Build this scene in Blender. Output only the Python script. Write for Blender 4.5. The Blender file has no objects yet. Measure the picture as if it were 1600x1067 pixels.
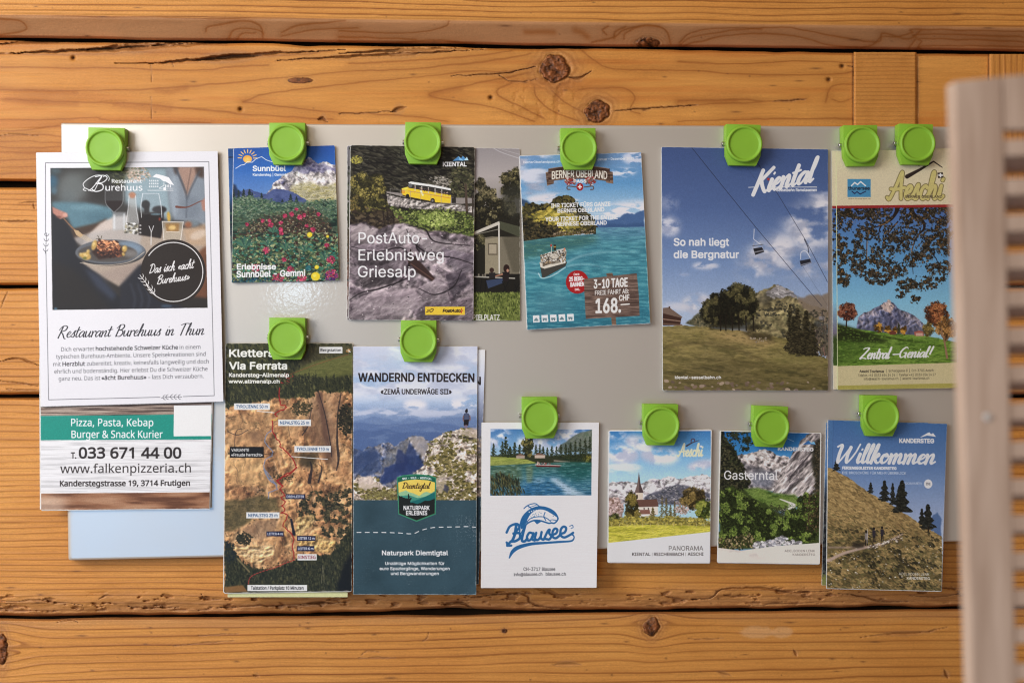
import bpy, math, os
import numpy as np
from mathutils import Vector, Matrix

sc = bpy.context.scene
COL = sc.collection

# ------------------------------------------------------------------ camera
FPX = 1555.0            # focal length in photo pixels (1600 wide)
DIST = 0.8293           # camera to wall, metres
YAW = math.radians(2.6)
cam_d = bpy.data.cameras.new('camera')
cam = bpy.data.objects.new('camera', cam_d); COL.objects.link(cam)
cam_d.sensor_fit = 'HORIZONTAL'; cam_d.sensor_width = 36.0
cam_d.lens = 36.0 * FPX / 1600.0
FWD = np.array([math.sin(YAW), math.cos(YAW), 0.0])
RGT = np.array([math.cos(YAW), -math.sin(YAW), 0.0])
UP = np.array([0.0, 0.0, 1.0])
CPOS = -DIST * FWD
cam.location = CPOS
cam.rotation_euler = (math.pi / 2, 0, -YAW)
cam_d.clip_start = 0.01; cam_d.clip_end = 100
cam_d.dof.use_dof = True
cam_d.dof.focus_distance = DIST - 0.012
cam_d.dof.aperture_fstop = 2.9
sc.camera = cam

# ------------------------------------------------------------------ light
w = bpy.data.worlds.new('World'); sc.world = w; w.use_nodes = True
bg = w.node_tree.nodes['Background']
bg.inputs[0].default_value = (1.0, 0.74, 0.52, 1); bg.inputs[1].default_value = 0.30

# the room is brighter towards the window side and dim brown towards the other
_t = w.node_tree; _c = _t.nodes.new('ShaderNodeTexCoord'); _s = _t.nodes.new('ShaderNodeSeparateXYZ'); _r = _t.nodes.new('ShaderNodeValToRGB')
_m = _t.nodes.new('ShaderNodeMapRange'); _m.inputs[1].default_value = -1; _m.inputs[2].default_value = 1
_t.links.new(_c.outputs['Generated'], _s.inputs[0]); _t.links.new(_s.outputs[0], _m.inputs[0]); _t.links.new(_m.outputs[0], _r.inputs['Fac'])
_r.color_ramp.elements[0].position = 0.15; _r.color_ramp.elements[0].color = (1.0, 0.84, 0.68, 1)
_r.color_ramp.elements[1].position = 0.85; _r.color_ramp.elements[1].color = (0.60, 0.36, 0.21, 1)
_t.links.new(_r.outputs['Color'], bg.inputs[0])
def area(name, loc, target, sx, sy, power, color):
    l = bpy.data.lights.new(name, 'AREA'); l.shape = 'RECTANGLE'; l.size = sx; l.size_y = sy
    l.energy = power; l.color = color
    o = bpy.data.objects.new(name, l); COL.objects.link(o); o.location = loc
    d = Vector(target) - Vector(loc)
    o.rotation_euler = d.to_track_quat('-Z', 'Y').to_euler()
    return o
area('window_light', (-1.26, -1.0, 0.40), (-0.10, 0, -0.02), 0.8, 0.8, 24.5, (0.94, 0.96, 1.0))
area('low_window_light', (-1.22, -2.9, -1.05), (-0.3, 0, -0.2), 0.80, 0.75, 14, (0.16, 0.50, 1.0))
area('room_light', (-0.7, -2.0, 1.5), (-0.1, 0, 0), 1.2, 1.2, 10, (1.0, 0.80, 0.58))
area('small_lamp', (-0.575, -2.6, 0.155), (-0.19, 0, 0.045), 0.11, 0.09, 1.15, (0.62, 0.82, 1.0))

sc.cycles.pixel_filter_type = 'BLACKMAN_HARRIS'; sc.cycles.filter_width = 1.05
sc.view_settings.view_transform = 'Standard'
sc.view_settings.look = 'None'
sc.view_settings.exposure = 0.03
sc.view_settings.gamma = 1.0
sc.view_settings.use_curve_mapping = False

# ------------------------------------------------------------------ mapping photo pixel -> point at depth d in front of the wall
def P(px, py, d=0.0):
    px = np.asarray(px, float); py = np.asarray(py, float); d = np.asarray(d, float)
    a = (px - 800.0) / FPX; b = (533.5 - py) / FPX
    dx = FWD[0] + a * RGT[0]; dy = FWD[1] + a * RGT[1]; dz = b + 0 * a
    t = (-d - CPOS[1]) / dy
    return np.stack([CPOS[0] + t * dx, -d + 0 * t, CPOS[2] + t * dz], -1)

def lin(c):
    c = np.asarray(c, float)
    return np.where(c <= 0.04045, c / 12.92, ((np.maximum(c, 0) + 0.055) / 1.055) ** 2.4)

# ------------------------------------------------------------------ noise
_rt = {}
def _tab(seed):
    if seed not in _rt: _rt[seed] = np.random.RandomState(seed % 100003).rand(256, 256)
    return _rt[seed]
def noise2(x, y, seed=0):
    t = _tab(seed)
    xi = np.floor(x).astype(int); yi = np.floor(y).astype(int)
    fx = x - xi; fy = y - yi
    fx = fx * fx * (3 - 2 * fx); fy = fy * fy * (3 - 2 * fy)
    x0 = xi & 255; x1 = (xi + 1) & 255; y0 = yi & 255; y1 = (yi + 1) & 255
    return (t[y0, x0] * (1 - fx) + t[y0, x1] * fx) * (1 - fy) + (t[y1, x0] * (1 - fx) + t[y1, x1] * fx) * fy
def fbm(x, y, seed=0, octs=4, gain=0.5):
    s = 0; a = 1; n = 0
    for k in range(octs):
        s = s + a * noise2(x * 2 ** k + 17.3 * k, y * 2 ** k + 9.1 * k, seed + 31 * k); n += a; a *= gain
    return s / n
def ridged(x, y, seed=0, octs=4, gain=0.55):
    s = 0; a = 1; n = 0
    for k in range(octs):
        s = s + a * (1 - np.abs(2 * noise2(x * 2 ** k + 5.7 * k, y * 2 ** k + 3.3 * k, seed + 31 * k) - 1)); n += a; a *= gain
    return s / n
def sstep(a, b, x):
    t = np.clip((x - a) / (b - a), 0, 1); return t * t * (3 - 2 * t)

# ------------------------------------------------------------------ materials
def new_mat(name):
    m = bpy.data.materials.new(name); m.use_nodes = True
    return m, m.node_tree, m.node_tree.nodes['Principled BSDF']
def plain(name, col, rough=0.5, spec=0.5, metal=0.0, coat=0.0, bump=None, var=0.0, vscale=40, subs=0.0):
    m, t, b = new_mat(name)
    b.inputs['Base Color'].default_value = (*col, 1); b.inputs['Roughness'].default_value = rough
    b.inputs['Specular IOR Level'].default_value = spec; b.inputs['Metallic'].default_value = metal
    b.inputs['Coat Weight'].default_value = coat; b.inputs['Coat Roughness'].default_value = 0.12
    tc = t.nodes.new('ShaderNodeTexCoord')
    if var:
        n = t.nodes.new('ShaderNodeTexNoise'); n.inputs['Scale'].default_value = vscale; n.inputs['Detail'].default_value = 5
        t.links.new(tc.outputs['Object'], n.inputs['Vector'])
        r = t.nodes.new('ShaderNodeValToRGB')
        r.color_ramp.elements[0].position = 0.3; r.color_ramp.elements[1].position = 0.7
        r.color_ramp.elements[0].color = (*[c * (1 - var) for c in col], 1)
        r.color_ramp.elements[1].color = (*[min(1, c * (1 + var)) for c in col], 1)
        t.links.new(n.outputs['Fac'], r.inputs['Fac']); t.links.new(r.outputs['Color'], b.inputs['Base Color'])
    if bump:
        n = t.nodes.new('ShaderNodeTexNoise'); n.inputs['Scale'].default_value = bump[0]; n.inputs['Detail'].default_value = 3
        t.links.new(tc.outputs['Object'], n.inputs['Vector'])
        u = t.nodes.new('ShaderNodeBump'); u.inputs['Strength'].default_value = bump[1]; u.inputs['Distance'].default_value = bump[2]
        t.links.new(n.outputs['Fac'], u.inputs['Height']); t.links.new(u.outputs['Normal'], b.inputs['Normal'])
        if coat: t.links.new(u.outputs['Normal'], b.inputs['Coat Normal'])
    return m
def printed(name, rough=0.46, spec=0.22, grain=0.02, bumpd=0.00003):
    """paper or wood whose colour is stored per vertex, with fine procedural fibre on top"""
    m, t, b = new_mat(name)
    at = t.nodes.new('ShaderNodeAttribute'); at.attribute_name = 'Print'
    tc = t.nodes.new('ShaderNodeTexCoord')
    n = t.nodes.new('ShaderNodeTexNoise'); n.inputs['Scale'].default_value = 1400; n.inputs['Detail'].default_value = 2
    t.links.new(tc.outputs['Object'], n.inputs['Vector'])
    mp = t.nodes.new('ShaderNodeMapRange'); mp.inputs[1].default_value = 0.3; mp.inputs[2].default_value = 0.7
    mp.inputs[3].default_value = 1 - grain; mp.inputs[4].default_value = 1 + grain
    t.links.new(n.outputs['Fac'], mp.inputs[0])
    mx = t.nodes.new('ShaderNodeVectorMath'); mx.operation = 'SCALE'
    t.links.new(at.outputs['Color'], mx.inputs[0]); t.links.new(mp.outputs[0], mx.inputs['Scale'])
    t.links.new(mx.outputs[0], b.inputs['Base Color'])
    b.inputs['Roughness'].default_value = rough; b.inputs['Specular IOR Level'].default_value = spec
    n2 = t.nodes.new('ShaderNodeTexNoise'); n2.inputs['Scale'].default_value = 420; n2.inputs['Detail'].default_value = 4
    t.links.new(tc.outputs['Object'], n2.inputs['Vector'])
    u = t.nodes.new('ShaderNodeBump'); u.inputs['Strength'].default_value = 0.35; u.inputs['Distance'].default_value = bumpd
    t.links.new(n2.outputs['Fac'], u.inputs['Height']); t.links.new(u.outputs['Normal'], b.inputs['Normal'])
    return m
M_PRINT = printed('printed_paper')
M_WOOD = printed('oiled_spruce', rough=0.55, spec=0.26, grain=0.12, bumpd=0.0005)
M_PAPER = plain('paper_edge', (0.70, 0.68, 0.64), 0.8, 0.2, var=0.12, vscale=300)
M_CREAM = plain('cream_paper', (0.66, 0.66, 0.40), 0.7, 0.2, var=0.06, vscale=200)
M_GREEN = plain('green_plastic', (0.25, 0.49, 0.034), 0.5, 0.45, var=0.03, vscale=60, bump=(900, 0.12, 0.0001))
M_ZINC = plain('zinc_screw', (0.62, 0.60, 0.56), 0.45, 0.5, metal=0.3, var=0.1)
M_STEEL = plain('clip_steel', (0.55, 0.54, 0.52), 0.3, 0.5, metal=1.0, bump=(600, 0.1, 0.0001))
M_DARK = plain('shadowed_core_timber', (0.035, 0.02, 0.01), 0.9, 0.1, var=0.3, vscale=30)

# ------------------------------------------------------------------ mesh helpers
def link(name, me, mat, parent=None):
    o = bpy.data.objects.new(name, me); COL.objects.link(o)
    if mat is not None: me.materials.append(mat)
    if parent is not None: o.parent = parent; o.matrix_parent_inverse = Matrix.Translation(-Vector(parent.location))
    return o
def grid_faces(nr, ncl, off=0):
    i = np.arange(nr * ncl).reshape(nr, ncl) + off
    return np.stack([i[:-1, :-1], i[1:, :-1], i[1:, 1:], i[:-1, 1:]], -1).reshape(-1, 4)
def np_mesh(name, V, F, color=None, smooth=True):
    me = bpy.data.meshes.new(name)
    V = np.ascontiguousarray(V, np.float32); F = np.ascontiguousarray(F, np.int32)
    k = F.shape[1]
    me.vertices.add(len(V)); me.vertices.foreach_set('co', V.ravel())
    me.loops.add(F.size); me.loops.foreach_set('vertex_index', F.ravel())
    me.polygons.add(len(F)); me.polygons.foreach_set('loop_start', np.arange(0, F.size, k, dtype=np.int32))
    me.polygons.foreach_set('use_smooth', np.full(len(F), smooth))
    if color is not None:
        a = me.color_attributes.new('Print', 'FLOAT_COLOR', 'POINT')
        c = np.ones((len(V), 4), np.float32); c[:, :3] = color
        a.data.foreach_set('color', c.ravel())
    me.update(calc_edges=True); me.validate()
    return me
class MB:
    """collects faces of mixed size"""
    def __init__(s): s.v = []; s.f = []; s.m = []
    def add(s, vs, fs, mi=0):
        o = len(s.v); s.v += [tuple(map(float, p)) for p in vs]; s.f += [tuple(i + o for i in f) for f in fs]; s.m += [mi] * len(fs)
    def prism(s, ring0, ring1, mi=0, caps=(True, True)):
        n = len(ring0); fs = [(i, (i + 1) % n, n + (i + 1) % n, n + i) for i in range(n)]
        if caps[0]: fs.append(tuple(reversed(range(n))))
        if caps[1]: fs.append(tuple(range(n, 2 * n)))
        s.add(list(ring0) + list(ring1), fs, mi)
    def rings(s, rs, mi=0, cap0=False, cap1=True):
        n = len(rs[0]); fs = []
        for k in range(len(rs) - 1):
            fs += [(k * n + i, k * n + (i + 1) % n, (k + 1) * n + (i + 1) % n, (k + 1) * n + i) for i in range(n)]
        if cap0: fs.append(tuple(reversed(range(n))))
        if cap1: fs.append(tuple(range((len(rs) - 1) * n, len(rs) * n)))
        s.add([p for r in rs for p in r], fs, mi)
    def build(s, name, mat, parent=None, smooth=False, bevel=0.0):
        me = bpy.data.meshes.new(name); me.from_pydata(s.v, [], s.f); me.update()
        import bmesh
        bm = bmesh.new(); bm.from_mesh(me); bmesh.ops.recalc_face_normals(bm, faces=bm.faces)
        if bevel:
            es = [e for e in bm.edges if len(e.link_faces) == 2 and e.calc_face_angle(0) > 0.5]
            bmesh.ops.bevel(bm, geom=es, offset=bevel, segments=2, affect='EDGES', profile=0.6)
        bm.to_mesh(me); bm.free()
        if smooth:
            me.polygons.foreach_set('use_smooth', [True] * len(me.polygons))
            me.set_sharp_from_angle(angle=math.radians(40))
        return link(name, me, mat, parent)
def tag(o, label=None, cat=None, group=None, kind=None):
    if label: o['label'] = label
    if cat: o['category'] = cat
    if group: o['group'] = group
    if kind: o['kind'] = kind
    return o
def empty(name, loc):
    o = bpy.data.objects.new(name, None); COL.objects.link(o); o.location = [float(c) for c in loc]; o.empty_display_size = 0.01
    return o
# ================================================================== timber wall
def seg_dist(X, Y, pts):
    d = np.full(X.shape, 1e9)
    for (x0, y0), (x1, y1) in zip(pts[:-1], pts[1:]):
        dx, dy = x1 - x0, y1 - y0
        t = np.clip(((X - x0) * dx + (Y - y0) * dy) / (dx * dx + dy * dy + 1e-9), 0, 1)
        d = np.minimum(d, np.hypot(X - x0 - t * dx, Y - y0 - t * dy))
    return d
def spl(pts, n=8):
    """Catmull-Rom through points"""
    p = np.asarray(pts, float)
    if len(p) < 3: return p
    q = np.vstack([2 * p[0] - p[1], p, 2 * p[-1] - p[-2]])
    out = []
    for i in range(1, len(q) - 2):
        for t in np.linspace(0, 1, n, endpoint=False):
            a, b, c, d = q[i - 1], q[i], q[i + 1], q[i + 2]
            out.append(0.5 * (2 * b + (c - a) * t + (2 * a - 5 * b + 4 * c - d) * t * t + (3 * b - a - 3 * c + d) * t ** 3))
    out.append(p[-1])
    return np.array(out)
BASE = np.array([0.635, 0.275, 0.060]); LATE = np.array([0.30, 0.095, 0.018]); PINK = np.array([0.50, 0.245, 0.105])
KNOT = np.array([0.20, 0.066, 0.02]); GOUGE = np.array([0.13, 0.05, 0.02])

def lines_on(C, Dp, X, Y, polylines, col=LATE, width=2.2, a=0.75, depth=0.0002, one_side=0.0, seed=0):
    for k, pl in enumerate(polylines):
        pts = spl(pl)
        x0, y0 = pts.min(0) - 30; x1, y1 = pts.max(0) + 30
        m = (X > x0) & (X < x1) & (Y > y0) & (Y < y1)
        if not m.any(): continue
        xs, ys = X[m], Y[m]
        ys2 = ys + 3.0 * (fbm(xs / 22, ys / 22, 500 + k + seed, 3) - 0.5)
        d = seg_dist(xs, ys2, pts)
        wv = width * (0.45 + 1.1 * noise2(xs / 60, ys / 30, 700 + k + seed))
        g = a * np.exp(-(d / wv) ** 2)
        if one_side:                    # latewood fades slowly on one side, sharply on the other
            g = np.maximum(g, a * 0.5 * np.exp(-np.clip(d / (wv * one_side), 0, 9)))
        C[m] = C[m] * (1 - g[:, None]) + col * g[:, None]
        Dp[m] -= depth * g
def cracks_on(C, Dp, X, Y, items, seed=0):
    """items: (polyline, half width px, depth m)"""
    for k, (pl, hw, dep) in enumerate(items):
        pts = spl(pl)
        x0, y0 = pts.min(0) - 25; x1, y1 = pts.max(0) + 25
        m = (X > x0) & (X < x1) & (Y > y0) & (Y < y1)
        if not m.any(): continue
        xs, ys = X[m], Y[m]
        ys2 = ys + 4 * (fbm(xs / 14, ys / 9, 900 + k + seed, 3) - 0.5)
        d = seg_dist(xs, ys2, pts)
        L = np.hypot(*(pts[-1] - pts[0])); u = ((xs - pts[0][0]) * (pts[-1][0] - pts[0][0]) + (ys - pts[0][1]) * (pts[-1][1] - pts[0][1])) / (L * L)
        ww = hw * np.clip(np.sin(np.clip(u, 0, 1) * math.pi), 0.15, 1) * (0.6 + 0.8 * noise2(xs / 30, ys / 30, 940 + k + seed))
        g = sstep(1.0, 0.35, d / np.maximum(ww, 0.6))
        C[m] = C[m] * (1 - 0.55 * g[:, None]) + GOUGE * 0.55 * g[:, None]
        h = 0.35 * sstep(3.2, 1.0, d / np.maximum(ww, 0.6)) * (1 - g)
        C[m] = C[m] * (1 - h[:, None]) + PINK * 0.75 * h[:, None]
        Dp[m] -= 0.75 * dep * g
def knot_on(C, Dp, X, Y, kx, ky, rx, ry, seed=0, soft=1.0):
    R = 3.2
    m = (np.abs(X - kx) < rx * R * 1.6) & (np.abs(Y - ky) < ry * R * 1.6)
    if not m.any(): return
    xs, ys = X[m] - kx, Y[m] - ky
    an = np.arctan2(ys, xs)
    rr = np.hypot(xs / rx, ys / ry) * (1 + 0.22 * (noise2(np.cos(an) * 2 + 9, np.sin(an) * 2 + 9, seed) - 0.5)) + 0.34 * (fbm(xs / 9, ys / 9, seed + 2, 4) - 0.5)
    halo = np.exp(-((rr - 1.0) / 0.75) ** 2) * (rr > 1)
    rings = (0.5 + 0.5 * np.sin(rr * 15 + 2 * noise2(xs / 9, ys / 9, seed + 3))) * np.exp(-((rr - 1.1) / 0.8) ** 2) * (rr > 0.95)
    C[m] = C[m] * (1 - 0.35 * soft * halo[:, None]) + PINK * 0.8 * 0.35 * soft * halo[:, None]
    C[m] = C[m] * (1 - 0.45 * soft * rings[:, None]) + LATE * 0.45 * soft * rings[:, None]
    ins = sstep(1.06, 0.9, rr)
    tex = fbm(xs / 6, ys / 6, seed + 5, 4); rk = 0.5 + 0.5 * np.sin(rr * 17)
    t2 = ridged(xs / 8, ys / 8, seed + 6, 4); kc = KNOT[None] * (0.3 + 2.6 * np.clip(tex[:, None] - .18, 0, 1)) * (0.8 + 0.35 * rk[:, None]) * (1 - 0.75 * sstep(.72, .9, t2))[:, None]
    edge = np.exp(-((rr - 0.97) / 0.09) ** 2)
    kc = kc * (1 - 0.6 * edge[:, None])
    ck = np.exp(-(np.abs(np.sin(an * 1.0 + seed + 1.2 * (noise2(xs / 5, ys / 5, seed + 8) - .5))) * rr * 9) ** 2) * (rr < 0.8) * (0.3 + 0.9 * noise2(xs / 8, ys / 8, seed + 9))
    kc = kc * (1 - 0.7 * ck[:, None])
    C[m] = C[m] * (1 - ins[:, None]) + kc * ins[:, None]
    Dp[m] += (0.0012 * ins - 0.0012 * edge - 0.001 * ck * ins + 0.003 * (tex - .5) * ins) * soft

def grain(X, Y, seed, period, amp=14, lx=420, strength=0.6, knots=(), slope=0.0):
    warp = amp * (fbm(X / lx, Y / 90, seed, 3) - 0.5) * 2 + 3.0 * (fbm(X / 90, Y / 25, seed + 7, 2) - 0.5) + slope * X
    for kx, ky, r in knots:
        dx, dy = (X - kx), (Y - ky)
        warp -= np.sign(dy) * r * 0.9 * np.exp(-(dx / (2.6 * r)) ** 2 - (dy / (3.2 * r)) ** 2) * sstep(0, r * 0.6, np.abs(dy))
    pv = 1 + 0.5 * (noise2(Y / 40 + 3, X * 0 + seed, seed + 9) - 0.5)
    r = (Y + warp) / period + 0.5 * fbm(X / 900, Y / 30, seed + 11, 2)
    t = r - np.floor(r)
    ln = (0.35 * sstep(0.25, 0.86, t) ** 1.6 + 0.75 * sstep(0.66, 0.88, t) ** 2) * (1 - sstep(0.93, 1.0, t))
    st = strength * (0.42 + 1.0 * fbm(X / 260, Y / 16, seed + 13, 3))
    r2 = r * 2.37 + 0.6 * fbm(X / 300, Y / 12, seed + 23, 2); t2 = r2 - np.floor(r2); ln = np.maximum(ln, 0.30 * sstep(.6, .9, t2) * (1 - sstep(.94, 1, t2)))
    fib = fbm(X / 60, Y / 2.2, seed + 17, 3) - 0.5
    mot = fbm(X / 130, Y / 60, seed + 19, 4) - 0.5
    C = BASE[None] * (1 + 0.22 * fib[:, None] + 0.36 * mot[:, None] * np.array([0.6, 1.0, 1.5]))
    g = np.clip(ln * st, 0, 0.95)[:, None]
    C = C * (1 - g) + LATE * (0.9 + 0.3 * mot[:, None]) * g
    Dp = -0.0005 * (1 - ln) * strength + 0.0004 * fib
    return C, Dp
def specks(C, X, Y, n, seed, box, rmax=2.0):
    rs = np.random.RandomState(seed)
    for i in range(n):
        x, y = rs.uniform(box[0], box[2]), rs.uniform(box[1], box[3]); r = rs.uniform(0.7, rmax); e = rs.choice([1, 1, 3, 6])
        m = (np.abs(X - x) < 12 * e) & (np.abs(Y - y) < 12)
        if m.any():
            g = 0.75 * np.exp(-((X[m] - x) / (r * e)) ** 2 - ((Y[m] - y) / r) ** 2)
            C[m] = C[m] * (1 - g[:, None]) + GOUGE * g[:, None]

wall = empty('timber_wall', P(800, 533, -0.02))
tag(wall, 'honey coloured wall of rough hewn timber beams with knots and dark open joints', 'wall')

def axis(parts):
    out = []
    for a, b, st in parts: out.append(np.arange(a, b, st))
    return np.unique(np.concatenate(out + [[parts[-1][1]]]))
def beam(blocks, top, bot, fn, top_drop=0.012, bot_drop=0.012, rad=5.0, name='beam'):
    """blocks: list of (xs, ys) grids; top/bot: edge lines y(x) that round the beam off; fn(X,Y) -> colour, depth"""
    Vs, Fs, Cs = [], [], []; off = 0
    for xs, ys in blocks:
        Xn, Tn = np.meshgrid(xs, ys)
        # ys run between nominal edges and are warped so that the first and last row follow the joint lines
        y0, y1 = blocks[0][1][0], blocks[-1][1][-1]
        f = (Tn - y0) / (y1 - y0)
        Y = Tn + (1 - sstep(0, 0.3, f)) * (top(Xn) - y0) + sstep(0.7, 1.0, f) * (bot(Xn) - y1)
        X = Xn.ravel(); Yf = Y.ravel()
        C, D = fn(X, Yf)
        et = (Y - top(Xn)).ravel(); eb = (bot(Xn) - Y).ravel()
        D = D - top_drop * (1 - np.clip(et / rad, 0, 1) ** 0.5) - bot_drop * (1 - np.clip(eb / rad, 0, 1) ** 0.5)
        Vs.append(P(X, Yf, D)); Cs.append(np.clip(C, 0.004, 0.9)); Fs.append(grid_faces(len(ys), len(xs), off)); off += X.size
    me = np_mesh(name, np.vstack(Vs), np.vstack(Fs), np.vstack(Cs))
    return link(name, me, M_WOOD, wall)
XD = axis([(-420, -10, 14), (-10, 1610, 1.3), (1610, 2050, 14)])
XL = axis([(-420, -10, 14), (-10, 112, 1.3), (112, 1480, 30), (1480, 1600, 2.5), (1600, 2050, 20)])

# joint lines (photo pixels)
def j1(x): return 60 + 0.0135 * x + 3 * (fbm(x / 120, x * 0, 41, 3) - 0.5)
def j1b(x): return 64 + 0.0145 * x + 5 * (fbm(x / 70, x * 0, 42, 3) - 0.5)
def j2(x): return 284 + 0 * x + 2 * (fbm(x / 50, x * 0, 43, 2) - 0.5)
def j2b(x): return 293 + 0 * x
def j3(x): return 445.5 + 0 * x
def j3b(x): return 450 + 0 * x + 2 * (fbm(x / 50, x * 0, 45, 2) - 0.5)
def j4(x): return 616 + 0 * x + 2 * (fbm(x / 50, x * 0, 46, 2) - 0.5)
def j4b(x): return 621 + 0 * x
def j5(x): return 962 - 0.0105 * x + 5 * (fbm(x / 60, x * 0, 47, 3) - 0.5) - 4.0 * np.exp(-((x - 700) / 70) ** 2)
def j5b(x): return 966.5 - 0.0105 * x + 3 * (fbm(x / 90, x * 0, 48, 3) - 0.5) + 1.5 * np.exp(-((x - 700) / 60) ** 2)

def f_top(X, Y):
    C, D = grain(X, Y, 101, 9.5, amp=8, strength=0.85, slope=-0.012)
    be = 24 + 0.012 * X                               # hewn lower chamfer of the top beam
    m = sstep(-2, 2, Y - be)
    mot = fbm(X / 90, Y / 30, 120, 4)
    C2 = PINK[None] * (0.82 + 0.36 * mot[:, None]) * (1 + 0.14 * (fbm(X / 40, Y / 2.5, 121, 3)[:, None] - 0.5))
    D2 = np.zeros_like(D)
    lines_on(C2, D2, X, Y, [
        [(-10, 30), (30, 33), (42, 44), (25, 52), (-10, 55)], [(80, 22), (140, 26), (230, 26), (330, 30), (420, 26)],
        [(322, 50), (325, 43), (350, 38), (380, 33), (405, 40), (412, 55)], [(358, 60), (365, 48), (385, 45), (408, 50), (411, 60)],
        [(370, 62), (380, 53), (400, 52)], [(440, 52), (470, 40), (540, 33)], [(440, 58), (490, 47), (560, 45)],
        [(530, 48), (600, 52), (660, 50), (695, 42), (702, 33)], [(530, 58), (590, 60), (650, 62)],
        [(530, 65), (600, 68), (680, 64), (740, 70)], [(925, 68), (960, 58), (975, 47), (1010, 40), (1040, 48), (1048, 70)],
        [(948, 55), (942, 48), (950, 42)], [(960, 60), (962, 50), (978, 42)], [(975, 62), (978, 52), (1000, 42), (1030, 42)],
        [(1062, 72), (1085, 58), (1150, 48), (1230, 44), (1300, 56), (1370, 66), (1380, 52), (1420, 62), (1440, 48)],
        [(1062, 76), (1090, 66), (1160, 54), (1240, 56), (1290, 70), (1340, 75)], [(1062, 68), (1080, 52), (1130, 44), (1190, 46)],
        [(1345, 76), (1365, 70), (1378, 58), (1400, 58), (1425, 52), (1437, 47), (1600, 50)],
        [(1420, 76), (1432, 60), (1440, 54), (1600, 58)], [(1432, 78), (1440, 66), (1448, 61), (1600, 66)], [(1440, 80), (1450, 72), (1600, 74)],
    ], width=1.7, a=0.85, one_side=2.6)
    lines_on(C2, D2, X, Y, [[(822, 51), (845, 50), (865, 51)], [(900, 48), (910, 52), (918, 58)]], col=LATE * 1.2, width=5, a=0.7)
    knot_on(C2, D2, X, Y, 1012, 68, 19, 9, seed=131)
    C = C * (1 - m[:, None]) + C2 * m[:, None]
    D = D * (1 - m) + D2 * m
    D = D + 0.010 - 0.020 * np.clip((Y - be) / 44, 0, 1.3) * m - 0.001 * np.exp(-((Y - be) / 3) ** 2)
    specks(C, X, Y, 26, 5, (0, 0, 1600, 70), 1.6)
    return C, D
beam([(XD, axis([(-220, -8, 10), (-8, 74, 1.05)]))], lambda x: -220 + 0 * x, j1, f_top, top_drop=0.0, bot_drop=0.006, rad=4)

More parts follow.
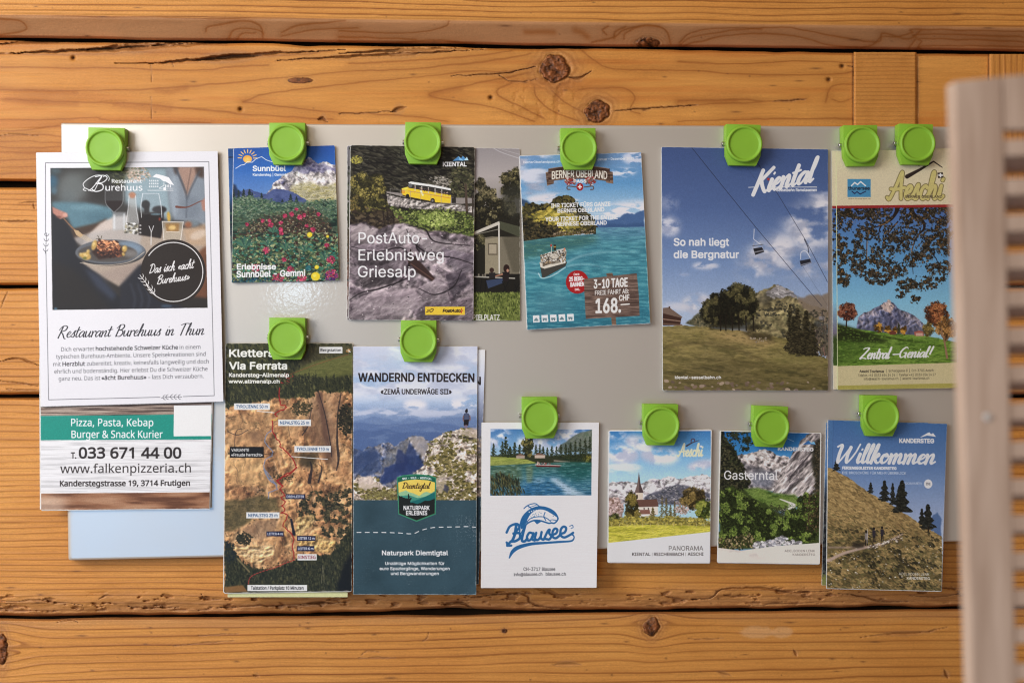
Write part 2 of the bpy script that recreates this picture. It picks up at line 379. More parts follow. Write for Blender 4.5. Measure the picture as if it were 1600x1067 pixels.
def f_second(X, Y):
    fib = fbm(X / 60, Y / 2.2, 217, 3) - 0.5; mot = fbm(X / 160, Y / 50, 219, 4) - 0.5
    C = BASE[None] * (1 + 0.22 * fib[:, None] + 0.40 * mot[:, None] * np.array([0.6, 1.0, 1.5]))
    D = 0.0006 * fib + 0.0016 * mot
    C = C * (1 - 0.22 * sstep(0.5, 0.75, fbm(X / 300, Y / 14, 230, 3))[:, None] * np.array([0.5, 1, 1.2]))
    lines_on(C, D, X, Y, [
        [(-20, 104), (60, 106), (180, 107), (310, 110), (360, 105), (420, 102)], [(-20, 140), (110, 142), (240, 139), (330, 132), (430, 123), (540, 113), (640, 108), (760, 96), (830, 84)],
        [(-20, 154), (60, 158), (130, 160), (200, 162), (300, 170), (400, 180), (520, 187)],
        [(545, 100), (640, 95), (740, 88), (800, 80)], [(380, 160), (410, 148), (470, 140), (545, 131), (660, 120), (740, 112), (800, 112), (835, 104)],
        [(380, 160), (430, 166), (520, 175), (640, 182), (700, 190)],
        [(835, 190), (770, 168), (720, 160), (672, 150), (690, 142), (760, 128), (830, 114)],
        [(850, 185), (815, 168), (782, 152), (778, 140), (800, 130)], [(905, 190), (860, 172), (838, 150), (835, 135)],
        [(940, 190), (890, 165), (862, 142)], [(910, 80), (930, 96), (960, 108), (1060, 110), (1180, 117), (1300, 116), (1335, 112)],
        [(905, 140), (940, 138), (975, 138), (992, 152), (985, 172), (1000, 178)], [(1060, 97), (1150, 100), (1250, 96), (1335, 98)],
        [(1060, 158), (1150, 156), (1210, 158), (1260, 154)], [(1060, 166), (1130, 162), (1190, 160)],
        [(1060, 190), (1120, 188), (1200, 186), (1335, 186)], [(1290, 160), (1300, 136), (1335, 132)], [(1300, 155), (1315, 160), (1335, 153)],
        [(0, 188), (60, 188), (150, 184), (170, 188), (330, 193)], [(-20, 84), (100, 86), (250, 82), (420, 88), (520, 80)], [(100, 196), (30, 205), (-10, 204)],
        [(-10, 222), (40, 221), (100, 224)], [(-10, 238), (100, 239)], [(-10, 252), (50, 249), (100, 251)], [(-10, 262), (100, 260)], [(-10, 272), (60, 270), (100, 273)],
        [(-10, 213), (60, 211), (100, 214)], [(-10, 230), (60, 231), (100, 229)],
    ], width=1.7, a=0.78, one_side=4.0)
    lines_on(C, D, X, Y, [[(0, 138), (30, 142), (70, 143), (120, 145)], [(10, 156), (60, 160), (120, 163)], [(245, 141), (265, 143), (290, 138)], [(180, 162), (215, 168), (265, 170)],
                          [(675, 150), (690, 144), (720, 138)], [(1060, 160), (1110, 159), (1150, 157)]], col=LATE * 1.15, width=5, a=0.5)
    knot_on(C, D, X, Y, 866, 108, 24, 22, seed=241)
    knot_on(C, D, X, Y, 933, 174, 20, 18, seed=242)
    knot_on(C, D, X, Y, 470, 126, 20, 5, seed=243, soft=0.3)
    cracks_on(C, D, X, Y, [
        ([(-20, 70), (60, 66), (170, 65)], 3.5, 0.006), ([(-20, 84), (120, 80), (240, 74), (330, 68), (420, 62)], 4.0, 0.007), ([(120, 78), (200, 73), (260, 70), (300, 67)], 4.5, 0.007),
        ([(180, 100), (250, 98), (320, 92), (420, 84), (540, 78)], 3.0, 0.006), ([(300, 96), (360, 90), (412, 88)], 4.5, 0.006),
        ([(430, 95), (520, 90), (640, 84), (760, 78)], 3.2, 0.005), ([(530, 84), (640, 78), (720, 76)], 3.5, 0.006),
        ([(705, 119), (790, 114), (838, 104)], 1.4, 0.003), ([(955, 174), (1010, 170), (1090, 165)], 1.6, 0.004), ([(530, 178), (580, 176), (620, 174)], 1.2, 0.003),
        ([(612, 176), (625, 170), (635, 168)], 3.2, 0.003), ([(1208, 159), (1240, 157), (1258, 156)], 1.3, 0.002), ([(495, 188), (505, 186), (512, 191)], 3.2, 0.003),
        ([(-10, 214), (20, 211), (60, 212)], 0.8, 0.001), ([(885, 120), (905, 122), (925, 112)], 2.2, 0.003), ([(780, 118), (800, 128), (840, 125)], 1.2, 0.002),
        ([(236, 103), (237, 128)], 0.5, 0.0006), ([(236, 152), (237, 186)], 0.5, 0.0006), ([(269, 98), (271, 104)], 0.6, 0.0005), ([(1325, 104), (1333, 106), (1334, 120)], 1.2, 0.002), ([(1332.5, 60), (1333, 130), (1333, 200)], 1.3, 0.0025), ([(1434, 60), (1433.5, 130), (1434, 200)], 1.3, 0.0025), ([(1544.5, 60), (1545, 130), (1545, 200)], 1.2, 0.0025)], seed=3)
    rg = sstep(0.62, 0.8, ridged(X / 26, Y / 20, 260, 3)) * np.exp(-((X - 850) / 60) ** 2 - ((Y - 150) / 40) ** 2) * 0.5
    C *= (1 - rg[:, None] * np.array([0.35, 0.5, 0.6])); D -= 0.001 * rg
    specks(C, X, Y, 30, 6, (0, 95, 1600, 195), 1.7)
    for hx, hy in ((115, 91), (376, 171), (1316, 104), (1295, 125), (767, 153)):
        g = np.exp(-((X - hx) / 3.2) ** 2 - ((Y - hy) / 3.0) ** 2); C = C * (1 - 0.9 * g[:, None]) + GOUGE * 0.5 * g[:, None]; D -= 0.003 * g
    return C, D
beam([(XD, axis([(66, 200, 1.05)])), (XL, axis([(200, 288, 1.1)]))], j1b, j2, f_second, rad=4)

def f_mid(seed, per, cr):
    def f(X, Y):
        C, D = grain(X, Y, seed, per, amp=5, strength=0.6)
        cracks_on(C, D, X, Y, cr, seed=seed)
        specks(C, X, Y, 14, seed, (0, 290, 100, 960), 2)
        return C, D
    return f
beam([(XL, axis([(290, 447, 1.05)]))], j2b, j3, f_mid(301, 9, [([(-5, 345), (30, 347), (62, 344)], 1.8, .002), ([(30, 318), (60, 316)], 1.2, .001), ([(52, 318), (54, 326)], 1.4, .001)]), rad=4)
beam([(XL, axis([(449, 619, 1.05)]))], j3b, j4, f_mid(302, 11, [([(0, 565), (30, 560), (60, 571)], 2.2, .003), ([(2, 480), (12, 455)], .8, .001), ([(0, 595), (60, 602)], 1.4, .002), ([(10, 608), (60, 610)], 1.6, .002)]), rad=4)

def f_fourth(X, Y):
    C, D = grain(X, Y, 401, 10.0, amp=9, lx=600, strength=0.62)
    e = j5(X) - Y                                     # chipped waney lower edge
    band = sstep(44, 6, e + 26 * (fbm(X / 70, Y / 40, 410, 3) - 0.5))
    chip = fbm(X / 36, Y / 9, 411, 4)
    C = C * (1 - 0.55 * band[:, None]) + (PINK * 0.85)[None] * (0.7 + 0.6 * chip[:, None]) * 0.55 * band[:, None]
    pit = sstep(0.60, 0.72, fbm(X / 20, Y / 6, 412, 4)) * sstep(40, 25, e) * sstep(3, 10, e)
    C = C * (1 - 0.55 * pit[:, None]) + GOUGE * 1.4 * 0.55 * pit[:, None]
    D = D - 0.006 * band * sstep(30, 0, e) + 0.0035 * (chip - 0.5) * band - 0.0025 * pit
    cracks_on(C, D, X, Y, [
        ([(340, 949), (400, 946), (470, 944), (545, 940)], 2.2, .003), ([(200, 947), (240, 949), (280, 949)], 2.2, .003), ([(155, 934), (165, 930), (176, 931)], 1.8, .002),
        ([(470, 944), (500, 940), (530, 942)], 3.4, .004), ([(745, 932), (800, 926), (824, 930), (828, 940), (850, 948), (890, 950)], 2.2, .003), ([(690, 944), (720, 942), (740, 950)], 4, .005),
        ([(1065, 936), (1110, 934), (1128, 920), (1180, 918), (1240, 925), (1300, 922)], 2.0, .003), ([(1310, 926), (1350, 932), (1380, 940), (1420, 938)], 2.4, .003), ([(1420, 930), (1470, 932), (1500, 928)], 1.6, .002),
        ([(1170, 945), (1220, 943), (1280, 942)], 1.6, .002), ([(315, 928), (320, 935), (345, 936)], 1.4, .002), ([(10, 940), (60, 938), (130, 945)], 1.4, .002)], seed=21)
    specks(C, X, Y, 40, 9, (0, 880, 1600, 955), 2.0)
    return C, D
beam([(XL, axis([(621, 846, 1.3)])), (XD, axis([(846, 964, 1.05)]))], j4b, j5, f_fourth, rad=4, bot_drop=0.010)

def f_bottom(X, Y):
    kn = [(1018, 978, 14), (0, 1012, 16)]
    C, D = grain(X, Y, 501, 13.5, amp=10, lx=520, strength=0.72, knots=kn, slope=0.012)
    knot_on(C, D, X, Y, 1018, 978, 12, 15, seed=511); knot_on(C, D, X, Y, 3, 1014, 9, 24, seed=512); knot_on(C, D, X, Y, 788, 985, 5, 4, seed=513, soft=.6)
    cracks_on(C, D, X, Y, [([(90, 971), (110, 969), (122, 971)], 2.0, .002), ([(310, 992), (350, 990), (372, 989)], 1.0, .001), ([(270, 1008), (330, 1003), (365, 1000)], 1.0, .001),
        ([(660, 1000), (668, 996), (670, 988)], 1.0, .001), ([(560, 1027), (590, 1027), (618, 1027)], 1.0, .001), ([(565, 1022), (575, 1016), (592, 1018)], .9, .001), ([(860, 1038), (885, 1036), (908, 1037)], 3.2, .001),
        ([(1240, 1015), (1245, 1025)], 3.0, .002), ([(1345, 995), (1390, 990), (1440, 988), (1480, 980)], 2.2, .002), ([(1120, 1050), (1142, 1055)], 2.0, .001), ([(1475, 1045), (1482, 1060)], 4, .002),
        ([(395, 1053), (405, 1056)], 3.0, .002), ([(1075, 998), (1130, 996)], 1.2, .001)], seed=31)
    for bx, by, rx, ry in ((1180, 987, 30, 11), (1222, 988, 18, 10)):     # pale scraped patch
        g = sstep(1.1, 0.7, np.hypot((X - bx) / rx, (Y - by) / ry) + 0.5 * (fbm(X / 12, Y / 12, 520, 3) - 0.5)) * 0.55
        C = C * (1 - g[:, None]) + np.array([0.70, 0.40, 0.18]) * g[:, None]
    band = sstep(26, 2, (Y - j5b(X)) + 18 * (fbm(X / 90, Y / 14, 530, 3) - 0.5)) * 0.4
    C = C * (1 - band[:, None]) + PINK * 0.8 * band[:, None]
    specks(C, X, Y, 45, 10, (0, 970, 1600, 1066), 1.8)
    return C, D
beam([(XD, axis([(966, 1075, 1.05), (1075, 1330, 12)]))], j5b, lambda x: 1330 + 0 * x, f_bottom, bot_drop=0, rad=4)

def block(x0, x1, y0, y1, seed, vert, depth):
    """end block let into the second beam"""
    xs = axis([(x0, x1, 1.3)]); ys = axis([(y0, y1, 1.05)])
    X, Y = [a.ravel() for a in np.meshgrid(xs, ys)]
    if vert: C, D = grain(Y * 1.0, X, seed, 9, amp=4, strength=0.6)
    else: C, D = grain(X, Y, seed, 6.4, amp=4, lx=200, strength=0.42)
    C = C * np.array([0.94, 0.93, 0.95])
    e = np.minimum(X - x0, x1 - X)
    D = 0.0012 * (fbm(X / 30, Y / 50, seed + 4, 3) - .5) + depth + D - 0.0028 * (1 - np.clip(e / 2.0, 0, 1) ** .5)
    me = np_mesh('end_block', P(X, Y, D), grid_faces(len(ys), len(xs)), np.clip(C, .004, .9)); link('end_block', me, M_WOOD, wall)
block(1334, 1432, 82, 284, 601, False, 0.0034)
block(1546, 1640, 85, 284, 602, True, 0.0040)
mb = MB()
c = [P(-430, -230, -0.03), P(2060, -230, -0.03), P(2060, 1340, -0.03), P(-430, 1340, -0.03)]
mb.prism(c, [p + np.array([0, .02, 0]) for p in c]); mb.build('core', M_DARK, wall)

# ================================================================== sheet metal notice board
D0 = 0.013
mb_m, t, b = new_mat('lacquered_steel')
b.inputs['Base Color'].default_value = (0.62, 0.575, 0.505, 1); b.inputs['Metallic'].default_value = 0.42; b.inputs['Specular IOR Level'].default_value = 0.4
b.inputs['Roughness'].default_value = 0.40; b.inputs['Coat Weight'].default_value = 0.5; b.inputs['Coat Roughness'].default_value = 0.10
tc = t.nodes.new('ShaderNodeTexCoord')
n = t.nodes.new('ShaderNodeTexNoise'); n.inputs['Scale'].default_value = 330; n.inputs['Detail'].default_value = 1.5
t.links.new(tc.outputs['Object'], n.inputs['Vector'])
u = t.nodes.new('ShaderNodeBump'); u.inputs['Strength'].default_value = 0.30; u.inputs['Distance'].default_value = 0.0002
t.links.new(n.outputs['Fac'], u.inputs['Height']); t.links.new(u.outputs['Normal'], b.inputs['Coat Normal'])
u2 = t.nodes.new('ShaderNodeBump'); u2.inputs['Strength'].default_value = 0.12; u2.inputs['Distance'].default_value = 0.0002
t.links.new(n.outputs['Fac'], u2.inputs['Height']); t.links.new(u2.outputs['Normal'], b.inputs['Normal'])
n3 = t.nodes.new('ShaderNodeTexNoise'); n3.inputs['Scale'].default_value = 9; n3.inputs['Detail'].default_value = 6
t.links.new(tc.outputs['Object'], n3.inputs['Vector'])
mr = t.nodes.new('ShaderNodeMapRange'); mr.inputs[3].default_value = 0.32; mr.inputs[4].default_value = 0.50
t.links.new(n3.outputs['Fac'], mr.inputs[0]); t.links.new(mr.outputs[0], b.inputs['Roughness'])

def round_rect(corners, r, n=6):
    """corner points clockwise in photo px, radius px -> outline"""
    q = np.asarray(corners, float); out = []
    for i in range(4):
        p, a, c2 = q[i], q[i - 1], q[(i + 1) % 4]
        ua = (a - p) / np.linalg.norm(a - p); uc = (c2 - p) / np.linalg.norm(c2 - p)
        for k in range(n + 1):
            th = k / n * math.pi / 2
            out.append(p + ua * r * (1 - math.sin(th)) + uc * r * (1 - math.cos(th)))
    return np.array(out)
def shrink(ring, m):
    c = ring.mean(0); d = ring - c
    return ring - np.sign(d) * np.minimum(np.abs(d) * 0.5, m)
BOARD = [(95, 192.5), (1532, 198.5), (1540, 844.5), (107, 875)]
r0 = round_rect(BOARD, 4)
mb = MB()
mb.rings([P(*r0.T, 0.002), P(*r0.T, D0 - 0.0016), P(*shrink(r0, 0.7).T, D0 - 0.0007), P(*shrink(r0, 2.0).T, D0 - 0.0001), P(*shrink(r0, 3.6).T, D0)], cap0=True)
bo = empty('notice_board', P(820, 535, D0))
tag(bo, 'wide plain sheet metal magnetic board with a cool sheen on the timber wall', 'notice board')
mb.build('sheet', mb_m, bo, smooth=True)

# ================================================================== louvred shutter in the foreground
SH = 0.352
M_LIMED = None
m, t, b = new_mat('limed_wood')
tc = t.nodes.new('ShaderNodeTexCoord'); mp = t.nodes.new('ShaderNodeMapping'); mp.inputs['Scale'].default_value = (75, 75, 6)
t.links.new(tc.outputs['Object'], mp.inputs['Vector'])
n = t.nodes.new('ShaderNodeTexNoise'); n.inputs['Scale'].default_value = 1.6; n.inputs['Detail'].default_value = 6; n.inputs['Distortion'].default_value = 0.6
t.links.new(mp.outputs[0], n.inputs['Vector'])
r = t.nodes.new('ShaderNodeValToRGB'); r.color_ramp.elements[0].position = 0.25; r.color_ramp.elements[1].position = 0.8
r.color_ramp.elements[0].color = (0.39, 0.262, 0.185, 1); r.color_ramp.elements[1].color = (0.66, 0.50, 0.385, 1)
t.links.new(n.outputs['Fac'], r.inputs['Fac']); t.links.new(r.outputs['Color'], b.inputs['Base Color'])
b.inputs['Roughness'].default_value = 0.7; b.inputs['Specular IOR Level'].default_value = 0.25
M_LIMED = m
sh = empty('louvred_shutter', P(1700, 1250, SH))
tag(sh, 'pale limed wooden louvred shutter standing close in front of the board', 'shutter')
TH = np.array([0, 0.022, 0])
def slab(name, q, d, th, mat, parent, bevel=0.0012):
    mb = MB(); f = [P(x, y, d) for x, y in q]; mb.prism(f, [p + np.array([0, th, 0]) for p in f]); return mb.build(name, mat, parent, bevel=bevel)
def stile_in(y): return 1569 + (y - 200) * 0.0235
slab('stile', [(1491, 127), (1567, 119), (stile_in(1320), 1320), (1526, 1320)], SH, 0.009, M_LIMED, sh)
slab('rail', [(1567.4, 119), (1900, 88), (1900, 203), (1569, 203)], SH - 0.0004, 0.0084, M_LIMED, sh)
slab('stile', [(1900.4, 87), (1990, 79), (2030, 1320), (1930, 1320)], SH, 0.009, M_LIMED, sh)
ytop = [218, 279, 336, 395, 453, 512, 571, 630, 690, 748, 805, 863, 921, 979, 1037, 1095, 1153, 1211, 1269]
for k, y in enumerate(ytop):
    xl = stile_in(y) - 3
    h = 26
    a = [P(xl, y, SH - 0.0006), P(1915, y - 12, SH - 0.0006), P(1915, y + h - 12, SH - 0.0006), P(xl, y + h, SH - 0.0006)]
    back = np.array([0, 0.020, -0.0065])
    mb = MB(); mb.prism(a, [p + back for p in a]); mb.build('slat', M_LIMED, sh, bevel=0.0006)
mb = MB(); ce = P(1543, 651, SH + 0.0003)
ring = lambda rr, dd: [ce + np.array([rr * math.cos(t_), -dd, rr * math.sin(t_)]) for t_ in np.linspace(0, 2 * math.pi, 16, endpoint=False)]
mb.rings([ring(.0021, 0), ring(.0019, .0005), ring(.001, .0009)], cap0=True); mb.build('screw', M_ZINC, sh, smooth=True)
# ================================================================== printing: covers are painted row by row into their own vertices
RES = 1.75               # vertices per photo pixel
def homog(src, dst):
    A = []; B = []
    for (x, y), (X, Y) in zip(src, dst):
        A += [[x, y, 1, 0, 0, 0, -X * x, -X * y], [0, 0, 0, x, y, 1, -Y * x, -Y * y]]; B += [X, Y]
    return np.append(np.linalg.solve(np.array(A, float), np.array(B, float)), 1).reshape(3, 3)
def happly(H, p):
    p = np.asarray(p, float); q = np.c_[p, np.ones(len(p))] @ H.T
    return q[:, :2] / q[:, 2:]
def blur(a, r):
    if r <= 0.2: return a
    n = max(1, int(math.ceil(r * 2.5))); k = np.exp(-np.arange(-n, n + 1) ** 2 / (2.0 * r * r)); k /= k.sum()
    pad = [(n, n), (n, n)] + [(0, 0)] * (a.ndim - 2)
    p = np.pad(a, pad, mode='edge'); t = sum(k[i] * p[i:i + a.shape[0]] for i in range(2 * n + 1))
    return sum(k[i] * t[:, i:i + a.shape[1]] for i in range(2 * n + 1))
FONTS = {}
FDIR = os.path.join(bpy.utils.system_resource('DATAFILES') or '', 'fonts')
def font(key):
    if key not in FONTS:
        f = None
        try:
            if key == 'i': f = bpy.data.fonts.load(os.path.join(FDIR, 'Inter.woff2'))
            elif key == 'n': f = bpy.data.fonts.load(os.path.join(FDIR, 'NotoSansHebrew-Regular.woff2'))
            elif key == 'm': f = bpy.data.fonts.load(os.path.join(FDIR, 'DejaVuSansMono.woff2'))
        except Exception: f = None
        FONTS[key] = f
    return FONTS[key]
_tc = {}
def outline(s, key):
    """edges of a line of lettering, in em"""
    if (s, key) in _tc: return _tc[(s, key)]
    c = bpy.data.curves.new('lettering', 'FONT'); c.body = s; c.size = 1.0; c.resolution_u = 4; c.fill_mode = 'NONE'
    f = font(key)
    if f: c.font = f
    o = bpy.data.objects.new('lettering', c); COL.objects.link(o)
    me = o.to_mesh()
    v = np.zeros(len(me.vertices) * 3, np.float32); me.vertices.foreach_get('co', v); v = v.reshape(-1, 3)[:, :2]
    e = np.zeros(len(me.edges) * 2, np.int32); me.edges.foreach_get('vertices', e); e = e.reshape(-1, 2)
    o.to_mesh_clear(); bpy.data.objects.remove(o); bpy.data.curves.remove(c)
    _tc[(s, key)] = (v, e)
    return v, e
CAPH = {}
def caph(key):
    if key not in CAPH:
        v, e = outline('H', key); CAPH[key] = v[:, 1].max() - v[:, 1].min()
    return CAPH[key]

class Canvas:
    def __init__(s, quad, paper=(236, 234, 232), seed=1):
        q = np.asarray(quad, float); s.quad = q
        wpx = 0.5 * (np.linalg.norm(q[1] - q[0]) + np.linalg.norm(q[2] - q[3]))
        hpx = 0.5 * (np.linalg.norm(q[3] - q[0]) + np.linalg.norm(q[2] - q[1]))
        s.W = int(round(wpx * RES)) + 1; s.H = int(round(hpx * RES)) + 1
        s.Hm = homog(q, [(0, 0), (s.W - 1, 0), (s.W - 1, s.H - 1), (0, s.H - 1)])
        s.a = np.ones((s.H, s.W, 3)) * np.array(paper) / 255.0
        s.yy, s.xx = np.mgrid[0:s.H, 0:s.W].astype(float)
        s.rs = np.random.RandomState(seed); s.seed = seed * 1000
        s.zoom(1, 0, 0)
    def zoom(s, k, ox, oy): s.k = k; s.o = np.array([ox, oy], float)
    def T(s, pts): return happly(s.Hm, np.asarray(pts, float).reshape(-1, 2) / s.k + s.o)
    @property
    def u(s): return RES / s.k            # canvas px per zoom px
    def XY(s):
        """zoom coordinates of every vertex (approx., for fields)"""
        if getattr(s, '_xyk', None) != (s.k, tuple(s.o)):
            g = happly(np.linalg.inv(s.Hm), np.c_[s.xx.ravel(), s.yy.ravel()])
            g = (g - s.o) * s.k; s._xy = (g[:, 0].reshape(s.H, s.W), g[:, 1].reshape(s.H, s.W)); s._xyk = (s.k, tuple(s.o))
        return s._xy
    # --- masks
    def _fill(s, V, E, nz=False, dil=0.0):
        SS = 4
        V = (V + 0.5) * SS
        pad = dil * SS + 2
        x0 = int(max(0, math.floor((V[:, 0].min() - pad) / SS))); x1 = int(min(s.W, math.ceil((V[:, 0].max() + pad) / SS) + 1))
        y0 = int(max(0, math.floor((V[:, 1].min() - pad) / SS))); y1 = int(min(s.H, math.ceil((V[:, 1].max() + pad) / SS) + 1))
        if x1 <= x0 or y1 <= y0: return None
        w, h = (x1 - x0) * SS, (y1 - y0) * SS
        P0 = V[E[:, 0]] - np.array([x0, y0]) * SS; P1 = V[E[:, 1]] - np.array([x0, y0]) * SS
        diff = np.zeros((h, w + 1), np.int32)
        for (ax, ay), (bx, by) in zip(P0, P1):
            sg = 1
            if ay > by: ax, ay, bx, by, sg = bx, by, ax, ay, -1
            r0 = max(0, int(math.ceil(ay - 0.5))); r1 = min(h, int(math.ceil(by - 0.5)))
            if r1 <= r0: continue
            r = np.arange(r0, r1); xi = ax + (r + 0.5 - ay) * (bx - ax) / (by - ay)
            np.add.at(diff, (r, np.clip(np.ceil(xi - 0.5), 0, w).astype(int)), sg if nz else 1)
        m = np.cumsum(diff, 1)[:, :w]
        m = (m != 0) if nz else (m % 2 == 1)
        d = dil * SS
        if d >= 0.5:
            out = m.copy(); n = int(math.ceil(d))
            for dy in range(-n, n + 1):
                for dx in range(-n, n + 1):
                    if (dx or dy) and dx * dx + dy * dy <= d * d + 0.3:
                        out[max(0, dy):h + min(0, dy), max(0, dx):w + min(0, dx)] |= m[max(0, -dy):h + min(0, -dy), max(0, -dx):w + min(0, -dx)]
            m = out
        return (slice(y0, y1), slice(x0, x1)), m.reshape(y1 - y0, SS, x1 - x0, SS).mean((1, 3))
    def mpoly(s, pts, soft=0, rough=0, dil=0):
        p = np.asarray(pts, float)
        if rough: p = s.roughen(p, rough)
        v = s.T(p); n = len(v); i = np.arange(n)
        M = np.zeros((s.H, s.W)); r = s._fill(v, np.c_[i, (i + 1) % n], dil=dil)
        if r: M[r[0]] = r[1]
        return blur(M, soft * s.u) if soft else M
    def roughen(s, p, amp, levels=4, closed=True):
        q = list(map(tuple, p))
        if closed: q.append(q[0])
        q = np.array(q)
        for k in range(levels):
            m = 0.5 * (q[1:] + q[:-1]); d = q[1:] - q[:-1]; L = np.hypot(d[:, 0], d[:, 1])
            nrm = np.c_[-d[:, 1], d[:, 0]] / (L[:, None] + 1e-9)
            m = m + nrm * (s.rs.uniform(-1, 1, len(m)) * np.minimum(amp, L * 0.25))[:, None]
            o = np.empty((len(q) + len(m), 2)); o[0::2] = q; o[1::2] = m; q = o; amp *= 0.6
        return q[:-1] if closed else q
    def mell(s, cx, cy, rx, ry, rot=0, soft=0):
        t = np.linspace(0, 2 * math.pi, 40, endpoint=False); c, n = math.cos(rot), math.sin(rot)
        x, y = rx * np.cos(t), ry * np.sin(t)
        return s.mpoly(np.c_[cx + x * c - y * n, cy + x * n + y * c], soft)
    def mline(s, pts, w, smooth=False, soft=0):
        """tapered stroke; w is a width or a list of widths"""
        p = spl(pts, 8) if smooth else np.asarray(pts, float)
        ww = np.interp(np.linspace(0, 1, len(p)), np.linspace(0, 1, len(np.atleast_1d(w))), np.atleast_1d(w)) * s.u
        q = s.T(p); mg = ww.max() + 2
        x0, y0 = np.maximum(np.floor(q.min(0) - mg), 0).astype(int); x1, y1 = np.minimum(np.ceil(q.max(0) + mg) + 1, [s.W, s.H]).astype(int)
        M = np.zeros((s.H, s.W))
        if x1 <= x0 or y1 <= y0: return M
        X, Y = s.xx[y0:y1, x0:x1], s.yy[y0:y1, x0:x1]; B = np.zeros(X.shape)
        for i in range(len(q) - 1):
            (ax, ay), (bx, by) = q[i], q[i + 1]; dx, dy = bx - ax, by - ay
            t = np.clip(((X - ax) * dx + (Y - ay) * dy) / (dx * dx + dy * dy + 1e-9), 0, 1)
            d = np.hypot(X - ax - t * dx, Y - ay - t * dy); r = 0.5 * (ww[i] * (1 - t) + ww[i + 1] * t)
            B = np.maximum(B, np.clip(r - d + 0.5, 0, 1) * np.minimum(1, 2 * r + 0.15))
        M[y0:y1, x0:x1] = B
        return blur(M, soft * s.u) if soft else M
    # --- painting
    def put(s, mask, col, a=1.0):
        m = (mask * a)[..., None] if np.ndim(mask) else mask * a
        c = col if (isinstance(col, np.ndarray) and col.ndim == 3) else np.asarray(col, float)[:3] / 255.0
        s.a = s.a * (1 - m) + c * m
    def poly(s, pts, col, a=1.0, soft=0, rough=0): s.put(s.mpoly(pts, soft, rough), col, a)
    def ell(s, cx, cy, rx, ry, col, a=1.0, rot=0, soft=0): s.put(s.mell(cx, cy, rx, ry, rot, soft), col, a)
    def line(s, pts, w, col, a=1.0, smooth=False, soft=0): s.put(s.mline(pts, w, smooth, soft), col, a)
    def rect(s, x0, y0, x1, y1, col, a=1.0, soft=0): s.poly([(x0, y0), (x1, y0), (x1, y1), (x0, y1)], col, a, soft)
    def vgrad(s, stops):
        X, Y = s.XY(); ys = [q[0] for q in stops]
        return np.stack([np.interp(Y, ys, [q[1][i] / 255.0 for q in stops]) for i in range(3)], -1)
    def fbm(s, sx, sy=None, seed=0, octs=4, rot=0.0):
        X, Y = s.XY(); sy = sy or sx; c, n = math.cos(rot), math.sin(rot)
        return fbm((X * c + Y * n) / sx, (-X * n + Y * c) / sy, s.seed + seed, octs)
    def ridg(s, sx, sy=None, seed=0, octs=4, rot=0.0):
        X, Y = s.XY(); sy = sy or sx; c, n = math.cos(rot), math.sin(rot)
        return ridged((X * c + Y * n) / sx, (-X * n + Y * c) / sy, s.seed + seed, octs)
    def mix(s, f, cols):
        """colour ramp over a 0..1 field"""
        f = np.clip(f, 0, 1); xs = np.linspace(0, 1, len(cols))
        return np.stack([np.interp(f, xs, [c[i] / 255.0 for c in cols]) for i in range(3)], -1)
    def stretch(s, f, lo=0.3, hi=0.7): return np.clip((f - lo) / (hi - lo), 0, 1)
    def rock(s, mask, cols, sx, sy=None, rot=0.0, seed=0, crack=0.6, a=1.0):
        f = 0.55 * s.fbm(sx, sy, seed, 5, rot) + 0.45 * s.ridg(sx * 0.6, (sy or sx) * 0.6, seed + 3, 4, rot)
        g = s.fbm(sx / 6, (sy or sx) / 6, seed + 5, 3, rot)
        c = s.mix(s.stretch(f * 0.84 + g * 0.16, 0.33, 0.70), cols)
        em = 0
        for hh, br, am in ((f, 1.4, 0.17), (f + .5 * g, 0.5, 0.06)):
            gy, gx = np.gradient(blur(hh, br * RES)); e = -(0.8 * gx + 0.6 * gy); em = em + am * np.clip(e / (e.std() + 1e-9), -2, 2)
        c = c * (1 + em)[..., None]
        r = s.ridg(sx * 0.8, (sy or sx) * 0.8, seed + 9, 4, rot)
        c = c * (1 - crack * sstep(0.80, 0.95, r))[..., None]
        s.put(mask, c, a)
    def grass(s, mask, cols, sx=30, sy=8, seed=0, a=1.0, lo=0.3, hi=0.7, rot=0.0):
        f = 0.5 * s.fbm(sx, sy, seed, 4, rot) + 0.3 * s.fbm(sx * 3, sy * 4, seed + 4, 3, rot) + 0.2 * s.fbm(sx / 5, sy / 3, seed + 8, 2, rot)
        gy, gx = np.gradient(f); em = -(0.7 * gx + 0.7 * gy); em = np.clip(em / (em.std() + 1e-9), -2, 2)
        s.put(mask, s.mix(s.stretch(f, lo, hi), cols) * (1 + 0.055 * em)[..., None], a)
    def clouds(s, mask, col, sx, sy, seed=0, thr=0.5, sof=0.18, a=1.0, shade=None):
        f = s.fbm(sx, sy, seed, 5)
        m = sstep(thr - sof * 0.3, thr + sof, f) * mask
        c = np.ones(s.a.shape) * np.asarray(col) / 255.0
        if shade is not None:
            k = sstep(0.35, 0.65, s.fbm(sx * 0.7, sy * 0.7, seed + 21, 4))[..., None]
            c = c * k + np.asarray(shade) / 255.0 * (1 - k)
        s.put(m, c, a)
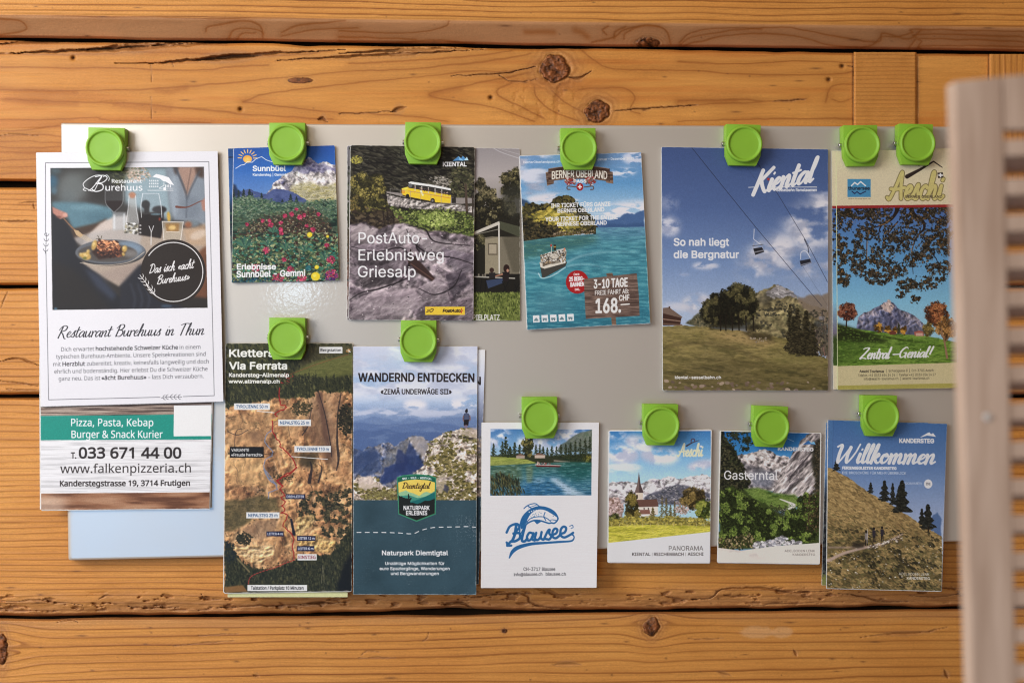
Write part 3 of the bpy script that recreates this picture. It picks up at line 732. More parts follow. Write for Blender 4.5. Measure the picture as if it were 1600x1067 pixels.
    def dabs(s, mask, n, cols, size, asp=1.0, rot=0.0, rj=0.6, a=0.9, jit=0.15, sizej=0.5, light=None):
        """many small strokes inside a mask; light=(dx,dy) makes those facing it brighter"""
        p = mask.ravel(); c = np.cumsum(p)
        if c[-1] <= 0: return
        n = int(n * 1.9); idx = np.searchsorted(c, s.rs.rand(n) * c[-1]); ys, xs = np.divmod(idx, s.W)
        cols = np.asarray(cols, float) / 255.0; nc = len(cols)
        for x, y in zip(xs, ys):
            r = max(0.42, 0.62 * size * s.u * (1 + sizej * s.rs.uniform(-1, 1))); an = rot + rj * s.rs.uniform(-1, 1)
            R = int(r * max(1, asp)) + 2
            x0, x1, y0, y1 = max(0, x - R), min(s.W, x + R + 1), max(0, y - R), min(s.H, y + R + 1)
            X = s.xx[y0:y1, x0:x1] - x - s.rs.rand() + .5; Y = s.yy[y0:y1, x0:x1] - y - s.rs.rand() + .5
            c_, n_ = math.cos(an), math.sin(an)
            d = np.hypot((X * c_ + Y * n_) / (r * asp), (-X * n_ + Y * c_) / r)
            m = np.clip((1 - d) * r + 0.5, 0, 1) * a
            col = cols[s.rs.randint(nc)] * (1 + jit * s.rs.uniform(-1, 1))
            s.a[y0:y1, x0:x1] = s.a[y0:y1, x0:x1] * (1 - m[..., None]) + col * m[..., None]
    def crown(s, cx, cy, rx, ry, dark, mid, lite, n=300, size=6, sun=(-0.6, -0.8), seed=0, lobes=7, a=0.92):
        """leafy crown from clumps: shaded side dark, sunny side light, ragged rim"""
        cl = [(cx, cy, rx * .7, ry * .7)]
        for i in range(lobes):
            t = 2 * math.pi * i / lobes + s.rs.uniform(-.3, .3)
            cl.append((cx + rx * .62 * math.cos(t), cy + ry * .62 * math.sin(t), rx * s.rs.uniform(.3, .48), ry * s.rs.uniform(.3, .48)))
        M = np.zeros((s.H, s.W))
        for c in cl: M = np.maximum(M, s.mell(*c, soft=size * 0.7))
        X, Y = s.XY(); leaf = s.fbm(size * 0.9, None, seed + 63, 3); clump = s.fbm(size * 4.5, None, seed + 64, 3)
        M = np.clip(M, 0, 1); M = M * sstep(0.36, 0.50, leaf * 0.55 + clump * 0.45 + 0.30 * (M - 0.55))
        dk = np.asarray(dark, float).reshape(-1, 3)[0]
        f = 0.62 * s.stretch(leaf, .30, .70) + 0.55 * s.stretch(clump, .34, .66) - 0.22 + 0.24 * np.clip((X - cx) * sun[0] / rx + (Y - cy) * sun[1] / ry, -1, 1)
        s.put(M, s.mix(f, [dk * 0.6, dk * 0.8, dk, np.asarray(mid, float) * .85, mid, lite]), 0.95)
        s.dabs(M, n // 3, [dk * .6, dk], size * .7, 1.5, 0, 1.6, .8); s.dabs(M * sstep(.5, .62, clump), n // 3, [mid, mid, lite], size * .6, 1.5, 0, 1.6, .75)
    def conifer(s, x, yt, yb, w, cols, n=None):
        h = yb - yt; n = n or int(40 + h * s.u * w * s.u * 0.35)
        s.poly([(x - w * .06, yb), (x, yt), (x + w * .06, yb)], cols[0])
        cols = np.asarray(cols, float)
        for i in range(n):
            t = s.rs.rand() ** 0.75; hw = w * 0.5 * (0.06 + t) * (0.75 + 0.35 * math.sin(t * 24 + x))
            dx = s.rs.uniform(-1, 1) * hw
            m = (x + dx, yt + t * h * .96 + abs(dx) * 0.18)
            c = cols[s.rs.randint(len(cols))] * (1.0 + .2 * s.rs.uniform(-1, 1))
            L = max(0.9 / s.u, w * 0.055)
            q = s.T([m])[0]; X0, Y0 = int(q[0]), int(q[1]); R = int(L * s.u * 2) + 2
            x0, x1, y0, y1 = max(0, X0 - R), min(s.W, X0 + R + 1), max(0, Y0 - R), min(s.H, Y0 + R + 1)
            if x1 <= x0 or y1 <= y0: continue
            X = s.xx[y0:y1, x0:x1] - q[0]; Y = s.yy[y0:y1, x0:x1] - q[1] - 0.35 * np.abs(X) * (1 if dx else 0)
            r = L * s.u; mm = np.clip((1 - np.hypot(X / (r * 1.7), Y / (r * .75))) * r + .4, 0, 1) * .9
            s.a[y0:y1, x0:x1] = s.a[y0:y1, x0:x1] * (1 - mm[..., None]) + c / 255.0 * mm[..., None]
    # --- lettering
    def text(s, t, x0, y, x1, h, col, bold=0.0, f='i', a=1.0, slope=0.0, shear=0.0, arc=None, soft=0):
        """baseline from (x0,y), right end at x1, cap height h, all in zoom px; slope in px per px; bold in zoom px"""
        v, e = outline(t, f)
        if not len(v): return
        k = h / caph(f); v = v.copy(); v[:, 0] -= v[:, 0].min()
        wd = v[:, 0].max()
        kx = (x1 - x0) / wd if x1 else k
        X = x0 + v[:, 0] * kx + shear * v[:, 1] * k; Y = y - v[:, 1] * k + slope * v[:, 0] * kx
        if arc: Y = Y + arc * (4 * ((X - x0) / (x1 - x0) - 0.5) ** 2 - 1)
        r = s._fill(s.T(np.c_[X, Y]), e, nz=True, dil=max(0, 0.56 * bold * s.u - 0.05))
        if r is None: return
        M = np.zeros((s.H, s.W)); M[r[0]] = r[1]
        if soft: M = blur(M, soft * s.u)
        s.put(M, col, a); return M
    def script(s, t, x0, y, x1, h, col, wdt, shear=0.30, slope=0.0, gap=0.0, dry=0.0, a=1.0, taper=False):
        """hand lettering from stroke letters; h = x-height in zoom px"""
        pen = 0.0; st = []
        for ch in t:
            if ch == ' ': pen += 0.75; continue
            adv, strokes = GL[ch]
            for k in strokes: st.append(spl([(pen + px, py) for px, py in k], 7) if len(k) > 2 else np.array([(pen + px, py) for px, py in k]))
            pen += adv + gap
        allp = np.vstack(st); allx = allp[:, 0] + shear * allp[:, 1]; mn, mx_ = allx.min(), allx.max()
        kx = (x1 - x0) / (mx_ - mn)
        M = np.zeros((s.H, s.W))
        for k in st:
            X = x0 + (k[:, 0] + shear * k[:, 1] - mn) * kx; Y = y - k[:, 1] * h + slope * (X - x0)
            d = np.gradient(np.c_[X, Y], axis=0) if len(k) > 2 else np.tile([[X[1] - X[0], Y[1] - Y[0]]], (2, 1))
            dn = d / (np.hypot(d[:, 0], d[:, 1])[:, None] + 1e-9)
            ww = wdt * (0.55 + 0.75 * np.clip(dn[:, 1], 0, 1) ** 1.3 + 0.15 * np.abs(dn[:, 0])) if taper else np.full(len(X), wdt)
            M = np.maximum(M, s.mline(np.c_[X, Y], ww))
        if dry: M = M * (1 - dry * sstep(.55, .75, s.fbm(6, 2, 77, 3)))
        s.put(M, col, a); return M
    def wear(s, amount=0.5, col=(225, 222, 216), n=10):
        """white scuffed paper edge and a few nicks"""
        d = np.minimum(np.minimum(s.xx, s.W - 1 - s.xx), np.minimum(s.yy, s.H - 1 - s.yy))
        X, Y = s.xx, s.yy
        nz = fbm(X / 9, Y / 9, s.seed + 91, 4)
        m = sstep(2.2, 0.4, d + 5.5 * (nz - 0.42)) * amount
        s.put(m, col, 0.9)
        fine = sstep(0.83, 0.9, noise2(X / 1.3, Y / 1.3, s.seed + 95)) * sstep(0.52, 0.72, fbm(X / 40, Y / 40, s.seed + 96, 3)) * amount
        s.put(fine, col, 0.45)

# hand lettering: (advance, strokes), x-height 1, baseline 0
GL = {
 'a': (0.98, [[(.78, .86), (.5, 1.0), (.18, .72), (.08, .3), (.25, .0), (.52, .2), (.78, .9), (.74, .3), (.86, .0), (1.05, .2)]]),
 'ä': (0.98, [[(.78, .86), (.5, 1.0), (.18, .72), (.08, .3), (.25, .0), (.52, .2), (.78, .9), (.74, .3), (.86, .0), (1.05, .2)]]),
 'c': (0.74, [[(.66, .82), (.48, 1.0), (.2, .75), (.12, .3), (.32, .0), (.58, .08), (.8, .3)]]),
 'e': (0.72, [[(.08, .42), (.42, .52), (.6, .82), (.42, 1.0), (.18, .75), (.1, .32), (.3, .0), (.56, .08), (.8, .32)]]),
 'g': (0.9, [[(.78, .86), (.5, 1.0), (.18, .72), (.1, .3), (.3, .05), (.55, .3), (.78, .95), (.72, .0), (.6, -.8), (.3, -.9), (.25, -.6), (.6, -.15), (.95, .15)]]),
 'h': (0.98, [[(.05, .2), (.35, 1.3), (.42, 2.0), (.28, 1.95), (.16, 1.0), (.1, .0)], [(.12, .25), (.4, .9), (.62, 1.0), (.68, .7), (.62, .2), (.74, .0), (1.0, .2)]]),
 'i': (0.46, [[(.05, .3), (.22, 1.0), (.16, .3), (.26, .0), (.5, .2)], [(.27, 1.42), (.31, 1.52)]]),
 'k': (0.88, [[(.05, .2), (.35, 1.3), (.42, 2.0), (.28, 1.95), (.16, 1.0), (.1, .0)], [(.12, .4), (.5, 1.0), (.62, .85), (.4, .58), (.2, .52)], [(.3, .55), (.55, .1), (.74, .0), (.92, .2)]]),
 'l': (0.46, [[(.05, .25), (.34, 1.3), (.4, 2.0), (.26, 1.95), (.16, 1.0), (.16, .25), (.28, .0), (.5, .2)]]),
 'm': (1.36, [[(.08, .95), (.14, .5), (.1, .0)], [(.12, .3), (.35, .9), (.52, 1.0), (.58, .7), (.52, .0)], [(.55, .3), (.78, .9), (.95, 1.0), (1.02, .7), (.98, .2), (1.1, .0), (1.36, .2)]]),
 'n': (0.96, [[(.08, .95), (.14, .5), (.1, .0)], [(.12, .3), (.38, .9), (.58, 1.0), (.65, .7), (.6, .2), (.72, .0), (.98, .2)]]),
 'o': (0.84, [[(.55, .98), (.25, .88), (.1, .4), (.3, .0), (.6, .2), (.72, .65), (.5, 1.0), (.45, .8), (.85, .75)]]),
 'r': (0.66, [[(.1, .95), (.16, .5), (.12, .0)], [(.14, .4), (.38, .95), (.6, .95), (.62, .85)]]),
 's': (0.66, [[(.02, .1), (.4, 1.05), (.5, .95), (.42, .7), (.56, .3), (.4, .0), (.1, .08)]]),
 't': (0.6, [[(.3, 1.7), (.2, .8), (.18, .2), (.34, .0), (.6, .2)], [(-.05, 1.12), (.3, 1.16), (.62, 1.24)]]),
 'u': (0.98, [[(.08, .95), (.1, .3), (.25, .0), (.5, .2), (.72, .95), (.68, .3), (.8, .0), (1.0, .2)]]),
 'w': (1.2, [[(.08, .95), (.1, .3), (.25, .0), (.5, .2), (.6, .9), (.6, .2), (.8, .0), (1.05, .4), (1.1, 1.0)]]),
 'A': (1.42, [[(-.15, .1), (.1, .0), (.55, 1.0), (.95, 2.05), (1.0, 1.0), (1.15, .0)], [(.1, .75), (.6, .72), (1.35, .85)]]),
 'B': (1.2, [[(.3, 1.95), (.22, 1.0), (.1, .0)], [(-.1, 1.4), (.3, 1.95), (.8, 2.0), (1.0, 1.65), (.75, 1.2), (.3, 1.05), (.85, 1.0), (1.05, .5), (.7, .0), (.1, .05)]]),
 'D': (1.35, [[(.4, 1.9), (.28, 1.0), (.15, .05)], [(-.05, 1.7), (.4, 1.98), (.95, 1.8), (1.2, 1.1), (.9, .3), (.15, .03)]]),
 'G': (1.45, [[(1.2, 1.7), (.9, 1.98), (.4, 1.6), (.12, .8), (.4, .05), (.9, .2), (1.15, .85), (.75, .85)], [(1.15, .85), (1.12, .3), (1.2, .0)]]),
 'K': (1.3, [[(.4, 1.95), (.28, 1.0), (.12, -.05)], [(1.35, 2.0), (.8, 1.4), (.3, .9)], [(.5, 1.1), (.8, .5), (1.15, .0), (1.3, .1)]]),
 'R': (1.25, [[(.3, 1.9), (.2, 1.0), (.05, -.1)], [(-.15, 1.25), (.15, 1.85), (.7, 2.0), (1.0, 1.7), (.8, 1.2), (.25, .95), (.6, .55), (1.0, -.15), (1.2, -.25)]]),
 'T': (1.15, [[(.65, 1.95), (.5, 1.0), (.4, .0)], [(.0, 1.75), (.6, 2.0), (1.3, 1.95)]]),
 'W': (2.0, [[(-.1, 1.75), (.15, 1.95), (.3, 1.8), (.25, .9), (.35, .0), (.8, .9), (1.15, 1.75), (1.05, .8), (1.2, .0), (1.7, 1.0), (1.95, 2.05)]]),
 'Z': (1.3, [[(.15, 1.75), (.5, 1.95), (1.2, 1.9), (.7, 1.0), (.0, .05), (.5, .12), (1.15, .0)]]),
 '«': (0.8, [[(.42, .85), (.15, .5), (.4, .15)], [(.72, .85), (.45, .5), (.7, .15)]]),
 '»': (0.8, [[(.15, .85), (.42, .5), (.15, .15)], [(.45, .85), (.72, .5), (.45, .15)]]),
 '-': (1.1, [[(.15, .6), (.95, .62)]]),
 '!': (0.6, [[(.5, 2.0), (.3, .6)], [(.22, .05), (.23, .12)]]),
}

# ------------------------------------------------------------------ turning a painted canvas into a leaflet lying on the board
def ring_of(quad, r, per=14):
    o = round_rect(quad, max(r, 0.4), 5 if r > 0.5 else 1); out = []
    for a, b in zip(o, np.roll(o, -1, 0)):
        L = np.hypot(*(b - a)); n = max(1, int(L / per))
        for i in range(n): out.append(a + (b - a) * i / n)
    return np.array(out)
def unit(quad):
    H = homog(quad, [(0, 0), (1, 0), (1, 1), (0, 1)])
    return lambda p: happly(H, p)
def leaflet(name, cv, d0, d1, gain, label, cat='leaflet', curl=None, radius=0.0, sheets=4, mat=None, group=None, jitter=0.6, seed=0, tint=(1, 1, 1), satn=0.86, deep=0.24):
    """cv: painted canvas; d0..d1: distance of its back and its face from the wall; curl(u,v) extra metres"""
    quad = cv.quad; ctr = quad.mean(0)
    cu0 = curl or (lambda u_, v_: 0 * u_); wa = np.random.RandomState(seed + 77).uniform(0.5, 1.0)
    def curl(u_, v_):                       # every sheet is a little wavy
        return cu0(u_, v_) + wa * 0.0018 * (noise2(u_ * 1.7 + seed, v_ * 2.3 + seed * 3.1, 61) + 0.35 * noise2(u_ * 4.1 + seed, v_ * 5.3, 62) - 0.3) * (0.15 + 0.85 * v_)
    root = empty(name, P(*ctr, d0)); tag(root, label, cat, group)
    X, Y = cv.xx.ravel(), cv.yy.ravel()
    ph = happly(np.linalg.inv(cv.Hm), np.c_[X, Y])
    uu, vv = X / (cv.W - 1), Y / (cv.H - 1)
    D = d1 + curl(uu, vv)
    F = grid_faces(cv.H, cv.W)
    if radius > 0.5:
        R = radius * RES; fx = X[F].mean(1); fy = Y[F].mean(1)
        ex = np.maximum(np.maximum(R - fx, fx - (cv.W - 1 - R)), 0); ey = np.maximum(np.maximum(R - fy, fy - (cv.H - 1 - R)), 0)
        F = F[np.hypot(ex, ey) < R]
    nz = noise2(cv.xx / 1.15, cv.yy / 1.15, 4001 + seed) + noise2(cv.xx / 2.3, cv.yy / 2.3, 4101 + seed) - 1.0
    sat = cv.a.max(-1) - cv.a.min(-1); amt = 0.012 + 0.045 * sstep(0.05, 0.25, sat + (0.75 - cv.a.mean(-1)) * 0.35)
    cv.a = cv.a * (1 + amt * nz)[..., None]
    lum = (cv.a @ np.array([.3, .59, .11]))[..., None]; cv.a = (lum + (cv.a - lum) * satn) * (1 - deep * (1 - sstep(0.0, 0.78, lum)))
    col = np.clip(lin(np.clip(cv.a, 0, 1)).reshape(-1, 3) * gain * np.asarray(tint), 0.004, 0.84)
    link('cover', np_mesh('cover', P(*ph.T, D), F, col), M_PRINT, root)
    rs = np.random.RandomState(seed + 5); un = unit(quad); mb = MB()
    base = ring_of(quad, radius)
    span = (d1 - 0.00012 - d0) / sheets
    for k in range(sheets):
        j = 1.5 * jitter * np.array([rs.uniform(-1.1, .8), rs.uniform(-.6, 1.0)]) if k < sheets - 1 else np.array([0, 0])
        rg = ctr + (base - ctr) * (1 - rs.uniform(0, 0.002)) + j
        a0 = d0 + span * k; a1 = a0 + span * 0.86
        def lay(f, dd):
            g = ctr + (rg - ctr) * f; q = un(g)
            return P(*g.T, dd + curl(np.clip(q[:, 0], 0, 1), np.clip(q[:, 1], 0, 1)))
        mb.rings([lay(f, a0) for f in (0.04, 0.3, 0.6, 0.85, 1.0)] + [lay(f, a1 - (0.0 if f > 0.97 else 0.0006)) for f in (1.0, 0.985, 0.9, 0.8, 0.7, 0.6, 0.5, 0.4, 0.3, 0.2, 0.1, 0.03)], cap0=True)
    mb.build('pages', mat or M_PAPER, root)
    return root
# ================================================================== printed covers
def twig(cv, pts, col, w, n=6, L=22):
    p = spl(pts, 6); cv.line(p, w, col)
    for i in range(n):
        k = int((i + 0.5) / n * (len(p) - 1)); d = p[min(k + 1, len(p) - 1)] - p[max(k - 1, 0)]; a = math.atan2(d[1], d[0])
        for sg in (-1, 1):
            e = p[k] + L * np.array([math.cos(a + sg * 0.7), math.sin(a + sg * 0.7)]); m = p[k] + L * .55 * np.array([math.cos(a + sg * 0.95), math.sin(a + sg * .95)])
            cv.line([p[k], m, e], [w * .8, w * 1.3, w * .5], col, smooth=True)

def art_restaurant():
    cv = Canvas([(57, 239), (340, 236.5), (349, 627), (64, 635)], (232, 230, 233), 11)
    cv.zoom(4.445, 60, 250)
    F = cv.mpoly([(83, 57), (1150, 48), (1176, 1027), (98, 1042)]); keep = cv.a.copy()
    g = cv.vgrad([(50, (66, 62, 57)), (300, (74, 70, 66)), (1040, (60, 52, 45))]); cv.put(F, g)
    cv.ell(240, 190, 110, 110, (128, 136, 134), .75, soft=28); cv.ell(200, 270, 70, 60, (112, 122, 124), .6, soft=22); cv.ell(330, 110, 60, 45, (104, 108, 104), .5, soft=18)
    cv.ell(100, 150, 34, 50, (60, 120, 155), .8, soft=14); cv.ell(108, 215, 22, 26, (95, 140, 165), .7, soft=10); cv.ell(120, 75, 40, 22, (92, 128, 142), .6, soft=12)
    cv.ell(440, 190, 90, 90, (58, 52, 47), .8, soft=25)
    cv.poly([(590, 50), (900, 50), (930, 430), (600, 300)], (150, 172, 180), 1, soft=16)
    cv.ell(650, 85, 60, 40, (206, 188, 165), .8, soft=14); cv.dabs(cv.mell(690, 100, 90, 55), 70, [(214, 190, 170), (186, 156, 138), (120, 124, 96)], 9, 1.2, a=.7)
    cv.ell(560, 100, 60, 70, (88, 92, 62), .7, soft=16); cv.dabs(cv.mell(540, 110, 60, 60), 40, [(110, 112, 72), (62, 66, 44)], 12, 1.6, a=.6)
    cv.poly([(95, 290), (330, 295), (520, 330), (520, 450), (250, 500), (200, 400), (95, 330)], (98, 138, 152), 1, soft=10)
    cv.ell(330, 330, 120, 18, (128, 166, 176), .5, soft=10); cv.ell(420, 400, 90, 30, (84, 122, 138), .6, soft=14)
    cv.poly([(190, 500), (250, 475), (400, 440), (480, 405), (420, 540), (250, 560)], (92, 68, 52), 1, soft=8)
    # sitter in a grey cardigan
    cv.poly([(885, 48), (1160, 48), (1168, 470), (1100, 430), (940, 420), (905, 250)], (140, 150, 160), 1, soft=8)
    cv.poly([(960, 48), (1115, 48), (1085, 130), (1030, 260)], (176, 142, 124), 1, soft=7); cv.poly([(1085, 48), (1150, 48), (1150, 130), (1100, 110)], (92, 66, 54), .9, soft=9); cv.poly([(935, 48), (975, 48), (960, 110), (945, 90)], (86, 66, 58), .8, soft=7)
    cv.line([(955, 60), (1010, 190), (1030, 270), (1026, 400)], [16, 14, 10, 8], (84, 90, 100), .8, True, 4); cv.line([(1120, 80), (1060, 200), (1034, 270)], 12, (92, 98, 108), .7, True, 4)
    cv.line([(1060, 60), (1030, 230)], 5, (70, 56, 54), .5, soft=3); cv.ell(1060, 330, 60, 80, (122, 132, 144), .6, soft=18); cv.ell(940, 250, 30, 150, (166, 178, 188), .6, soft=12)
    # table
    cv.poly([(320, 560), (470, 420), (600, 470), (900, 470), (1168, 480), (1172, 660), (700, 800), (560, 880), (250, 690)], (178, 160, 142), 1, soft=7)
    cv.poly([(345, 520), (430, 440), (520, 395), (620, 385), (625, 470), (470, 500), (360, 545)], (206, 190, 178), 1, soft=8); cv.poly([(230, 545), (380, 500), (520, 480), (720, 520), (700, 590), (300, 600)], (184, 176, 170), .8, soft=8)
    cv.poly([(1000, 480), (1168, 440), (1168, 600), (1040, 590)], (196, 162, 128), .8, soft=10); cv.ell(1110, 520, 60, 28, (216, 196, 176), .8, -.4, 8)
    cv.ell(1060, 440, 62, 26, (132, 146, 154), .9, soft=8); cv.ell(1040, 450, 26, 22, (176, 104, 66), .9, soft=8)
    cv.poly([(420, 790), (760, 690), (900, 640), (720, 720), (600, 860), (470, 830)], (166, 146, 134), .7, soft=14)
    # diner's sleeve and lap
    cv.poly([(92, 330), (150, 380), (215, 470), (270, 600), (310, 720), (430, 820), (560, 950), (640, 1040), (98, 1042)], (40, 40, 48), 1, soft=7)
    cv.poly([(310, 740), (420, 800), (540, 930), (520, 980), (400, 880)], (74, 84, 108), .75, soft=14)
    cv.poly([(700, 730), (760, 712), (840, 900), (1020, 1040), (560, 1042), (570, 870)], (50, 50, 60), 1, soft=10)
    for x in (640, 690, 740): cv.line([(x, 860), (x + 30, 960), (x + 20, 1030)], 12, (86, 92, 108), .55, True, 7)
    cv.poly([(98, 700), (250, 760), (420, 940), (500, 1042), (98, 1042)], (52, 44, 38), .8, soft=22); cv.ell(890, 1015, 40, 12, (84, 112, 140), .7, soft=6); cv.ell(120, 1034, 12, 10, (90, 140, 170), .8, soft=4)
    cv.poly([(1110, 640), (1172, 590), (1176, 960), (1080, 950)], (138, 84, 54), .95, soft=9)
    # glasses
    cv.poly([(462, 190), (590, 190), (582, 300), (530, 360), (515, 360), (468, 300)], (86, 84, 84), .55, soft=4); cv.poly([(466, 285), (586, 285), (575, 318), (528, 362), (475, 312)], (52, 34, 30), .95, soft=4); cv.line([(464, 195), (468, 300), (520, 362)], 4, (190, 196, 200), .6, True, 1.5); cv.line([(588, 195), (584, 300), (530, 362)], 4, (200, 206, 208), .6, True, 1.5)
    cv.rect(516, 362, 610, 490, (176, 180, 182), .6, 5); cv.rect(520, 380, 534, 480, (226, 228, 228), .7, 4); cv.rect(590, 372, 602, 488, (214, 218, 220), .6, 3)
    cv.poly([(632, 235), (672, 235), (680, 330), (704, 440), (700, 520), (600, 510), (604, 430), (628, 330)], (182, 182, 178), .7, soft=5); cv.ell(652, 245, 24, 22, (196, 130, 96), .9, soft=5); cv.line([(630, 250), (622, 350), (606, 450)], 5, (228, 230, 230), .8, True, 1.5); cv.line([(674, 250), (682, 350), (700, 450)], 5, (226, 228, 228), .8, True, 1.5)
    cv.dabs(cv.mpoly([(606, 440), (700, 440), (698, 515), (602, 508)]), 45, [(236, 236, 232), (120, 116, 100), (180, 170, 140), (90, 84, 74)], 9, 1.5, a=.7)
    cv.poly([(700, 370), (870, 360), (868, 470), (850, 545), (695, 520)], (48, 36, 32), .97, soft=4); cv.ell(745, 310, 30, 30, (44, 38, 38), .95, soft=4); cv.ell(840, 345, 50, 26, (50, 44, 46), .95, soft=5); cv.rect(735, 320, 770, 420, (44, 36, 34), .95, 4)
    cv.poly([(722, 232), (838, 232), (862, 380), (715, 380)], (150, 160, 166), .22); cv.line([(724, 236), (712, 320), (716, 400)], 5, (228, 232, 234), .8, True, 1); cv.line([(836, 236), (852, 320), (858, 400)], 5, (226, 230, 232), .8, True, 1); cv.line([(722, 234), (838, 234)], 4, (220, 226, 230), .7); cv.ell(815, 378, 36, 8, (110, 140, 152), .8, soft=2); cv.ell(842, 412, 8, 12, (190, 70, 52), .8, soft=3)
    for y in (455, 480, 505): cv.ell(708, y, 8, 6, (226, 226, 224), .8, soft=2)
    cv.poly([(858, 425), (1008, 430), (990, 560), (868, 560)], (186, 172, 150), .75, soft=3); cv.poly([(880, 440), (980, 440), (975, 500), (890, 500)], (168, 118, 54), .8, soft=6); cv.ell(905, 395, 12, 36, (212, 166, 62), .95, -.1, 4); cv.ell(930, 470, 26, 16, (240, 206, 130), .8, soft=6)
    for q in ([(860, 428), (872, 556)], [(1006, 432), (988, 556)], [(860, 428), (1008, 432)], [(890, 500), (978, 502)]): cv.line(q, 5, (238, 234, 226), .75, soft=1)
    cv.line([(768, 460), (785, 500), (800, 458)], 5, (236, 236, 236), .85); cv.line([(784, 500), (782, 590)], 7, (220, 218, 214), .8, soft=1)
    # plate, meat, fork
    cv.ell(500, 645, 246, 90, (74, 70, 70), 1, -.02, 2); cv.ell(500, 638, 244, 84, (112, 116, 122), 1, -.02, 2); cv.ell(640, 610, 85, 42, (136, 160, 182), .8, .2, 12); cv.ell(480, 646, 205, 62, (98, 90, 84), 1, 0, 5); cv.ell(640, 650, 50, 26, (150, 146, 142), .7, 0, 10)
    cv.line([(290, 715), (400, 728), (520, 728), (640, 705), (735, 640)], 5, (206, 190, 168), .8, True, 1)
    cv.poly([(370, 640), (420, 570), (540, 580), (610, 640), (570, 670), (420, 690)], (72, 40, 30), .95, soft=5)
    mm = cv.mpoly([(400, 570), (455, 556), (545, 566), (570, 605), (560, 640), (470, 640), (410, 620)], 2); cv.put(mm, (176, 104, 66)); cv.dabs(mm, 60, [(228, 168, 120), (140, 72, 44), (214, 140, 92), (92, 44, 30)], 9, 2.2, .3, a=.8); cv.dabs(cv.mell(500, 650, 90, 26), 50, [(96, 52, 38), (160, 92, 60), (58, 30, 24)], 8, 1.6, a=.85)
    for x, y, rx, ry in ((388, 592, 18, 36), (330, 668, 36, 26), (298, 660, 16, 14), (598, 618, 18, 24), (590, 655, 12, 12), (345, 640, 12, 20)): cv.ell(x, y, rx, ry, (204, 164, 84), .95, .3, 4); cv.ell(x - 4, y - 8, rx * .5, ry * .4, (234, 208, 140), .7, .3, 3)
    cv.ell(322, 682, 14, 8, (110, 120, 52), .9, soft=3); cv.line([(430, 560), (412, 525)], 4, (74, 66, 40)); cv.line([(432, 556), (440, 528)], 4, (84, 72, 40)); cv.line([(428, 548), (400, 548)], 3, (74, 66, 40))
    cv.poly([(95, 325), (150, 350), (200, 370), (205, 395), (150, 412), (100, 370)], (196, 134, 116), 1, soft=4); cv.ell(185, 382, 16, 12, (222, 170, 152), .8, soft=4); cv.ell(140, 398, 22, 8, (122, 70, 60), .7, soft=4)
    cv.line([(172, 402), (215, 450), (255, 490)], [7, 9, 12], (150, 110, 80), 1, True); cv.poly([(245, 485), (275, 490), (312, 522), (290, 540), (262, 520)], (196, 164, 122), 1, soft=1)
    for k in range(4): cv.line([(292 + k * 7, 538 - k * 6), (342 + k * 10, 566 - k * 3)], 3.5, (200, 180, 150))
    cv.line([(958, 326), (1000, 330), (1045, 325), (1120, 290), (1155, 282)], [16, 12, 7, 6, 6], (138, 74, 58), .95, True, 1.5); cv.poly([(1130, 290), (1160, 260), (1166, 360), (1140, 350)], (188, 132, 112), .95, soft=5)
    # badge
    cv.ell(937, 778, 226, 226, (58, 46, 38), .98); cv.rs.seed(5)
    t = np.linspace(-2.55, 2.72, 60); cv.line(np.c_[937 + 205 * np.cos(t), 778 + 205 * np.sin(t)], 6, (240, 236, 232))
    cv.script('Das isch «acht', 772, 788, 1086, 31, (244, 240, 236), 5.6, .28, -.125); cv.script('Burehuus»', 826, 862, 1048, 29, (244, 240, 236), 5.4, .28, -.14)
    twig(cv, [(812, 935), (760, 870), (705, 800)], (240, 236, 232), 4, 5, 34)
    # top logo
    wcol = (246, 246, 246)
    for q, wd in (([(330, 215), (312, 208), (322, 196), (345, 205), (385, 215), (420, 150), (440, 112), (400, 108), (350, 130), (312, 165), (320, 195)], 5), ([(440, 112), (380, 190), (350, 214)], 6), ([(395, 118), (450, 108), (478, 125), (450, 155), (400, 165)], 6), ([(400, 163), (445, 172), (445, 205), (400, 220), (372, 205)], 7), ([(450, 118), (475, 106), (492, 125), (488, 145)], 4)): cv.line(q, wd, wcol, 1, True)
    cv.text('Restaurant', 510, 160, 718, 25, wcol, 1.2, 'n'); cv.text('urehuus', 466, 214, 722, 43, wcol, 1.3, 'n')
    cv.poly([(792, 118), (818, 98), (862, 108), (906, 122), (942, 176), (910, 168), (886, 152), (868, 150), (846, 132), (820, 124)], wcol)
    for y in (146, 166, 186):
        for x in (770, 784, 798, 812, 826): cv.rect(x, y - 6, x + 7, y + 5, wcol, .9)
    for x in (880, 896, 912): cv.rect(x, 172, x + 9, 192, wcol, .85)
    cv.line([(840, 196), (872, 178), (872, 160)], 4, wcol); cv.line([(760, 212), (936, 212)], 3.4, wcol); cv.rect(868, 190, 886, 212, wcol); cv.line([(840, 200), (936, 198)], 3, wcol, .8)
    n = 1 + 0.10 * (np.random.RandomState(3).rand(cv.H, cv.W, 1) - .5); cv.a = cv.a * n
    cv.a = keep * (1 - F[..., None]) + cv.a * F[..., None]
    # frame, text
    ink = (70, 70, 78); cv.zoom(1, 0, 0)
    cv.line([(71.2, 366), (71, 254.8), (326.3, 253), (334.7, 618), (286, 619.5)], .85, ink, .9); cv.line([(71.8, 394), (76, 624.5), (250, 620.5)], .85, ink, .9)
    twig(cv, [(71, 396), (72, 380), (73, 364)], ink, .7, 4, 6); twig(cv, [(252, 621.5), (266, 620), (284, 620)], ink, .7, 5, 6)
    cv.zoom(4.445, 40, 400)
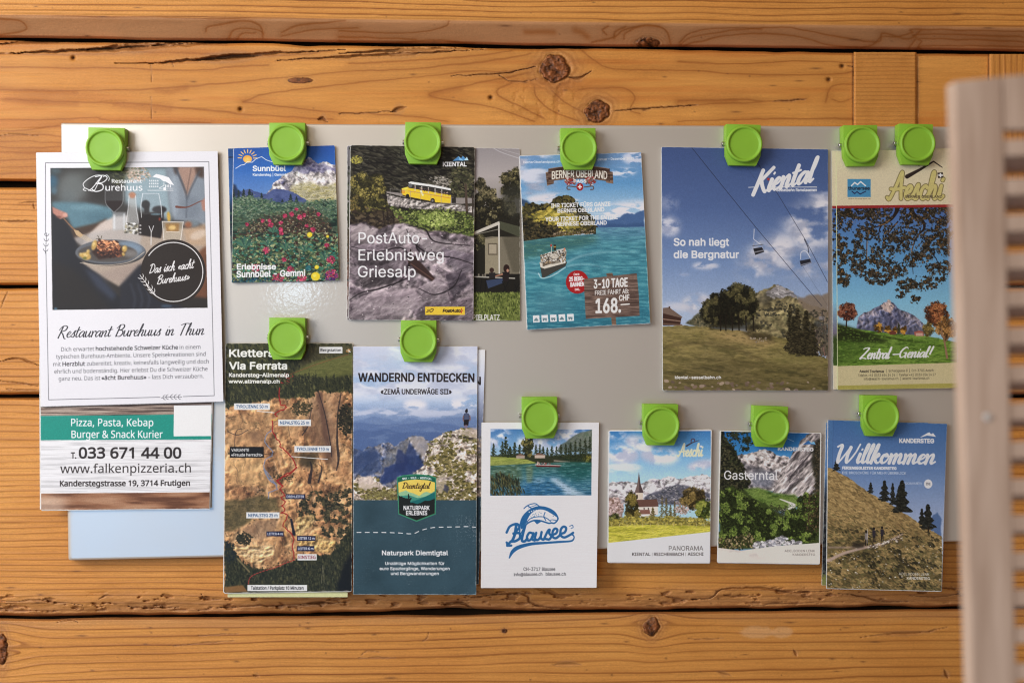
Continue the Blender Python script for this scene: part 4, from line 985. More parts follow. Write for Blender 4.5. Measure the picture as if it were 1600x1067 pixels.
    cv.script('Restaurant Burehuus in Thun', 226, 566, 1240, 40, (48, 46, 54), 6.4, .30, -.020, taper=True)
    ic = (88, 88, 94)
    def para(y, parts, slope=-.018):
        for tx, a0, a1, bd in parts: cv.text(tx, a0, y + slope * (a0 - 240), a1, 28, (52, 50, 54) if bd else ic, 2.3 if bd else .7, 'n', slope=slope)
    para(662, [('Dich erwartet', 247, 476, 0), ('hochstehende Schweizer Küche', 488, 1058, 1), ('in einem', 1070, 1214, 0)])
    para(712, [('typischen Burehuus-Ambiente. Unsere Speisekreationen sind', 212, 1250, 0)])
    para(764, [('mit', 192, 244, 0), ('Herzblut', 257, 412, 1), ('zubereitet, kreativ, keinesfalls langweilig und doch', 425, 1272, 0)])
    para(815, [('ehrlich und bodenständig. Hier erlebst Du die Schweizer Küche', 200, 1264, 0)])
    para(865, [('ganz neu. Das ist', 230, 518, 0), ('«ächt Burehuus»', 528, 838, 1), ('– lass Dich verzaubern.', 850, 1236, 0)])
    return cv

def art_pizza():
    cv = Canvas([(63, 560), (333, 556), (327, 794), (64, 796.5)], (226, 224, 224), 12); cv.zoom(3.68, 40, 600)
    w1 = cv.mpoly([(80, -160), (1080, -160), (1068, 175), (80, 183)]); f = cv.fbm(200, 5, 1, 4); cv.put(w1, cv.mix(cv.stretch(f, .3, .7), [(88, 66, 58), (150, 124, 108), (190, 168, 150)]))
    teal = (22, 164, 142); cv.poly([(80, 183), (1075, 173), (1072, 318), (80, 323)], teal)
    cv.poly([(853, 123), (1069, 120), (1066, 298), (851, 300)], (238, 237, 234))
    cv.text('Pizza, Pasta, Kebap', 262, 241, 734, 42, (246, 250, 248), 1.6, 'n'); cv.text('Burger & Snack Kurier', 264, 309, 788, 42, (246, 250, 248), 1.6, 'n')
    pw = cv.mpoly([(80, 323), (1075, 318), (1065, 622), (80, 628)]); cv.put(pw, cv.mix(cv.stretch(cv.fbm(160, 8, 3, 4), .3, .7), [(208, 206, 206), (232, 230, 230), (240, 238, 238)]))
    br = (72, 62, 58)
    cv.text('T.', 262, 427, 290, 34, br, 3, 'n'); cv.text('033 671 44 00', 308, 425, 893, 60, (60, 50, 47), 5.2, 'n'); cv.text('www.falkenpizzeria.ch', 200, 511, 950, 50, br, 1.0, 'n', slope=-.006); cv.text('Kanderstegstrasse 19, 3714 Frutigen', 198, 586, 944, 31, br, 3.2, 'n', slope=-.004)
    w2 = cv.mpoly([(80, 628), (1075, 621), (1060, 730), (80, 735)]); cv.put(w2, cv.mix(cv.stretch(cv.fbm(220, 22, 5, 4), .28, .72), [(126, 74, 44), (170, 112, 74), (190, 138, 100)])); cv.ell(150, 690, 90, 50, (226, 200, 176), .55, soft=25)
    cv.wear(.35); return cv

def art_sunnbuel():
    cv = Canvas([(365, 232), (523, 227.5), (530, 438), (362, 442)], (40, 70, 60), 13); cv.zoom(3.81, 340, 180)
    cv.put(1.0, cv.vgrad([(180, (36, 92, 190)), (330, (50, 116, 208)), (470, (110, 152, 212)), (560, (80, 110, 90))]))
    cv.poly([(60, 300), (300, 420), (330, 480), (60, 520)], (70, 120, 200), .35, soft=30)
    m = cv.mpoly([(290, 470), (340, 400), (420, 345), (470, 295), (505, 262), (540, 250), (590, 285), (640, 280), (730, 300), (730, 560), (300, 560)], rough=9); cv.rock(m, [(92, 92, 130), (150, 142, 150), (216, 206, 200), (238, 230, 222)], 70, 40, .6, 1, .35)
    sh = cv.mpoly([(505, 262), (545, 250), (600, 300), (640, 290), (720, 310), (700, 330), (620, 345), (560, 335), (500, 345), (440, 340)], soft=4, rough=12); cv.put(sh, (82, 82, 140), .5)
    gr = cv.mpoly([(430, 430), (520, 400), (620, 420), (730, 385), (730, 560), (480, 560)], soft=8, rough=10); cv.grass(gr, [(122, 120, 66), (176, 164, 92), (196, 188, 150), (140, 134, 80)], 26, 12, 3, .85)
    bl = cv.mpoly([(60, 440), (140, 455), (200, 440), (250, 462), (300, 468), (340, 440), (420, 450), (470, 470), (540, 510), (540, 560), (60, 560)], rough=6); cv.put(bl, cv.mix(cv.fbm(40, 25, 5), [(44, 62, 120), (88, 104, 160), (60, 82, 140)]))
    cv.poly([(60, 380), (110, 420), (150, 470), (60, 500)], (34, 58, 100), 1, soft=4, rough=6)
    for x, yt, w in ((95, 440, 40), (125, 445, 34), (155, 440, 40), (190, 440, 44), (205, 460, 30), (262, 460, 30), (435, 470, 34), (470, 485, 26), (385, 500, 20), (640, 500, 18)): cv.conifer(x, yt, 520, w, [(26, 44, 52), (40, 62, 60), (34, 52, 50)])
    M = cv.mpoly([(60, 495), (200, 490), (330, 520), (500, 525), (730, 505), (740, 1010), (60, 1010)], 8, 8)
    cv.put(M, cv.mix(cv.stretch(cv.fbm(50, 24, 8, 5), .3, .7), [(22, 46, 40), (52, 88, 66), (92, 118, 92), (60, 80, 60)]))
    X, Y = cv.XY(); far = M * sstep(640, 520, Y)
    cv.dabs(far, 900, [(70, 106, 84), (110, 134, 106), (50, 84, 68), (134, 150, 122), (90, 120, 80)], 5, 1.8)
    hl = cv.mpoly([(130, 700), (250, 620), (420, 590), (560, 560), (660, 640), (710, 760), (560, 760), (300, 740)], 16); cv.put(hl, (66, 46, 40), .75); cv.dabs(hl, 700, [(96, 60, 50), (60, 74, 44), (120, 104, 70), (52, 34, 34), (150, 142, 112)], 5, 1.5)
    lo = M * sstep(680, 760, Y); cv.dabs(lo, 1500, [(34, 62, 48), (60, 92, 56), (26, 44, 40), (86, 110, 66), (110, 120, 84), (70, 44, 36), (44, 100, 80)], 8, 2.2)
    cv.dabs(lo, 350, [(140, 152, 96), (166, 170, 120), (40, 120, 104), (70, 140, 110)], 6, 1.8)
    for cx, cy, r in ((160, 770, 62), (330, 690, 40), (405, 790, 46), (520, 800, 44), (300, 770, 46), (95, 820, 36), (640, 850, 50)):      # big leaves
        for k in range(7):
            a = -math.pi * (.08 + .84 * k / 6); cv.line([(cx, cy + r * .3), (cx + r * .55 * math.cos(a), cy + r * .5 * math.sin(a)), (cx + r * math.cos(a), cy + r * .85 * math.sin(a))], [2, r * .26, 2], [(64, 118, 96), (46, 92, 80), (84, 128, 92)][k % 3], .92, True)
    for cx, cy, r in ((290, 805, 20), (395, 862, 12), (437, 918, 22), (675, 860, 24), (680, 950, 34), (360, 970, 34), (500, 975, 28), (318, 655, 14), (175, 650, 9), (268, 630, 10), (440, 590, 14), (490, 610, 16), (515, 595, 10), (375, 640, 9), (378, 680, 12), (380, 705, 10), (568, 682, 14), (530, 660, 10), (650, 775, 12), (310, 630, 10), (600, 590, 10), (400, 600, 12), (470, 560, 8), (230, 910, 26)):
        cv.dabs(cv.mell(cx, cy, r, r * .9), int(10 + r), [(196, 40, 84), (226, 84, 120), (150, 26, 66), (206, 54, 92)], 5, 1.2)
    cv.dabs(cv.mell(680, 960, 40, 30), 22, [(120, 40, 140), (70, 30, 120), (190, 60, 140)], 6); cv.ell(540, 910, 18, 18, (34, 130, 150), .7, soft=4); cv.dabs(cv.mell(60, 990, 300, 24) , 30, [(20, 50, 80), (30, 90, 110)], 8)
    for x, y, r in ((548, 712, 16), (590, 905, 13), (583, 960, 27), (655, 722, 9)): cv.ell(x, y, r, r * .95, (238, 208, 36), 1, soft=1.5); cv.ell(x - r * .2, y - r * .2, r * .4, r * .35, (252, 236, 110), .7, soft=2)
    cv.dabs(M * sstep(600, 800, Y), 120, [(214, 206, 176), (196, 190, 150)], 3, 1.2); cv.line([(455, 745), (480, 800), (492, 850)], 3, (130, 130, 100), .8, True); cv.line([(490, 800), (480, 900)], 3, (150, 150, 120), .7)
    wt = (244, 244, 244)
    cv.ell(178, 262, 27, 22, (244, 168, 60)); cv.ell(178, 268, 20, 16, (250, 196, 96), soft=4)
    for k in range(9):
        a = math.pi * (1.02 + .97 * k / 8); cv.line([(178 + 36 * math.cos(a), 258 + 34 * math.sin(a)), (178 + 56 * math.cos(a), 258 + 52 * math.sin(a))], 6, (246, 190, 110))
    cv.line([(108, 318), (140, 298), (158, 296), (178, 278), (205, 282), (228, 262), (262, 248), (290, 268), (320, 278), (345, 284), (375, 284)], 3.6, wt)
    cv.text('Sunnbüel', 210, 333, 405, 30, wt, 3.6, 'i'); cv.text('Kandersteg | Gemmi', 210, 362, 405, 14, wt, 1.9, 'i')
    cv.text('Erlebnisse', 116, 918, 346, 32, wt, 3.8, 'i'); cv.text('Sunnbüel - Gemmi', 114, 965, 520, 36, wt, 4.0, 'i', slope=-.02)
    cv.wear(.25); return cv

def art_plain(quad, fn, seed):
    cv = Canvas(quad, (120, 120, 120), seed); fn(cv); return cv

def art_postauto():
    cv = Canvas([(547.5, 227), (742, 230.2), (739.4, 501), (545, 499.6)], (60, 54, 46), 14); cv.zoom(3.138, 530, 180)
    cv.put(1.0, cv.mix(cv.stretch(cv.fbm(60, 14, 1, 5, .25), .3, .75), [(28, 24, 20), (52, 46, 36), (78, 72, 56), (44, 40, 32)]))
    X, Y = cv.XY(); top = sstep(420, 380, Y)
    cv.dabs(top, 1100, [(30, 26, 22), (64, 60, 46), (90, 86, 68), (40, 38, 28), (22, 20, 18)], 6, 3.2, .25, .35, a=.7)
    cv.line([(70, 175), (150, 205), (230, 215)], 3, (110, 104, 90), .5, True); cv.line([(200, 170), (300, 230), (330, 235)], 3, (96, 90, 78), .4, True)
    cv.dabs(cv.mell(600, 330, 60, 90), 160, [(84, 84, 52), (60, 62, 40), (110, 104, 70)], 6, 1.5)
    cv.dabs(cv.mell(490, 330, 60, 30), 60, [(200, 190, 176), (150, 142, 130)], 4, 2, a=.6)
    cv.crown(140, 360, 90, 90, (72, 66, 30), (128, 116, 48), (176, 156, 76), 420, 7); cv.crown(180, 460, 80, 60, (66, 62, 30), (116, 108, 46), (156, 140, 66), 260, 6); cv.crown(90, 450, 50, 60, (60, 54, 28), (104, 92, 40), (150, 120, 60), 200, 6); cv.dabs(cv.mell(85, 220, 30, 20), 60, [(176, 164, 60), (120, 116, 50)], 5)
    # road wall and bus
    wl = cv.mpoly([(232, 385), (320, 408), (550, 440), (660, 450), (660, 480), (520, 470), (330, 455), (240, 440)], rough=4); cv.rock(wl, [(92, 84, 80), (150, 140, 134), (188, 178, 170)], 14, 8, 0, 4, .5)
    cv.poly([(232, 382), (330, 405), (550, 436), (660, 432), (660, 408), (540, 405), (232, 375)], (146, 136, 130), 1, rough=2)
    yel = (240, 190, 28)
    cv.poly([(306, 360), (336, 352), (440, 372), (549, 392), (546, 432), (470, 428), (340, 404), (310, 390)], yel); cv.poly([(338, 330), (350, 327), (445, 342), (546, 362), (549, 393), (440, 374), (340, 357)], (60, 56, 52)); cv.poly([(338, 331), (352, 326), (450, 341), (546, 360), (548, 370), (440, 350), (345, 338)], (226, 222, 214))
    for x in (372, 405, 437, 470, 503): cv.line([(x, 345 + (x - 372) * .17), (x, 370 + (x - 372) * .17)], 4, (196, 188, 176))
    cv.dabs(cv.mpoly([(360, 352), (540, 382), (540, 392), (360, 362)]), 30, [(176, 150, 130), (120, 90, 76), (90, 60, 50)], 4); cv.ell(348, 345, 10, 10, (110, 112, 116), .9)
    cv.poly([(306, 360), (336, 353), (336, 362), (310, 370)], (250, 208, 60)); cv.rect(306, 366, 322, 384, (226, 150, 30), .9); cv.line([(312, 394), (345, 404), (470, 428)], 5, (60, 50, 40)); cv.line([(400, 372), (410, 392)], 9, (250, 250, 240), .6); cv.line([(340, 372), (545, 408)], 2, (196, 60, 30), .6)
    cv.ell(335, 398, 9, 11, (40, 36, 34)); cv.ell(458, 420, 11, 12, (40, 36, 34)); cv.ell(458, 420, 5, 6, (130, 124, 120)); cv.rect(550, 400, 572, 432, (52, 46, 42))
    for x in range(250, 560, 50): cv.line([(x, 360 + (x - 250) * .14), (x, 412 + (x - 250) * .1)], 2.4, (150, 144, 138), .8)
    cv.line([(250, 362), (560, 405)], 1.8, (160, 154, 148), .7); cv.line([(620, 340), (628, 520)], [10, 14], (88, 70, 58)); cv.line([(655, 400), (655, 520)], 8, (70, 58, 48))
    # green slope
    gs = cv.mpoly([(240, 462), (400, 470), (540, 472), (665, 500), (665, 590), (500, 580), (300, 520)], 6, 8); cv.put(gs, (70, 82, 34)); cv.dabs(gs, 800, [(92, 110, 42), (120, 136, 56), (56, 66, 28), (140, 150, 74), (44, 50, 26)], 6, 1.3)
    cv.dabs(cv.mell(480, 510, 90, 34), 160, [(140, 158, 66), (164, 176, 92), (110, 130, 52)], 6, 1.2)
    cv.dabs(cv.mpoly([(60, 490), (250, 470), (300, 540), (60, 570)], 10), 220, [(40, 30, 24), (74, 60, 40), (58, 44, 34), (100, 84, 60)], 8, 2)
    for x in (215, 235, 262): cv.line([(x, 470), (x + 8, 560)], 6, (40, 28, 24), .8, soft=1)
    # rocks
    rk = cv.mpoly([(40, 545), (120, 520), (200, 560), (250, 540), (330, 530), (420, 570), (520, 570), (665, 600), (665, 1015), (40, 1015)], 3, 8)
    cv.rock(rk, [(44, 36, 42), (88, 74, 82), (132, 116, 124), (176, 160, 162)], 150, 80, .5, 11, .4)
    for q, c, a in (([(50, 540), (130, 530), (190, 560), (150, 640), (60, 620)], (176, 160, 160), .6), ([(260, 560), (330, 540), (440, 600), (400, 640), (300, 620)], (196, 184, 182), .55), ([(330, 580), (520, 610), (650, 660), (600, 700), (420, 660)], (176, 164, 166), .5), ([(60, 640), (200, 650), (330, 700), (260, 800), (100, 780)], (138, 122, 132), .5), ([(100, 780), (230, 740), (330, 760), (250, 840), (110, 850)], (60, 50, 54), .75), ([(60, 650), (200, 680), (290, 700), (200, 740), (90, 740)], (52, 44, 48), .6), ([(380, 850), (470, 810), (560, 850), (520, 920), (400, 920)], (170, 154, 158), .55), ([(500, 640), (660, 680), (660, 780), (560, 760)], (126, 112, 126), .6), ([(50, 920), (200, 860), (360, 850), (420, 930), (300, 1000), (50, 1000)], (168, 150, 156), .55), ([(520, 780), (600, 760), (650, 830), (560, 900)], (66, 56, 68), .6), ([(420, 930), (660, 890), (660, 1010), (400, 1010)], (96, 78, 88), .5)): 
        mk = cv.mpoly(q, 3, 14); X, Y = cv.XY(); qa = np.array(q, float); t_ = np.clip((Y - qa[:, 1].min()) / (np.ptp(qa[:, 1]) + 1), 0, 1)[..., None]
        tone = np.asarray(c) / 255.0 * (1.14 - 0.42 * t_); cv.put(mk, np.ones(cv.a.shape) * tone, min(.92, a + .22)); cv.put(np.clip(blur(mk, 5) - mk, 0, 1), (34, 26, 32), .8)
    cv.rock(rk, [(50, 40, 46), (112, 96, 102), (160, 144, 148), (206, 194, 192)], 60, 22, -.45, 31, .7, .26)
    for q in ([(330, 560), (360, 620), (440, 680), (560, 700), (660, 730)], [(60, 645), (180, 670), (300, 650), (340, 700), (320, 790), (240, 850)], [(45, 910), (110, 870), (200, 850), (330, 800), (380, 740)], [(330, 540), (420, 560), (470, 620), (640, 640)], [(390, 850), (470, 880), (560, 840), (600, 760)], [(400, 600), (380, 650), (430, 700)]): cv.line(q, [3, 8, 3], (34, 26, 30), .85, True, 1)
    for a in np.linspace(0, 1, 6): cv.line([(390 + 30 * a, 900 - 10 * a), (440, 850 + 30 * a), (520, 840 + 22 * a), (540, 880 + 10 * a)], 2.5, (96, 82, 90), .6, True)
    cv.poly([(330, 700), (370, 690), (470, 800), (455, 815), (380, 770)], (66, 42, 36), .95, soft=2); cv.line([(340, 720), (460, 805)], 6, (112, 76, 62), .8); cv.line([(350, 660), (345, 740)], 7, (54, 38, 34)); cv.line([(380, 700), (410, 690)], 5, (120, 90, 80), .8)
    cv.dabs(rk, 40, [(216, 206, 204), (40, 32, 36)], 2.4, 1.8)
    wt = (236, 232, 230)
    for t, x0, x1, y in (('PostAuto-', 95, 430, 629), ('Erlebnisweg', 95, 512, 712), ('Griesalp', 92, 375, 794)): cv.text(t, x0, y, x1, 54, wt, 1.5, 'i', .95)
    cv.text('KIENTAL', 509, 251, 624, 20, (244, 244, 244), 2.6, 'i'); cv.poly([(556, 225), (585, 202), (598, 212), (606, 200), (620, 215), (634, 222)], (80, 150, 214)); cv.poly([(585, 202), (598, 214), (610, 225), (590, 222)], (130, 190, 234)); cv.poly([(626, 205), (634, 222), (612, 222)], (170, 210, 240))
    cv.text('Hauptpartner', 88, 960, 170, 8, (170, 160, 160), .5, 'i', .7)
    cv.rect(421, 939, 616, 979, (244, 186, 34)); cv.text('PostAuto', 508, 966, 594, 15, (40, 34, 30), 2.4, 'i', shear=.2)
    cv.line([(428, 966), (440, 962), (452, 950), (462, 952), (456, 962), (445, 966)], 3.5, (40, 34, 30), 1, True); cv.ell(440, 957, 10, 7, (244, 186, 34), 1); cv.ell(440, 957, 8, 5, (40, 34, 30)); cv.ell(440, 957, 5, 2.5, (244, 186, 34)); cv.poly([(596, 948), (602, 948), (602, 954), (611, 957), (602, 962), (600, 972), (594, 966), (600, 958)], (206, 40, 30))
    cv.wear(.55); return cv

def art_camping():
    cv = Canvas([(700, 231), (812, 232.6), (812.7, 501), (700, 501)], (150, 148, 150), 15); cv.zoom(3.138, 530, 180)
    cv.put(1.0, cv.vgrad([(160, (150, 142, 142)), (300, (172, 162, 158)), (420, (150, 142, 134))]))
    cv.line([(760, 165), (800, 185), (890, 215)], 4, (196, 192, 194), .6, True); cv.line([(800, 170), (890, 195)], 2, (210, 206, 206), .5)
    cv.poly([(540, 480), (890, 480), (890, 930), (540, 930)], (40, 36, 24))
    cv.crown(850, 340, 60, 80, (44, 42, 22), (92, 84, 50), (140, 128, 80), 360, 7); cv.crown(720, 420, 75, 70, (48, 44, 24), (108, 98, 62), (152, 138, 96), 360, 7); cv.crown(690, 340, 26, 40, (60, 56, 34), (120, 108, 74), (150, 136, 98), 100, 5); cv.crown(800, 460, 70, 60, (52, 46, 26), (120, 110, 70), (160, 148, 104), 300, 7); cv.crown(700, 500, 50, 50, (42, 38, 22), (92, 84, 52), (130, 120, 80), 180, 6); cv.crown(690, 620, 36, 40, (48, 46, 26), (104, 96, 60), (140, 130, 86), 140, 6)
    cv.poly([(800, 360), (890, 340), (890, 480), (860, 510), (800, 470)], (58, 58, 46), .7, soft=12)
    cv.poly([(715, 600), (750, 595), (890, 600), (890, 780), (715, 780)], (128, 118, 96)); cv.poly([(715, 610), (780, 598), (785, 780), (716, 780)], (152, 140, 112)); cv.poly([(800, 600), (890, 590), (890, 770), (850, 770)], (100, 92, 72), .8, soft=4); cv.rect(730, 628, 776, 686, (110, 98, 78)); cv.rect(735, 634, 771, 680, (168, 154, 128))
    cv.poly([(655, 575), (785, 520), (790, 535), (655, 590)], (196, 188, 172)); cv.poly([(785, 520), (890, 548), (890, 600), (790, 560)], (84, 86, 62), .95); cv.line([(783, 530), (786, 885)], 7, (206, 200, 186)); cv.line([(668, 586), (780, 560)], 3, (150, 144, 126))
    cv.rect(655, 778, 890, 880, (34, 30, 22)); cv.line([(665, 792), (760, 796), (860, 800)], 6, (170, 164, 150))
    cv.ell(820, 752, 15, 20, (52, 30, 24)); cv.poly([(800, 770), (836, 765), (830, 815), (800, 812)], (40, 30, 30)); cv.line([(800, 780), (760, 792)], 7, (176, 120, 92)); cv.poly([(720, 810), (800, 800), (805, 822), (730, 850)], (60, 76, 110)); cv.ell(748, 760, 11, 12, (70, 44, 34)); cv.poly([(735, 772), (765, 772), (765, 800), (735, 800)], (46, 40, 40)); cv.ell(826, 762, 6, 8, (190, 134, 106))
    for q in ([(800, 815), (825, 875)], [(830, 815), (800, 875)], [(720, 800), (715, 870)], [(860, 830), (880, 875)], [(700, 800), (690, 870)], [(880, 830), (858, 872)]): cv.line(q, 4, (20, 18, 16))
    for x, h in ((680, 14), (700, 12), (712, 16)): cv.rect(x, 792 - h, x + 8, 792, (150, 140, 120), .8)
    g = cv.mpoly([(540, 872), (890, 868), (890, 1015), (540, 1015)], 2); cv.grass(g, [(58, 72, 22), (96, 110, 38), (124, 134, 58), (80, 94, 30)], 12, 10, 5); cv.dabs(g, 400, [(110, 124, 48), (66, 80, 26), (134, 144, 66)], 4, 2.5, 1.5, .4)
    cv.text('ERLEBNISSPIELPLATZ', 520, 1004, 786, 26, (214, 212, 206), 1.8, 'i'); cv.wear(.35); return cv

def art_bop():
    cv = Canvas([(811.8, 244), (1001.7, 238.4), (1016, 505), (824, 515)], (70, 140, 160), 16); cv.zoom(3.139, 800, 190)
    cv.put(1.0, cv.vgrad([(150, (112, 152, 200)), (300, (92, 156, 210)), (420, (150, 190, 220)), (510, (176, 200, 220))]))
    X, Y = cv.XY(); sky = sstep(520, 500, Y)
    cv.clouds(sky * sstep(420, 150, X + (Y - 170) * .6), (208, 210, 222), 130, 50, 3, .42, .2, .95, (160, 166, 186)); cv.clouds(sky * cv.mell(560, 430, 150, 36, -.12, 12), (222, 220, 226), 60, 22, 5, .40, .14); cv.clouds(sky * cv.mell(540, 250, 70, 20, -.1, 8), (214, 218, 230), 40, 16, 7, .45, .14); cv.clouds(sky * cv.mell(200, 380, 130, 26, 0, 8), (214, 212, 218), 60, 22, 8, .38, .14); cv.clouds(sky * cv.mell(600, 180, 60, 30, 0, 8), (200, 206, 222), 40, 16, 9, .42, .14)
    cv.poly([(410, 520), (410, 480), (480, 485), (530, 470), (570, 450), (600, 455), (650, 435), (650, 522)], (74, 112, 168), 1, soft=2, rough=6); cv.poly([(420, 520), (470, 500), (560, 505), (650, 495), (650, 522)], (60, 96, 150), .8, soft=4)
    cv.poly([(40, 370), (80, 395), (130, 420), (130, 480), (40, 480)], (56, 88, 130), 1, soft=3, rough=6)
    hl = cv.mpoly([(46, 590), (46, 420), (70, 400), (110, 400), (140, 410), (190, 400), (220, 370), (262, 362), (300, 375), (320, 400), (360, 440), (400, 480), (415, 520), (412, 552), (250, 560), (130, 575)], 1, 9)
    cv.put(hl, (62, 58, 34)); cv.dabs(hl, 900, [(84, 78, 36), (52, 52, 30), (118, 106, 48), (40, 40, 28), (96, 86, 44)], 8, 1.4); cv.dabs(cv.mpoly([(100, 470), (200, 430), (330, 480), (300, 520), (150, 520)], 14) * hl, 260, [(170, 150, 50), (200, 178, 66), (130, 122, 46)], 8, 2); cv.dabs(cv.mpoly([(46, 480), (160, 500), (250, 540), (130, 580), (46, 590)], 8) * hl, 420, [(44, 42, 26), (74, 66, 38), (100, 84, 48), (34, 34, 24)], 7, 1.3)
    cv.dabs(cv.mpoly([(200, 540), (410, 530), (412, 552), (200, 560)]), 60, [(170, 150, 120), (120, 96, 70)], 4)
    wt = cv.mpoly([(40, 590), (130, 577), (250, 562), (412, 552), (412, 520), (660, 516), (690, 1030), (40, 1030)])
    cv.put(wt, cv.vgrad([(515, (92, 142, 176)), (600, (74, 150, 168)), (760, (60, 146, 164)), (1020, (44, 128, 152))]))
    cv.put(wt * cv.mpoly([(40, 585), (250, 562), (412, 552), (420, 590), (250, 640), (40, 680)], 14), (66, 118, 100), .75)
    rp = cv.fbm(46, 7, 21, 4); cv.put(wt * sstep(.56, .7, rp), (110, 186, 192), .45); cv.put(wt * sstep(.46, .34, rp), (34, 104, 128), .35)
    for q, wd in (([(270, 690), (340, 660), (460, 640), (640, 640)], 10), ([(270, 710), (360, 700), (480, 720)], 8), ([(120, 700), (90, 690), (50, 700)], 6), ([(140, 750), (90, 740), (60, 730)], 7)): cv.line(q, [wd, wd * .6, 2], (190, 222, 226), .5, True, 4)
    cv.ell(190, 890, 100, 60, (110, 160, 170), .35, soft=30)
    # paddle steamer
    cv.poly([(135, 695), (260, 680), (270, 690), (262, 710), (160, 765), (148, 765)], (76, 74, 66)); cv.poly([(135, 690), (200, 690), (262, 684), (262, 694), (160, 722), (140, 715)], (214, 206, 188)); cv.poly([(140, 655), (190, 640), (258, 625), (268, 640), (262, 688), (200, 700), (140, 694)], (150, 140, 122)); cv.poly([(150, 690), (200, 672), (215, 690), (150, 712)], (120, 104, 84)); cv.poly([(218, 630), (256, 622), (268, 634), (225, 650)], (196, 196, 190))
    cv.dabs(cv.mpoly([(140, 650), (260, 630), (262, 690), (145, 695)]), 110, [(230, 226, 214), (60, 54, 50), (170, 140, 100), (112, 100, 88), (220, 216, 206)], 4, 1.3); cv.rect(204, 604, 216, 632, (60, 48, 38)); cv.rect(204, 612, 216, 618, (190, 150, 60)); cv.line([(192, 602), (194, 650)], 2.5, (220, 214, 200)); cv.ell(206, 660, 20, 12, (206, 198, 180), .8); cv.line([(130, 745), (148, 768), (200, 755), (262, 715)], 5, (216, 232, 232), .7, True, 1); cv.poly([(188, 604), (196, 602), (196, 612), (188, 614)], (210, 60, 50)); cv.ell(258, 625, 4, 6, (230, 120, 80), .9)
    # wooden shield logo
    def planks(q, seed, base=((92, 66, 52), (124, 94, 74), (150, 116, 92))): cv.put(cv.mpoly(q), cv.mix(cv.stretch(cv.fbm(60, 5, seed, 4), .3, .7), base))
    def arcq(x0, x1, yt, yb, sag, n=12):
        t = np.linspace(0, 1, n); tp = np.c_[x0 + (x1 - x0) * t, yt - sag * (1 - (2 * t - 1) ** 2)]; bt = np.c_[x0 + (x1 - x0) * t, yb - sag * (1 - (2 * t - 1) ** 2)]; return np.vstack([tp, bt[::-1]])
    planks([(165, 250), (205, 240), (205, 305), (172, 316)], 41); planks([(455, 240), (494, 248), (497, 306), (462, 300)], 42)
    planks(arcq(178, 480, 232, 296, 14), 43, ((72, 48, 40), (104, 76, 62), (126, 96, 78))); cv.line(arcq(184, 474, 232, 232, 14)[:12], 3, (180, 150, 124), .7); cv.line(arcq(184, 474, 292, 292, 14)[:12], 3, (150, 118, 96), .7)
    cv.text('BERNER OBERLAND', 196, 284, 466, 38, (230, 218, 202), 1.8, 'i', arc=10)
    for sg in (-1, 1):
        cx = 335 + sg * 48; cv.dabs(cv.mell(cx, 292, 26, 20), 46, [(214, 204, 192), (160, 40, 34), (120, 100, 90), (190, 60, 50)], 5, 1.4); cv.line([(335 + sg * 20, 322), (335 + sg * 60, 318), (335 + sg * 64, 332), (335 + sg * 50, 334)], 5, (110, 82, 66), 1, True)
    cv.text('PASS', 303, 300, 364, 14, (244, 236, 226), 2, 'i'); cv.ell(333, 321, 17, 19, (196, 34, 34)); cv.rect(330, 311, 336, 331, (250, 248, 246)); cv.rect(323, 318, 343, 324, (250, 248, 246))
    w_ = (240, 240, 236)
    cv.text('bernerOberlandpass.ch', 56, 206, 236, 11, (232, 232, 238), .9, 'i', .8, slope=-.02); cv.text('Januar – Dezember 2025', 420, 192, 598, 12, (236, 236, 240), .9, 'i', .85, slope=-.03)
    cv.text('IHR TICKET FÜRS GANZE', 192, 423, 482, 20, w_, 1.9, 'i', slope=-.03); cv.text('BERNER OBERLAND', 224, 448, 452, 19, w_, 1.9, 'i', slope=-.03); cv.line([(205, 456), (480, 452)], 1.5, w_, .5); cv.text('YOUR TICKET FOR THE ENTIRE', 164, 490, 518, 20, w_, 1.9, 'i', slope=-.035); cv.text('BERNESE OBERLAND', 222, 513, 464, 19, w_, 1.9, 'i', slope=-.03)
    cv.ell(320, 787, 56, 57, (206, 28, 30)); cv.text('ÜBER', 303, 755, 330, 9, w_, 1.4, 'i', slope=-.05); cv.text('25 BERG-', 281, 783, 354, 20, w_, 2.6, 'i', slope=-.05); cv.text('BAHNEN', 287, 810, 354, 20, w_, 2.6, 'i', slope=-.06); cv.text('INKL.', 308, 829, 334, 10, w_, 1.6, 'i', slope=-.05)
    planks([(462, 745), (492, 742), (498, 760), (466, 762)], 51); planks([(486, 950), (508, 948), (512, 998), (490, 1000)], 52); planks([(352, 772), (612, 744), (622, 850), (626, 952), (362, 968), (356, 860)], 53, ((98, 74, 64), (122, 96, 84), (146, 118, 102))); cv.line([(354, 832), (616, 812)], 2.5, (70, 50, 42), .8); cv.line([(358, 905), (622, 888)], 2.5, (70, 50, 42), .8)
    l_ = (238, 230, 218); cv.text('3-10 TAGE', 402, 818, 566, 42, l_, 3.4, 'i', slope=-.06); cv.text('FREIE FAHRT AB:', 407, 852, 572, 22, l_, 1.7, 'i', slope=-.06); cv.text('168.', 412, 938, 532, 68, l_, 5.5, 'i', slope=-.03); cv.text('CHF', 526, 878, 575, 26, l_, 2.6, 'i', slope=-.06); cv.line([(535, 898), (575, 895)], 6, l_)
